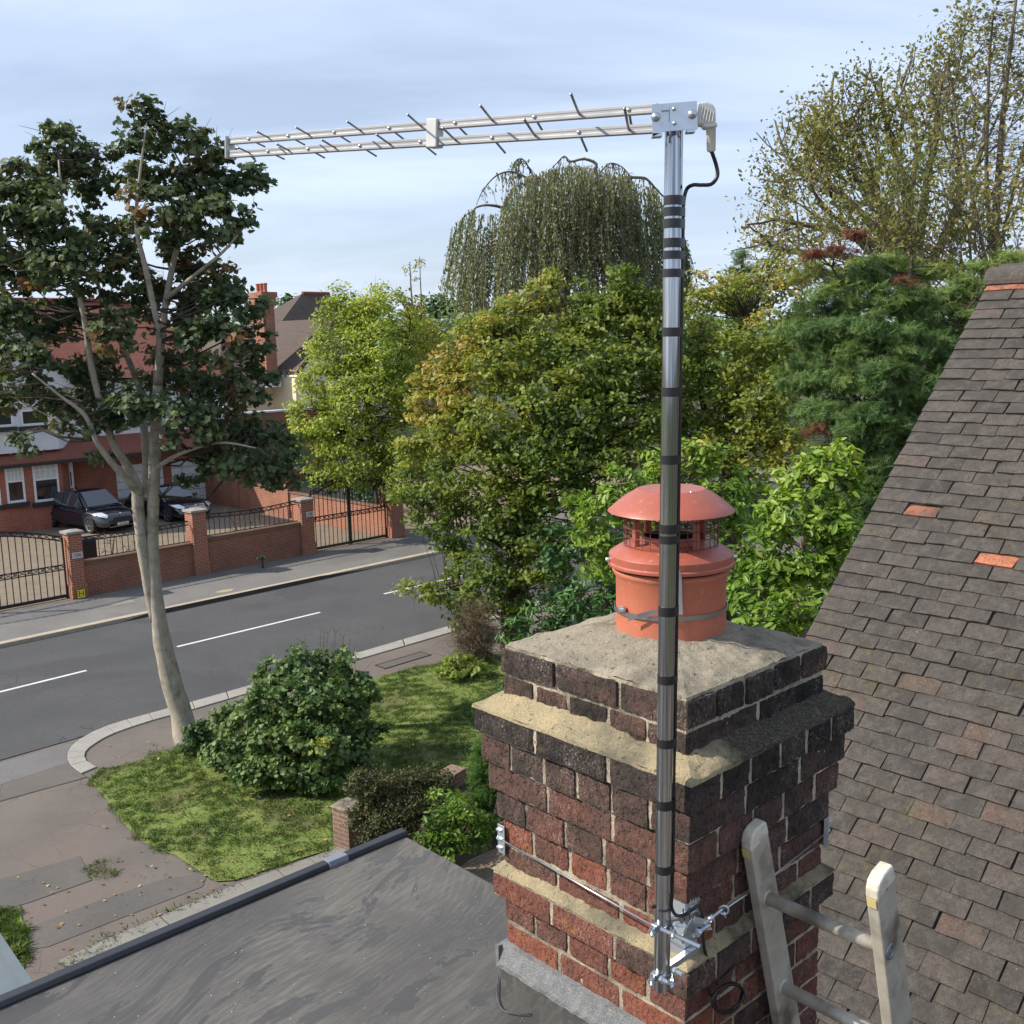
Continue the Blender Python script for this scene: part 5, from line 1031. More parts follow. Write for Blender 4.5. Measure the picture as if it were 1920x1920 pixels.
# ribbed lean-to roof seen at the lower left corner
ln = thing('lean_to_roof', at_z(0, 1850, 4.0), 'pale grey ribbed metal roof edge at the corner beside the flat roof', 'lean-to roof')
M_rib = surf('pale_blue_metal', (.13, .155, .17), (.11, .135, .145), 3, .45, 0)
zl_ = 4.6; a, b_ = at_z(-80, 1650, zl_), at_z(44, 1838, zl_); d = nrm(b_-a); s = nrm(np.cross(ZZ, d)); s = s if s[0] < 0 else -s
mb = MB(); mb.obox(a-d*1.5, d*(np.linalg.norm(b_-a)+3), s*3, ZZ*.06)
for k in range(14): mb.obox(a-d*1.5+s*(.0+k*.2)+ZZ*.06, d*(np.linalg.norm(b_-a)+3), s*.05, ZZ*.03)
mb.build('ribbed_sheet', M_rib, ln)
mb = MB(); mb.obox(a-d*1.4+s*.2-ZZ*4.6, d*(np.linalg.norm(b_-a)+2.8), s*.12, ZZ*4.6); mb.obox(a-d*1.4+s*2.6-ZZ*4.6, d*(np.linalg.norm(b_-a)+2.8), s*.12, ZZ*4.6); mb.build('support_wall', M_wallbrick, ln)
# low garden wall on our side
gw = thing('garden_wall', at_z(655, 1580, .1), 'low old brick wall with end post at the edge of the verge', 'garden wall')
pA, pB = at_z(655, 1583, .1), at_z(850, 1470, .1); hA_ = at_plane(655, 1506, nrm(pA*A3(1, 1, 0)), np.linalg.norm(pA*A3(1, 1, 0)))[2]; d = nrm(pB-pA); s = nrm(np.cross(ZZ, d))
M_obrick = brickmat('old_garden_brick', (.24, .125, .085), (.18, .095, .07), (.30, .26, .2))
mb = MB(); mb.obox(pA-d*.17-s*.17, d*.34, s*.34, ZZ*(hA_-.1-.06)); mb.build('end_post', M_obrick, gw); mb = MB(); mb.obox(pA-d*.19-s*.19+ZZ*(hA_-.16), d*.38, s*.38, ZZ*.06); mb.build('post_cap', M_pointing, gw, bevel=.02)
mb = MB(); mb.obox(pA+d*.17-s*.11, d*(np.linalg.norm(pB-pA)-.34), s*.22, ZZ*.26); mb.obox(pB-d*.17-s*.17, d*.34, s*.34, ZZ*.28); mb.build('brickwork', M_obrick, gw)
# ================================================================ vegetation
def bark(name, c1, c2, c3, sc=7, bump=.6):
    m, t, b, o = newmat(name); g = NT(t); P = g.pos()
    Pm = g.n('ShaderNodeMapping', {'Vector': P, 'Scale': (1, 1, .5)}).outputs[0]
    col = g.mix(g.rng(g.noise(Pm, sc, 8, .7), .36, .64), c1, c2); col = g.mix(g.rng(g.noise(P, sc*.4, 6), .52, .7), col, c3)
    Pb = g.n('ShaderNodeMapping', {'Vector': P, 'Scale': (1, 1, 4.5)}).outputs[0]; band = g.rng(g.noise(Pb, 1.2, 5, .65), .60, .70)
    col = g.mix(g.math('MULTIPLY', band, .55), col, tuple(x*.45 for x in c2))
    L(t, col, b.inputs['Base Color']); b.inputs['Roughness'].default_value = .9; b.inputs['Specular IOR Level'].default_value = .2
    L(t, g.bump(g.noise(Pm, sc*5, 6, .7), bump, .02), b.inputs['Normal']); return m
M_bmaple = bark('maple_bark', (.40, .36, .29), (.27, .235, .18), (.17, .17, .115), 9); M_bdark = bark('dark_bark', (.075, .06, .045), (.05, .04, .032), (.08, .075, .05), 9)
M_btwig = bark('pale_twig', (.17, .14, .10), (.11, .09, .065), (.16, .16, .10), 9); M_bhedge = bark('hedge_twig', (.16, .12, .075), (.10, .075, .05), (.2, .15, .09), 20, 0)
# leaf outlines
T_oval = ([(-.5, 0, 0), (-.15, .24, .05), (.2, .22, .04), (.55, 0, -.05), (.2, -.22, .04), (-.15, -.24, .05)], [[0, 3, 2, 1], [0, 5, 4, 3]])
T_lance = ([(-.5, 0, 0), (-.1, .15, .05), (.3, .12, .02), (.6, 0, -.10), (.3, -.12, .02), (-.1, -.15, .05)], [[0, 3, 2, 1], [0, 5, 4, 3]])
mpl = [(-.42, 0), (-.30, .12), (-.36, .40), (-.10, .30), (.0, .58), (.12, .26), (.30, .30), (.62, 0), (.30, -.30), (.12, -.26), (.0, -.58), (-.10, -.30), (-.36, -.40), (-.30, -.12)]
T_maple = ([(x, y, .10*abs(y)-.08*max(0, x)) for x, y in mpl], [[0, 1, 2, 3], [0, 3, 4, 5], [0, 5, 6, 7], [0, 7, 8, 9], [0, 9, 10, 11], [0, 11, 12, 13]])
ok_ = [(-.5, 0), (-.3, .10), (-.25, .25), (-.08, .14), (.02, .32), (.15, .16), (.28, .26), (.55, 0)]
T_oak = ([(x, y, .06*abs(y)) for x, y in ok_]+[(x, -y, .06*abs(y)) for x, y in ok_[1:-1]], [[0, 1, 2, 3], [0, 3, 4, 5], [0, 5, 6, 7], [0, 7, 13, 12], [0, 12, 11, 10], [0, 10, 9, 8]])
spv = [(-.5, -.02, 0), (-.5, .02, 0), (.6, 0, -.12)]; spf = [[0, 1, 2]]
for k in range(5):
    x = -.38+k*.18; l = .36*(1-k*.12)
    for s in (1, -1): i = len(spv); spv += [(x, 0, 0), (x+.07, 0, 0), (x+l*.75, s*l*.75, -.08)]; spf += [[i, i+1, i+2]]
T_spray = (spv, spf)
T_tri = ([(-.5, -.12, 0), (.1, .26, .04), (.55, -.05, 0)], [[0, 1, 2]])
T_mag = ([(-.5, 0, 0), (-.1, .17, .05), (.28, .20, .02), (.55, 0, -.08), (.28, -.20, .02), (-.1, -.17, .05)], [[0, 3, 2, 1], [0, 5, 4, 3]])
ML_maple = leafmat('maple_leaf', [(0, (.050, .075, .036)), (.35, (.078, .112, .052)), (.58, (.125, .160, .070)), (.72, (.17, .14, .065)), (.87, (.22, .11, .05)), (1, (.30, .17, .07))], .24, .6, .25)
ML_oak = leafmat('oak_leaf', [(0, (.065, .110, .022)), (.3, (.125, .185, .032)), (.55, (.22, .265, .045)), (.78, (.35, .33, .065)), (.92, (.45, .30, .09)), (1, (.46, .25, .10))], .42, .5)
ML_horn = leafmat('hornbeam_leaf', [(0, (0.093, 0.147, 0.024)), (.4, (0.222, 0.295, 0.041)), (.7, (0.370, 0.424, 0.061)), (1, (0.570, 0.516, 0.120))], .36, .5)
ML_con = leafmat('conifer_spray', [(0, (.045, .092, .026)), (.4, (.095, .170, .038)), (.7, (.20, .27, .06)), (.86, (.30, .27, .06)), (1, (.17, .045, .03))], .2, .55)
ML_mag = leafmat('magnolia_leaf', [(0, (0.073, 0.146, 0.020)), (.5, (0.171, 0.278, 0.034)), (.85, (0.281, 0.383, 0.055)), (1, (0.490, 0.397, 0.083))], .36, .42)
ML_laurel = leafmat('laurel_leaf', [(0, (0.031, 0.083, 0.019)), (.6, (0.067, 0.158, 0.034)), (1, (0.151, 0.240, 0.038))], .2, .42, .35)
ML_bush = leafmat('bush_leaf', [(0, (0.045, 0.088, 0.026)), (.5, (0.088, 0.158, 0.045)), (.85, (0.179, 0.233, 0.055)), (1, (0.600, 0.583, 0.079))], .22, .5)
ML_thin = leafmat('thin_crown_leaf', [(0, (.10, .12, .035)), (.5, (.20, .20, .06)), (.8, (.30, .25, .09)), (1, (.26, .14, .07))], .35, .6)
ML_weep = leafmat('weeping_leaf', [(0, (.11, .135, .065)), (.5, (.20, .235, .115)), (.85, (.29, .29, .15)), (1, (.26, .17, .12))], .32, .55)
ML_light = leafmat('low_plant_leaf', [(0, (.09, .15, .02)), (1, (.26, .32, .05))], .35)
ML_yew = leafmat('bright_conifer', [(0, (.025, .075, .010)), (1, (.09, .19, .02))], .25, .6)
ML_olive = leafmat('olive_shrub_leaf', [(0, (.045, .055, .018)), (1, (.13, .13, .045))], .25, .6)
def P3(x, y, Y): return at_y(x, y, Y)
LEAFCOUNT = {}
def tree(name, base, label, cat, limbs, lobes, Y, mat, tmpl, lsize, nlf, rc, bmat, dens=1., group=None, tintf=None, twig=.012, flat=.55, up_=.7, rnd=.7, droop=0., dr=.8, inner=.35, trunkname='trunk', leafname='crown', attach=True, bare=0):
    """limbs: [(points, radii)], lobes: (px, py, rx, ry, dY, tint, density)"""
    th = thing(name, base, label, cat, group); mb = MB(); LP = []
    for pts, rr in limbs:
        Q = bez(pts, 28); r = np.interp(np.linspace(0, 1, len(Q)), np.linspace(0, 1, len(rr)), rr)
        Q = Q + np.array([[mnoise.noise(Vector(q*1.7))*.5, mnoise.noise(Vector(q*1.7+9))*.5, 0] for q in Q])*r[:, None]*.16
        mb.tube(Q, r*(1+.025*rng.normal(size=len(r))), 16); LP += [(q, k) for q, k in zip(Q, r)]
    CC, TT, OUT = [], [], []
    for lo in lobes:
        px, py, rx, ry, dY, ti, de = list(lo)+[0, .5, 1.][len(lo)-4:]
        c = P3(px, py, Y+dY); s = (Y+dY)/F; ax, az = rx*s, ry*s; ay = min(ax, az)*dr if dr < 3 else dr
        n = max(3, int(dens*de*ax*az*5./(rc*rc)))
        d = rng.normal(size=(n, 3)); d /= np.linalg.norm(d, axis=1, keepdims=True); d[:, 1] = np.where(rng.random(n) < .62, -np.abs(d[:, 1]), d[:, 1])
        r = inner+(1-inner)*rng.random(n)**.55
        r = r*(1+.20*np.array([mnoise.noise(Vector(q*2.3+c)) for q in d]))
        X = c+d*np.array([ax, ay, az])*r[:, None]; CC.append(X); TT.append(np.full(n, ti)); OUT.append(d)
    CC = np.vstack(CC); TT = np.concatenate(TT); OUT = np.vstack(OUT)
    ok__ = CC[:, 2] > .25; CC, TT, OUT = CC[ok__], TT[ok__], OUT[ok__]
    if tintf is not None: TT = TT + tintf(CC)
    TT = TT + rng.normal(size=len(TT))*.09 + np.array([mnoise.noise(Vector(q*.9)) for q in CC])*.22
    if LP and attach:
        LQ = np.array([q for q, k in LP]); LK = np.array([k for q, k in LP]); mt_ = MB()
        for i, c in enumerate(CC):
            if bare == 0 and i % 2: continue
            dd = np.linalg.norm((LQ-c)*A3(1, 1, 1.0), axis=1)+np.where(LQ[:, 2] > c[2], .8, 0); j = int(np.argmin(dd)); a = LQ[j]; Ld = np.linalg.norm(c-a)
            if Ld < .1: continue
            m1 = a+(c-a)*.35+ZZ*(-.05*Ld)+rng.normal(size=3)*.06*Ld; m2 = a+(c-a)*.72+ZZ*(.04*Ld)+rng.normal(size=3)*.05*Ld
            r0 = min(LK[j]*.6, twig*(1+Ld*.7)); (mt_ if r0 < .05 else mb).tube([a, m1, m2, c+(c-m2)*.5], [r0, r0*.75, r0*.5, twig*.25], 5)
            for _ in range(2+bare): e = c+rng.normal(size=3)*rc*.8; mt_.tube([m2, (m2+e)/2+rng.normal(size=3)*.03, e], [twig*.45, twig*.35, twig*.15], 4, cap=False)
        if mt_.n: mt_.build('branches', M_bdark if bmat is M_bmaple else bmat, th, smooth=True)  # maple twigs take the darker bark to paint in shade inside the crown
    if mb.n: mb.build(trunkname, bmat, th, smooth=True)
    k = nlf; m = len(CC)*k; ci = np.repeat(np.arange(len(CC)), k)
    off = rng.normal(size=(m, 3)); off /= np.linalg.norm(off, axis=1, keepdims=True); off *= (rng.random(m)**.5)[:, None]*rc*(.7+.6*rng.random(len(CC)))[ci][:, None]; off[:, 2] *= flat
    X = CC[ci]+off; N = ZZ*up_+OUT[ci]*.5+off/rc*.35+rng.normal(size=(m, 3))*rnd
    if droop: X[:, 2] -= droop*rng.random(m)
    good = X[:, 2] > .12; X, N, ci = X[good], N[good], ci[good]; m = len(X)
    LEAFCOUNT[label[:30]] = m; leaves(leafname, X, lsize*rng.uniform(.65, 1.25, m), N, TT[ci]+rng.normal(size=m)*.07, tmpl[0], tmpl[1], mat, th)
    return th
def G(x, y, z=.1): return at_z(x, y, z)
# ---------------------------------------------------------------- the street maple
Y = 19.9; b0 = G(350, 1392)
PT = lambda *q: [P3(x, y, Y+d) for x, y, d in q]
limbs = [([b0-ZZ*.1]+PT((340, 1340, 0), (322, 1280, 0), (305, 1205, 0), (294, 1130, 0), (288, 1060, 0), (286, 1000, 0), (288, 930, 0), (292, 820, 0), (296, 720, 0), (302, 640, .1), (312, 560, .1), (328, 480, .2), (347, 415, .2), (352, 330, .1), (300, 250, 0)), [0.271, 0.217, 0.197, 0.187, 0.143, 0.127, 0.111, 0.107, 0.111, 0.104, 0.089, 0.074, 0.063, 0.052, 0.037, 0.022, 0.011]),
 (PT((290, 1165, 0), (277, 1095, -.03), (266, 1020, -.05), (259, 950, -.08), (256, 915, -.1), (240, 875, -.2), (212, 830, -.3), (190, 760, -.4), (172, 690, -.5), (160, 610, -.5), (146, 540, -.5), (130, 470, -.5), (118, 390, -.4), (110, 300, -.3)), [0.089, 0.104, 0.107, 0.111, 0.107, 0.078, 0.074, 0.067, 0.059, 0.056, 0.052, 0.041, 0.030, 0.015]),
 (PT((262, 925, -.1), (225, 885, -.5), (185, 835, -.8), (160, 780, -1.), (110, 740, -1.2), (60, 700, -1.3)), [0.089, 0.067, 0.052, 0.044, 0.026, 0.015]),
 (PT((272, 935, 0), (276, 880, .3), (270, 800, .6), (262, 730, .8), (230, 650, .9), (205, 590, 1.), (180, 520, 1.), (170, 440, 1.)), [0.104, 0.089, 0.074, 0.067, 0.059, 0.048, 0.037, 0.015]),
 (PT((296, 720, 0), (300, 640, -.4), (285, 560, -.6), (270, 490, -.8), (255, 420, -.8), (262, 330, -.8), (275, 230, -.7)), [0.089, 0.067, 0.056, 0.048, 0.037, 0.026, 0.011]),
 (PT((293, 820, 0), (340, 770, .5), (400, 720, .8), (450, 660, 1.), (490, 600, 1.1)), [0.074, 0.044, 0.037, 0.026, 0.011]),
 (PT((289, 880, 0), (340, 850, -.5), (410, 830, -.8), (480, 840, -1.)), [0.059, 0.037, 0.026, 0.011]),
 (PT((312, 560, 0), (360, 520, -.5), (420, 470, -.7), (470, 410, -.8)), [0.052, 0.037, 0.026, 0.011])]
lobes = [(60, 330, 72, 55, 0), (120, 280, 58, 48, .3), (35, 400, 60, 60, -.5), (110, 400, 70, 60, -.6), (180, 330, 50, 60, .6), (270, 235, 36, 52, -.3), (262, 310, 55, 55, .3), (345, 265, 48, 45, .2), (400, 275, 34, 34, 0), (380, 340, 65, 55, .4), (455, 345, 55, 36, 0), (300, 400, 70, 60, -.5), (420, 410, 65, 42, -.6), (360, 460, 50, 45, .8), (200, 440, 55, 55, .9), (140, 500, 70, 50, -.8), (60, 500, 62, 50, .2), (240, 530, 55, 60, .6), (400, 520, 65, 50, .6), (455, 565, 60, 45, -.2), (330, 570, 60, 60, .8), (35, 590, 55, 50, -.3), (120, 600, 55, 45, .8), (215, 620, 50, 45, -.8), (400, 640, 70, 50, -.7), (470, 640, 45, 40, .5), (60, 680, 70, 45, -.6), (190, 700, 55, 50, .2), (330, 690, 60, 55, .9), (430, 720, 70, 50, .1), (500, 700, 26, 26, .3), (120, 740, 65, 40, .5), (250, 760, 60, 45, -.6), (350, 790, 65, 50, -.8), (450, 800, 75, 45, .5), (520, 850, 55, 50, .2), (170, 790, 60, 35, -.5), (400, 850, 50, 36, .3), (460, 870, 60, 40, -.4), (25, 740, 30, 35, 0), (40, 830, 26, 26, -.6), (-30, 480, 60, 120, .3), (-30, 650, 50, 90, .3), (530, 905, 30, 22, 0), (185, 855, 22, 22, .3), (350, 893, 16, 14, 0)]
mt_tint = lambda C: np.array([.06 if mnoise.noise(Vector(q*1.1+3)) > .28 else 0 for q in C])*5*rng.random(len(C))
tree('maple_tree', b0, 'tall street maple with pale leaning trunk and dark green crown rusting at the tips', 'tree', limbs, lobes, Y, ML_maple, T_maple, .128, 31, .25, M_bmaple, .84, tintf=lambda C: -.10+mt_tint(C), twig=.014, dr=.95, droop=.06)
def shrub(name, px, py, label, lobes, Y, mat, tmpl, ls, nl, rc, dens=1., cat='shrub', group=None, **k):
    b = A3(*at_y(px, py, Y)); b[2] = .1; stems = []
    for lo in lobes[-6:]: c = P3(lo[0], lo[1], Y+(lo[4] if len(lo) > 4 else 0)); stems.append(([b, b*.6+c*.4+ZZ*.1, c], [.05, .035, .012]))
    k.setdefault('tintf', None); return tree(name, b, label, cat, stems, lobes, Y, mat, tmpl, ls, nl, rc, M_bdark if k.get('bm') is None else k['bm'], dens, group, trunkname='stems', leafname='foliage', **{a: q for a, q in k.items() if a != 'bm'})
# bush and ivy round the maple
shrub('bush', 560, 1470, 'large dark green bush growing beside the foot of the street maple', [(555, 1238, 22, 26, .6), (650, 1242, 24, 22, .5), (600, 1236, 16, 18, .6), (420, 1350, 30, 24, .6), (692, 1300, 14, 20, .3, .82), (600, 1395, 20, 14, -1.1, .80), (700, 1360, 26, 30, 0), (560, 1330, 110, 75, 0), (470, 1370, 75, 65, .4), (640, 1340, 70, 70, .2), (560, 1410, 110, 60, -.8), (640, 1420, 70, 55, -.4), (440, 1420, 60, 40, -.3), (530, 1265, 55, 34, .6), (600, 1270, 60, 34, .5), (670, 1290, 42, 42, .5), (500, 1450, 70, 26, -1.), (600, 1460, 70, 22, -1.1)], 18.3, ML_bush, T_maple, .092, 34, .19, 1.1, twig=.008, inner=.5)
shrub('ivy', 370, 1400, 'ivy spreading round the foot of the street maple', [(372, 1378, 22, 34, -.3, .3, .8), (395, 1400, 50, 26, .1, .35), (345, 1415, 40, 20, -.3, .5), (420, 1440, 60, 24, -.5, .5), (480, 1470, 60, 18, -.9, .6), (330, 1440, 40, 14, -.2, .7), (420, 1480, 50, 14, -.8, .7)], 19.4, ML_bush, T_maple, .085, 30, .16, 2.2, cat='ivy', twig=.006)
mb = MB(); thw = thing('tall_weed', G(640, 1280), 'thin dry weed stems standing above the dark bush', 'weed')
for i in range(46):
    x = random.uniform(560, 665); y = random.uniform(1170, 1270); a = at_y(x-(x-610)*.3+random.uniform(-8, 8), 1320, 19.3); b_ = at_y(x, y, 19.3+random.uniform(-.3, .3)); mb.tube([a, (a+b_)/2+rng.normal(size=3)*.05, b_], [.006, .004, .003], 4)
    for _ in range(5): f = random.uniform(.5, 1); p = a+(b_-a)*f; mb.tube([p, p+rng.normal(size=3)*.10+ZZ*.05], [.003, .002], 3)
mb.build('stems', M_bhedge, thw)
# ---------------------------------------------------------------- middle trees
Y = 41.5
hl = [(650, 600, 55, 50, 1, .42), (710, 580, 50, 50, 0, .6), (640, 660, 62, 50, -1, .45), (715, 660, 70, 60, -1, .5), (610, 720, 58, 45, 0, .55), (690, 740, 80, 60, -2, .42), (590, 780, 52, 42, -1, .5), (660, 810, 80, 50, -2, .45), (600, 840, 62, 40, -1, .48), (690, 870, 80, 42, -2, .4), (620, 890, 45, 26, -1.5, .5), (770, 640, 50, 60, 1, .6), (770, 740, 60, 70, -1, .55), (765, 830, 60, 60, -2, .5), (770, 900, 50, 50, -3, .45), (640, 545+15, 26, 26, 1, .6), (595, 655, 24, 22, .5, .6), (660, 590, 24, 24, 0, .6), (575, 810, 30, 24, -1, .6)]
b1 = world(34.5, 29.5, .1)
b1 = A3(*at_y(715, 960, 43)); b1[2] = .1
tree('hornbeam_tree', b1, 'yellow-green tree leaning over the double gates on the far side of the road', 'tree', [([b1, P3(705, 880, 42.5), P3(690, 780, 42), P3(690, 680, 42), P3(700, 600, 42)], [.22, .18, .14, .09, .03]), ([P3(700, 840, 42.3), P3(640, 800, 41), P3(600, 770, 41)], [.12, .08, .03]), ([P3(690, 760, 42), P3(640, 690, 41), P3(610, 640, 41)], [.10, .07, .03]), ([P3(690, 740, 42), P3(750, 680, 42), P3(770, 600, 42)], [.10, .07, .03])], hl, Y, ML_horn, T_oval, .15, 30, .42, M_bdark, 1.5, dr=1.2, rnd=.6)
Y = 44
tree('birch_tree', A3(*at_y(790, 1000, Y)*A3(1, 1, 0)), 'slender autumn birch with thin golden top behind the oak', 'tree', [([at_y(790, 1000, Y)*A3(1, 1, 0), P3(785, 800, Y), P3(780, 650, Y), P3(772, 560, Y), P3(768, 490, Y)], [.15, .12, .08, .04, .012]), ([P3(782, 660, Y), P3(790, 590, Y), P3(788, 520, Y), P3(787, 480, Y)], [.05, .035, .02, .008])], [(768, 520, 12, 30, 0, .78, .55), (788, 510, 9, 26, 0, .8, .35), (768, 570, 26, 34, 0, .7, .8), (800, 590, 26, 32, 0, .7, .7), (780, 640, 45, 50, 0, .72), (820, 650, 40, 45, 0, .75), (740, 560, 12, 14, 0, .5, .5), (790, 720, 60, 60, 0, .8), (850, 640, 36, 30, 1, .8, .8)], Y, ML_oak, T_oval, .12, 20, .33, M_btwig, .8, dr=1.)
Y = 27.5
ol = [(960, 600, 60, 50, 0, 0.61), (1010, 560, 40, 36, .5, 0.63), (980, 560, 30, 26, .4, 0.67), (900, 640, 62, 46, .2, 0.71), (850, 690, 60, 46, .3, 0.73), (810, 750, 62, 52, .5, 0.70), (880, 740, 70, 55, -.6, 0.65), (960, 680, 70, 60, -.8, 0.56), (1040, 640, 65, 60, -.3, 0.51), (1110, 610, 60, 55, 0, 0.43), (1180, 590, 45, 60, 0, 0.39), (1165, 530, 22, 45, 0, 0.37), (1190, 560, 36, 36, .3, 0.37), (1230, 610, 50, 60, .2, 0.41), (1100, 690, 70, 60, -1, 0.40), (1180, 690, 70, 60, -1, 0.38), (1020, 740, 75, 60, -1.5, 0.45), (930, 800, 70, 55, -1.6, 0.53), (850, 820, 60, 52, -1, 0.62), (800, 840, 50, 46, -.2, 0.53), (1090, 780, 75, 60, -1.8, 0.33), (1180, 780, 70, 60, -1.6, 0.37), (1250, 720, 60, 70, -.5, 0.39), (780, 910, 50, 40, .2, 0.35), (840, 900, 60, 46, -1, 0.39), (920, 880, 70, 50, -2, 0.37), (1010, 850, 70, 50, -2.2, 0.33), (1100, 860, 70, 50, -2.2, 0.29), (1190, 850, 60, 50, -2, 0.30)]
ol += [(900, 605, 34, 26, .6, .6), (1090, 560, 36, 30, .4, .45), (1240, 560, 30, 34, .4, .5), (1030, 530, 22, 26, .6, .65), (1130, 585, 40, 40, .3, .4)]
bo_ = G(965, 1215)
olow = [(810, 965, 46, 34, 0, .3), (870, 960, 60, 40, -1, .3), (950, 940, 66, 45, -2, .36), (1040, 920, 66, 45, -2.2, .3), (1110, 930, 50, 45, -2, .28), (850, 1010, 46, 30, -.5, .25), (920, 1010, 60, 40, -1.8, .28), (1000, 1000, 62, 45, -2.2, .36), (870, 1060, 40, 34, -1, .25), (940, 1070, 60, 40, -1.8, .26), (1020, 1060, 56, 40, -2.2, .4), (1080, 1010, 50, 45, -2.2, .3), (800, 1112, 34, 24, -.8, .45), (850, 1115, 44, 28, -1, .3), (900, 1120, 46, 34, -1.4, .3), (860, 1165, 30, 20, -1, .3, .7), (770, 1103, 16, 12, -.8, .6, .8), (960, 1130, 46, 30, -1.8, .3), (1050, 1110, 40, 30, -2, .3)]
tree('oak_tree', bo_, 'broad oak turning yellow and gold at the top, dark green low over the road', 'tree', [([bo_-ZZ*.1, P3(968, 1100, 27), P3(985, 980, 27), P3(1010, 860, 27), P3(1040, 740, 27), P3(1080, 640, 27.3)], [.42, .34, .30, .24, .15, .04]), ([P3(985, 980, 27), P3(930, 880, 26.4), P3(880, 790, 26.5), P3(840, 720, 27)], [.2, .16, .11, .03]), ([P3(1010, 860, 27), P3(970, 740, 27), P3(960, 640, 27)], [.15, .11, .03]), ([P3(1010, 880, 27), P3(1110, 780, 26.6), P3(1170, 680, 27), P3(1180, 560, 27.3)], [.18, .14, .09, .02]), ([P3(975, 1040, 27), P3(900, 1000, 26), P3(840, 990, 26.5)], [.12, .09, .03]), ([P3(970, 1100, 27), P3(900, 1090, 26), P3(820, 1105, 26.6)], [.09, .06, .02])], ol+olow, Y, ML_oak, T_oak, .145, 32, .34, M_bdark, 1.4, dr=1.1, rnd=.65)
Y = 29
cl = [(1330, 600, 60, 60, 0, .55), (1345, 545, 36, 34, 0, .62), (1300, 540, 14, 40, 0, .6, .5), (1400, 560, 60, 50, 1, .6), (1460, 530, 55, 45, 1, .62), (1290, 680, 50, 60, -1, .45), (1370, 680, 70, 60, -1.5, .5), (1440, 640, 60, 60, -1, .55), (1320, 770, 60, 60, -2, .5), (1400, 780, 65, 60, -2.5, .55), (1450, 740, 55, 60, -2, .6), (1330, 850, 60, 50, -3, .55), (1420, 860, 65, 50, -3.2, .6), (1480, 820, 45, 45, -3, .5), (1270, 820, 40, 60, -2, .4), (1400, 930, 60, 40, -3, .5), (1290, 930, 60, 50, -3, .35), (1500, 600, 40, 40, 1, .5)]
bc_ = A3(*at_y(1370, 1100, 28)); bc_[2] = .1
tree('yellowing_tree', bc_, 'bushy tree with yellowing leaves right of the aerial mast', 'tree', [([bc_, P3(1370, 950, 28), P3(1370, 800, 28), P3(1385, 680, 28.5), P3(1400, 590, 29)], [.35, .28, .2, .13, .04]), ([P3(1370, 880, 28), P3(1320, 760, 27.5), P3(1310, 640, 28)], [.15, .1, .03]), ([P3(1370, 860, 28), P3(1440, 740, 27.5), P3(1460, 620, 28.5)], [.15, .1, .03])], cl, Y, ML_oak, T_oak, .14, 30, .36, M_bdark, 1.5, dr=1.1, rnd=.65)
# ---------------------------------------------------------------- conifers on the right
Y = 21
kl = [(1560, 560, 60, 34, 0, .5), (1610, 520, 60, 32, .5, .45), (1680, 560, 60, 36, 0, .4), (1740, 590, 55, 40, 0, .4), (1800, 560, 50, 40, .5, .5), (1840, 520, 40, 36, .6, .6), (1540, 630, 60, 36, -.5, .4), (1610, 620, 60, 40, -1, .35), (1690, 640, 60, 42, -1, .35), (1770, 660, 50, 42, -.8, .35), (1830, 600, 40, 34, 0, .45), (1500, 700, 42, 34, 0, .4), (1570, 700, 60, 40, -1.2, .32), (1650, 710, 60, 42, -1.6, .3), (1730, 730, 52, 42, -1.4, .38), (1780, 700, 30, 30, -1, .4), (1540, 770, 55, 38, -1.4, .34), (1620, 790, 60, 42, -1.9, .3), (1700, 800, 48, 40, -1.6, .3), (1580, 850, 60, 36, -1.6, .28), (1660, 870, 50, 42, -1.8, .3), (1620, 930, 50, 46, -1.6, .2), (1530, 500, 60, 20, .6, .75, .5), (1650, 490, 70, 20, 1, .6, .6), (1900, 500, 40, 40, 1, .6), (1480, 610, 30, 22, 0, .6, .6), (1750, 500, 50, 24, 1, .65, .6)]
bk_ = A3(*at_y(1690, 1200, 21)); bk_[2] = .1
tree('cypress_tree', bk_, 'dense dark green cypress with feathery sprays beside the tiled roof', 'tree', [([bk_, P3(1690, 900, 21.3), P3(1690, 700, 21.4), P3(1700, 560, 21.6), P3(1710, 480, 21.8)], [.3, .24, .17, .1, .03]), ([P3(1690, 860, 21), P3(1610, 760, 20.4), P3(1560, 660, 20.5)], [.1, .07, .02]), ([P3(1690, 800, 21), P3(1760, 660, 20.8), P3(1830, 560, 21)], [.1, .07, .02])], kl, Y, ML_con, T_spray, .25, 46, .26, M_bdark, 1.6, dr=1.0, rnd=.55, up_=.5, droop=.10, flat=.42, group=None, tintf=lambda C: -.02)
rs_ = [(1568, 468, 44, 6, .4), (1516, 478, 26, 6, .4), (1700, 528, 16, 7, 0), (1604, 440, 30, 7, .6), (1535, 805, 24, 7, -1.6)]
tree('dead_cypress_spray', bk_+A3(.5, .3, 0), 'rusty dead red sprays sticking out of the dark cypress', 'branch', [([bk_+A3(.5, .3, 0), P3(1640, 700, 21), P3(1560, 500, 21.2)], [.06, .05, .02])], [(a, b_, c, d, e, 1.3, 1.3) for a, b_, c, d, e in rs_], 20.6, ML_con, T_spray, .2, 24, .16, M_bdark, 1., dr=1.)
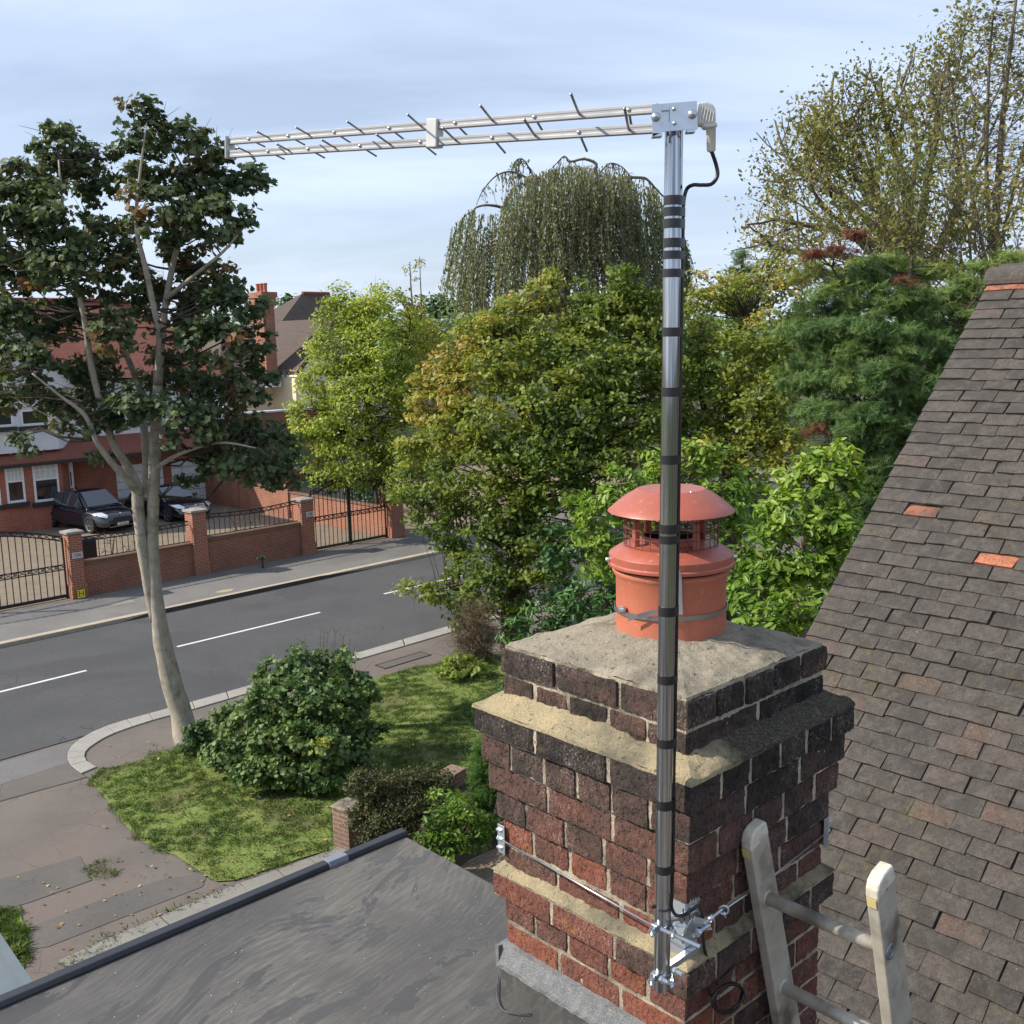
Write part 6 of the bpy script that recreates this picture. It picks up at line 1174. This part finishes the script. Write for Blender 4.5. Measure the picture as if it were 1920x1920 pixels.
# far dark cypress top between mast and conifer
tree('dark_conifer', A3(*at_y(1392, 700, 46)*A3(1, 1, 0)), 'small dark pointed conifer top beyond the yellowing tree', 'tree', [([at_y(1392, 700, 46)*A3(1, 1, 0), P3(1392, 600, 46), P3(1392, 470, 46)], [.2, .15, .03])], [(1392, 480, 16, 22, 0, .3), (1390, 520, 30, 32, 0, .3), (1385, 560, 36, 30, 0, .3)], 46, ML_con, T_spray, .34, 26, .4, M_bdark, 1.3)
# ---------------------------------------------------------------- magnolia close behind the stack
Y = 12.2
ml = [(1530, 870, 50, 34, 0, .6), (1580, 850, 34, 22, .1, .7), (1490, 900, 52, 40, 0, .55), (1560, 920, 56, 44, -.2, .5), (1600, 900, 24, 30, 0, .6), (1500, 970, 60, 45, -.3, .5), (1570, 1000, 52, 45, -.4, .5), (1450, 940, 34, 34, 0, .5), (1520, 1050, 60, 45, -.4, .45), (1440, 1010, 45, 40, 0, .4), (1450, 1080, 55, 40, -.3, .4), (1560, 1070, 34, 36, -.3, .4), (1470, 1140, 60, 34, -.8, .5), (1400, 1120, 50, 40, -.4, .45), (1420, 1170, 60, 26, -1., .5), (1500, 1170, 34, 24, -.9, .5), (1390, 1050, 40, 40, .1, .35)]
bm_ = A3(*at_y(1480, 1300, 12.5)); bm_[2] = .1
tree('magnolia_tree', bm_, 'bright green large-leaved tree between the chimney pot and the tiled roof', 'tree', [([bm_, P3(1500, 1250, 12.5), P3(1498, 1120, 12.5), P3(1510, 1000, 12.4), P3(1530, 900, 12.3)], [.10, .085, .06, .04, .012]), ([P3(1498, 1120, 12.5), P3(1440, 1060, 12.3), P3(1430, 980, 12.3)], [.04, .03, .012]), ([P3(1499, 1180, 12.5), P3(1430, 1150, 12), P3(1400, 1110, 12)], [.04, .03, .012])], ml, Y, ML_mag, T_mag, .125, 17, .16, M_btwig, 1.2, dr=1.1, twig=.008, rnd=.6)
ml2 = [(1180, 900, 50, 36, 0, .6), (1240, 870, 45, 30, .2, .65), (1300, 850, 50, 28, .3, .6), (1340, 870, 40, 30, .2, .5), (1140, 950, 50, 40, 0, .55), (1200, 960, 50, 40, -.2, .5), (1100, 990, 40, 40, .2, .45), (1150, 1020, 50, 34, 0, .4), (1080, 930, 22, 26, .5, .5, .7), (1290, 920, 50, 40, 0, .45), (1360, 930, 45, 40, 0, .45), (1120, 1060, 40, 26, .2, .35), (1400, 900, 30, 30, .2, .5, .7), (1380, 990, 40, 40, 0, .35)]
bm2 = A3(*at_y(1240, 1300, 14.5)); bm2[2] = .1
tree('magnolia_tree', bm2, 'bright green large-leaved tree seen behind and left of the chimney cowl', 'tree', [([bm2, P3(1240, 1150, 14.5), P3(1235, 1000, 14.4), P3(1240, 900, 14.3)], [.12, .10, .06, .015]), ([P3(1238, 1080, 14.5), P3(1170, 980, 14.3), P3(1140, 930, 14.2)], [.05, .035, .012])], ml2, 14.3, ML_mag, T_mag, .125, 17, .18, M_btwig, 1.2, dr=1.1, twig=.009, rnd=.6, group=None)
# laurel hedge
shrub('laurel_hedge', 1050, 1300, 'glossy dark green laurel hedge just behind the chimney top', [(1130, 1095, 55, 26, .5, .5), (1080, 1125, 60, 28, .2, .5), (1020, 1155, 60, 30, 0, .5), (970, 1185, 44, 26, -.2, .45), (1100, 1170, 90, 40, 0, .35), (1180, 1130, 60, 40, .4, .35), (1240, 1120, 60, 50, .6, .35), (1000, 1220, 60, 30, -.2, .3), (1320, 1150, 80, 60, .5, .3), (1010, 1290, 80, 70, 0, .3, .7), (1130, 1270, 100, 80, .3, .3, .7), (1280, 1270, 110, 90, .5, .3, .6), (1050, 1400, 110, 70, 0, .3, .6), (1200, 1400, 120, 90, .3, .3, .6)], 16, ML_laurel, T_lance, .15, 16, .2, .9, cat='hedge', up_=.9, rnd=.5)
# clipped brown hedge end and low plants
shrub('clipped_hedge', 890, 1240, 'brown twiggy clipped hedge end under the oak branches', [(890, 1185, 46, 50, 0, .2, 1.), (900, 1225, 36, 36, -.2, .2), (880, 1150, 40, 26, .3, .2)], 25, ML_olive, T_tri, .05, 24, .18, 1., cat='hedge', bm=M_bhedge, bare=5, twig=.012)
mb = MB(); th_ = bpy.data.objects['clipped_hedge']; 
for i in range(1500):
    a = P3(random.gauss(890, 18), random.gauss(1190, 26), 25-.3+random.uniform(-.5, .4)); mb.tube([a, a+rng.normal(size=3)*.13+ZZ*.05], [.006, .003], 3, cap=False)
mb.build('bare_twigs', M_bhedge, th_)
shrub('low_plants', 880, 1285, 'light green leafy plants at the hedge foot beside the lawn', [(860, 1240, 30, 20, 0, .6, .8), (850, 1270, 34, 20, -.4, .5, .8), (890, 1290, 40, 22, -.6, .5), (915, 1320, 34, 30, -.8, .4), (905, 1255, 30, 20, -.2, .5, .8), (825, 1255, 14, 8, 0, .8, .7)], 23.6, ML_light, T_maple, .10, 22, .18, .9, cat='plants')
shrub('bright_conifer', 910, 1500, 'bright green feathery conifer against the left side of the chimney', [(915, 1400, 22, 30, 0, .5), (905, 1440, 34, 34, 0, .5), (900, 1480, 38, 34, -.1, .5), (912, 1525, 40, 40, -.2, .4), (945, 1450, 40, 60, 0, .4)], 15.6, ML_yew, T_spray, .13, 30, .14, 1.2)
shrub('small_leaved_shrub', 740, 1560, 'olive green small-leaved shrub behind the old brick end post', [(720, 1480, 60, 40, 0, .3), (770, 1470, 50, 36, .4, .3), (690, 1520, 40, 40, 0, .3), (750, 1530, 60, 40, -.3, .3), (800, 1510, 40, 36, 0, .2), (700, 1560, 40, 22, -.3, .2), (820, 1460, 40, 30, .5, .3), (680, 1470, 30, 30, -.3, .3)], 15., ML_olive, T_oval, .055, 34, .14, 1.7, twig=.006)
shrub('garden_shrub', 830, 1590, 'yellow-green leafy shrub by the corner of the flat roof', [(840, 1500, 36, 30, .4, .6), (870, 1530, 44, 36, 0, .6), (820, 1550, 44, 36, -.1, .5), (850, 1580, 40, 26, -.3, .45), (890, 1570, 34, 30, -.1, .45), (800, 1580, 30, 24, -.3, .3), (835, 1610, 22, 12, -.5, .8)], 14.4, ML_mag, T_mag, .095, 20, .14, 1.2, tintf=lambda C: -.38)
shrub('bare_shrub', 200, 985, 'dry leafless shrub tangled behind the railings beside the black bin', [(215, 1000, 45, 12, 0, .9, .2), (240, 1030, 60, 22, 0, .9, .2)], 35.5, ML_thin, T_tri, .04, 3, .2, .8, cat='shrub', bare=7, bm=M_bhedge, twig=.012)
shrub('bare_shrub', 460, 975, 'dry leafless shrub tangled behind the railings left of the gates', [(430, 968, 36, 14, 0, .9, .2), (470, 975, 46, 18, 0, .9, .2), (450, 995, 50, 14, 0, .9, .2)], 38.8, ML_thin, T_tri, .04, 3, .2, .8, cat='shrub', bare=7, bm=M_bhedge, twig=.012)
shrub('weed', 492, 1052, 'green weed at the foot of the low brick wall', [(492, 1048, 8, 5, 0, .4)], 36., ML_bush, T_lance, .12, 12, .1, 1., cat='weed')
# dark planting behind the dividing wall and the gates
shrub('evergreen_shrub', 560, 960, 'dark evergreen shrubs behind the dividing wall railings', [(560, 880, 60, 30, 0, .1), (640, 900, 60, 40, 0, .1), (700, 930, 50, 40, -2, .12), (520, 850, 50, 40, 2, .1), (480, 860, 40, 40, 3, .1), (730, 880, 50, 60, -2, .2)], 50, ML_laurel, T_oval, .22, 22, .5, 1.)
# ---------------------------------------------------------------- weeping tree
Y = 47; tw_ = thing('weeping_tree', at_y(1070, 900, Y)*A3(1, 1, 0), 'tall weeping tree with arching bare boughs and hanging curtains of leaves', 'tree')
mb = MB(); base = at_y(1070, 900, Y)*A3(1, 1, 0)
wl = [([base, P3(1065, 700, Y), P3(1060, 560, Y), P3(1080, 450, Y), P3(1100, 380, Y), P3(1110, 330, Y), P3(1118, 308, Y), P3(1095, 298, Y), P3(1070, 303, Y), P3(1058, 293, Y), P3(1045, 305, Y), P3(1030, 320, Y)], [.5, .4, .32, .25, .2, .15, .12, .10, .08, .06, .05, .02]),
 ([P3(1080, 450, Y), P3(1050, 400, Y-.5), P3(1020, 340, Y-.5), P3(990, 334, Y-.5), P3(960, 322, Y-.5), P3(930, 330, Y-1), P3(905, 358, Y-1), P3(893, 385, Y-1)], [.2, .15, .11, .09, .07, .06, .04, .02]),
 ([P3(1050, 400, Y-.5), P3(1000, 330, Y), P3(985, 303, Y), P3(972, 298, Y), P3(962, 310, Y), P3(955, 335, Y)], [.09, .07, .05, .04, .03, .02]),
 ([P3(1065, 500, Y), P3(1000, 440, Y-1), P3(950, 395, Y-1.5), P3(920, 385, Y-2), P3(895, 388, Y-2), P3(883, 400, Y-2)], [.2, .15, .11, .09, .07, .03]),
 ([P3(1090, 420, Y), P3(1130, 350, Y), P3(1160, 335, Y), P3(1200, 333, Y), P3(1215, 338, Y), P3(1235, 360, Y), P3(1250, 375, Y), P3(1262, 400, Y)], [.2, .14, .11, .1, .09, .06, .05, .02]),
 ([P3(1110, 345, Y), P3(1130, 318, Y), P3(1145, 306, Y), P3(1165, 312, Y), P3(1178, 325, Y), P3(1182, 335, Y)], [.07, .06, .045, .035, .025, .015]),
 ([P3(1070, 430, Y-1), P3(1085, 395, Y-2.5), P3(1088, 430, Y-3), P3(1070, 460, Y-3), P3(1075, 490, Y-3)], [.1, .09, .07, .05, .02]),
 ([P3(1090, 430, Y), P3(1160, 400, Y-2), P3(1215, 420, Y-2.5), P3(1260, 470, Y-2)], [.12, .09, .06, .02]),
 ([P3(1065, 520, Y), P3(1000, 470, Y-2.5), P3(940, 460, Y-3), P3(900, 480, Y-3)], [.12, .09, .06, .02])]
tips = []
for pts, rr in wl:
    Q = bez(pts, 40); r = np.interp(np.linspace(0, 1, len(Q)), np.linspace(0, 1, len(rr)), rr); mb.tube(Q, r*.62, 8)
mb.build('trunk', M_btwig, tw_, smooth=True)
# hanging strands: start on the dome and fall
prof = [(845, 560, 430), (860, 560, 415), (880, 600, 392), (905, 610, 400), (930, 620, 400), (960, 620, 350), (990, 620, 330), (1020, 620, 322), (1050, 620, 312), (1080, 620, 310), (1110, 620, 312), (1140, 620, 325), (1170, 620, 330), (1200, 620, 345), (1225, 610, 352), (1250, 600, 385), (1270, 580, 410), (1285, 560, 450)]
px_ = np.array([p[0] for p in prof]); pt_ = np.array([p[2] for p in prof]); pbm = np.array([p[1] for p in prof])
LC, LT, LB, LN, LTi = [], [], [], [], []; tb = MB()
for i in range(1500):
    x = random.uniform(846, 1288); top = np.interp(x, px_, pt_); bot = np.interp(x, px_, pbm); y0 = top+abs(random.gauss(0, 1))*85 if random.random() < .8 else top+random.random()*4; rad = math.sqrt(max(0, 1-((x-1065)/225)**2)); dYv = -random.random()**.6*4.2*rad if random.random() < .75 else random.random()*4*rad
    if 925 < x < 1000 and random.random() < .30: continue
    if x < 940 and random.random() < .35: continue
    if 1195 < x < 1240 and random.random() < .3: continue
    if 885 < x < 935 and y0 < 420 and random.random() < .3: continue
    ln = random.uniform(60, 290)*(.55 if x < 880 or x > 1270 else 1); y1 = min(y0+ln, bot+random.uniform(-20, 30))
    if y1-y0 < 12: continue
    a = P3(x, y0, Y+dYv); b_ = P3(x+(x-1065)*.07*(y1-y0)/100+random.gauss(0, 3), y1, Y+dYv); n = 7; sway = rng.normal(size=3)*.12; pts = [a+(b_-a)*f+sway*math.sin(f*3) for f in np.linspace(0, 1, n)]
    tb.tube(pts, [.018, .013, .011, .009, .008, .006, .004], 3, cap=False); ti = .45+random.gauss(0, .13)+(.45 if 1000 < x < 1150 and y0 > 350 and random.random() < .32 else 0)
    nl = int((a-b_)[2]*13); 
    for _ in range(max(2, nl)):
        f = random.random(); k = f*(n-1); j = min(int(k), n-2); p = pts[j]+(pts[j+1]-pts[j])*(k-j); LC.append(p+rng.normal(size=3)*.05); LTi.append(ti+random.gauss(0, .08))
for pts, rr in wl:
    Q = bez(pts, 40)
    for q in Q[10:]:
        if q[2] < 14.2: continue
        for _ in range(2):
            if random.random() < .45: continue
            h = random.uniform(.3, 1.5); dq = rng.normal(size=3)*.22; tb.tube([q, q+dq*.6-ZZ*h*.35, q+dq-ZZ*h], [.022, .013, .005], 3, cap=False)
            for _ in range(int(h*7)): f = random.random(); LC.append(q+dq*f-ZZ*h*f+rng.normal(size=3)*.05); LTi.append(.5+random.gauss(0, .1))
tb.build('branches', M_btwig, tw_)
LC = np.array(LC); m = len(LC); Tn = np.tile(A3(0, 0, -1), (m, 1))+rng.normal(size=(m, 3))*.5; Tn /= np.linalg.norm(Tn, axis=1, keepdims=True); Nn = np.cross(Tn, rng.normal(size=(m, 3))); Nn /= np.linalg.norm(Nn, axis=1, keepdims=True)
place('crown', LC, rng.uniform(.09, .17, m), Tn, np.cross(Nn, Tn), Nn, np.array(LTi), T_oval[0], T_oval[1], ML_weep, tw_)
# ---------------------------------------------------------------- thin crowned trees at the top right
Y = 31
def scr(p): q = np.asarray(p)-C0; z = q@fwd; return 960+F*(q@rt)/z, 960-F*(q@up)/z
EDGE = ([1380, 1400, 1420, 1440, 1500, 1540, 1560, 1640, 1740, 1790, 1860, 2100], [560, 470, 290, 260, 215, 175, 150, 128, 100, 40, -200, -300])
def fractal(mb, p, d, ln, r, lev, tips, spread=.5, upb=.15, kids=3):
    x_, y_ = scr(p+d*ln*.7)
    if x_ < 1385 or y_ < np.interp(x_, *EDGE): return
    """branching limb; collects tip points"""
    n = 5; pts = [p]; q = p.copy(); dd = d.copy()
    for i in range(n): dd = nrm(dd+rng.normal(size=3)*.13+ZZ*upb*.25); q = q+dd*ln/n; pts.append(q.copy())
    mb.tube(pts, np.linspace(r, r*.55, n+1), 5 if r > .02 else 3, cap=False)
    if lev == 0: tips.append((q, dd)); tips.append((pts[3], dd)); return
    for k in range(kids):
        f = random.choice([2, 3, 4, 5]); nd = nrm(dd+rng.normal(size=3)*spread+ZZ*upb); fractal(mb, pts[f], nd, ln*random.uniform(.55, .8), r*.5, lev-1, tips, spread, upb, kids)
    fractal(mb, q, nrm(dd+rng.normal(size=3)*.2), ln*.75, r*.55, lev-1, tips, spread, upb, kids)
tf_ = thing('thinning_tree', at_y(1720, 1000, Y)*A3(1, 1, 0), 'large half-bare tree with sparse yellow leaves against the sky', 'tree'); mb = MB(); tips = []
bt = at_y(1720, 1000, Y)*A3(1, 1, 0); mb.tube([bt, P3(1725, 700, Y), P3(1730, 560, Y), P3(1720, 480, Y)], [.45, .36, .30, .22], 10)
main = [[(1730, 560), (1640, 430), (1560, 350), (1510, 330), (1470, 318)], [(1725, 520), (1650, 380), (1600, 270), (1550, 200)], [(1722, 500), (1690, 330), (1660, 220), (1650, 150)], [(1722, 500), (1600, 440), (1500, 420), (1440, 410)], [(1720, 480), (1740, 330), (1760, 230), (1740, 150)], [(1722, 520), (1580, 480), (1480, 470), (1410, 450)], [(1725, 540), (1800, 380), (1840, 280), (1850, 200)], [(1722, 500), (1670, 400), (1600, 330), (1560, 270)], [(1722, 500), (1700, 400), (1720, 280), (1700, 190)], [(1725, 540), (1640, 480), (1580, 420), (1530, 380)], [(1722, 520), (1780, 430), (1800, 330), (1790, 250)], [(1722, 500), (1660, 430), (1640, 330), (1600, 220)]]
for pth in main:
    dY = random.uniform(-2, 2); Q = bez([P3(x, y, Y+dY*i/4) for i, (x, y) in enumerate(pth)], 16); mb.tube(Q, np.linspace(.16, .04, len(Q)), 6)
    for k in range(5, len(Q), 2):
        d = nrm(nrm(Q[k]-Q[k-1])+rng.normal(size=3)*.55+ZZ*.15); fractal(mb, Q[k], d, random.uniform(1.1, 1.7), .045, 2, tips, .55, .18, 2)
mb.build('trunk', M_btwig, tf_, smooth=False)
def tipleaves(tips, parent, mat, tm, size, k, rad, tint0=.5, keep=1., nm='crown'):
    X, Ti = [], []
    for p, d in tips:
        if random.random() > keep: continue
        t0_ = tint0+.5*mnoise.noise(Vector(p*.5)); 
        for _ in range(k): X.append(p+rng.normal(size=3)*rad); Ti.append(t0_+random.gauss(0, .14))
    X = np.array(X); leaves(nm, X, size*rng.uniform(.6, 1.3, len(X)), rng.normal(size=(len(X), 3))+A3(0, 0, .6), np.array(Ti), tm[0], tm[1], mat, parent)
tipleaves(tips, tf_, ML_thin, T_oval, .125, 20, .28, .45, .75)
# second: nearly dead larch-like tree at the right edge
Y = 25; tl_ = thing('dead_larch', at_y(1850, 1000, Y)*A3(1, 1, 0), 'almost bare larch with fine horizontal twigs at the right edge of the sky', 'tree'); mb = MB(); tips = []
for pth, r0 in (([(1850, 1000), (1860, 600), (1868, 400), (1882, 200), (1898, 60), (1912, -60)], .13), ([(1860, 500), (1850, 330), (1852, 200), (1856, 100), (1862, 30)], .06), ([(1862, 560), (1830, 400), (1800, 260), (1780, 130)], .05), ([(1862, 520), (1900, 360), (1925, 250), (1940, 120)], .05)):
    Q = bez([P3(x, y, Y) for x, y in pth], 44); mb.tube(Q, np.linspace(r0, .02, len(Q)), 7)
    for k in range(14, len(Q)):
        for _ in range(3):
            a = random.random()*6.28; d = A3(math.cos(a), math.sin(a), random.uniform(-.25, .35)); lnn = random.uniform(.5, 1.5)*(1.1-k/len(Q)*.6); e = Q[k]+d*lnn; m_ = Q[k]+d*lnn*.5-ZZ*.06; mb.tube([Q[k], m_, e], [.011, .007, .003], 3, cap=False)
            for f in (.4, .6, .8): p = Q[k]+d*lnn*f; mb.tube([p, p+rng.normal(size=3)*.16], [.006, .003], 3, cap=False)
            if random.random() < .30: tips.append((e, d))
mb.build('trunk', M_btwig, tl_)
tipleaves(tips, tl_, ML_thin, T_oval, .13, 14, .13, .15, .8)
# bare twig thicket between conifer and larch
tk = thing('twiggy_thicket', at_y(1800, 900, 24)*A3(1, 1, 0), 'thicket of bare brown twigs above the dark cypress', 'undergrowth'); mb = MB(); tips = []
for i in range(70):
    x = random.uniform(1580, 1930); y = random.uniform(400, 520); a = P3(x, y+random.uniform(40, 90), 24+random.uniform(-1.5, 2)); d = nrm(A3(random.uniform(-1, .5), random.uniform(-.4, .4), random.uniform(.1, .9))); fractal(mb, a, d, random.uniform(.9, 1.6), .024, 2, tips, .45, .08, 2)
for x0 in (1640, 1720, 1800, 1880): mb.tube([at_y(x0, 900, 24)*A3(1, 1, 0), P3(x0, 700, 24), P3(x0+10, 560, 24), P3(x0, 470, 24)], [.12, .1, .07, .03], 6)
mb.build('stems', M_btwig, tk); tipleaves(tips, tk, ML_thin, T_oval, .12, 7, .2, .40, .7, 'foliage')
# ---------------------------------------------------------------- far trees
for (x, y, rx, ry, Yd, ti, lab) in ((815, 575, 40, 26, 110, .35, 'pale green round tree far behind the golden birch'), (700, 575, 30, 14, 120, .2, 'small dark tree far behind the yellow-green tree'), (545, 570, 16, 18, 80, .2, 'dark tree top beside the brick chimney of the cream house')):
    b = at_y(x, 640, Yd)*A3(1, 1, 0); tree('distant_tree', b, lab, 'tree', [([b, P3(x, y+20, Yd), P3(x, y, Yd)], [.4, .3, .1])], [(x, y, rx, ry, 0, ti), (x+rx*.6, y+10, rx*.6, ry*.8, 1, ti), (x-rx*.6, y+12, rx*.6, ry*.8, 1, ti)], Yd, ML_bush, T_oval, .55, 26, 1.1, M_bdark, 1.1)
C, Tt = [], []
for i in range(1500):
    Yd = random.uniform(62, 120); x = random.uniform(-500, 2400); y = random.uniform(600, 690)+ (0 if Yd > 90 else 15); p = P3(x, y, Yd)
    if Yd < 75 and x < 760: continue
    if p[2] > .5: C.append(p); Tt.append(.35+.5*mnoise.noise(Vector(p*.06)))
C = np.array(C); k = 34; m = len(C)*k; X = np.repeat(C, k, 0)+rng.normal(size=(m, 3))*A3(1.3, 1.3, .9); X = X[X[:, 2] > .3]; m2 = len(X)
o = leaves('woodland', X, rng.uniform(.4, .8, m2), rng.normal(size=(m2, 3))*.6+A3(0, -.3, .7), rng.normal(size=m2)*.15+.4, T_oval[0], T_oval[1], ML_bush, None, 'stuff'); o['label'] = 'distant belt of trees on the skyline'
# understorey that closes the view under the middle trees on our side of the gardens
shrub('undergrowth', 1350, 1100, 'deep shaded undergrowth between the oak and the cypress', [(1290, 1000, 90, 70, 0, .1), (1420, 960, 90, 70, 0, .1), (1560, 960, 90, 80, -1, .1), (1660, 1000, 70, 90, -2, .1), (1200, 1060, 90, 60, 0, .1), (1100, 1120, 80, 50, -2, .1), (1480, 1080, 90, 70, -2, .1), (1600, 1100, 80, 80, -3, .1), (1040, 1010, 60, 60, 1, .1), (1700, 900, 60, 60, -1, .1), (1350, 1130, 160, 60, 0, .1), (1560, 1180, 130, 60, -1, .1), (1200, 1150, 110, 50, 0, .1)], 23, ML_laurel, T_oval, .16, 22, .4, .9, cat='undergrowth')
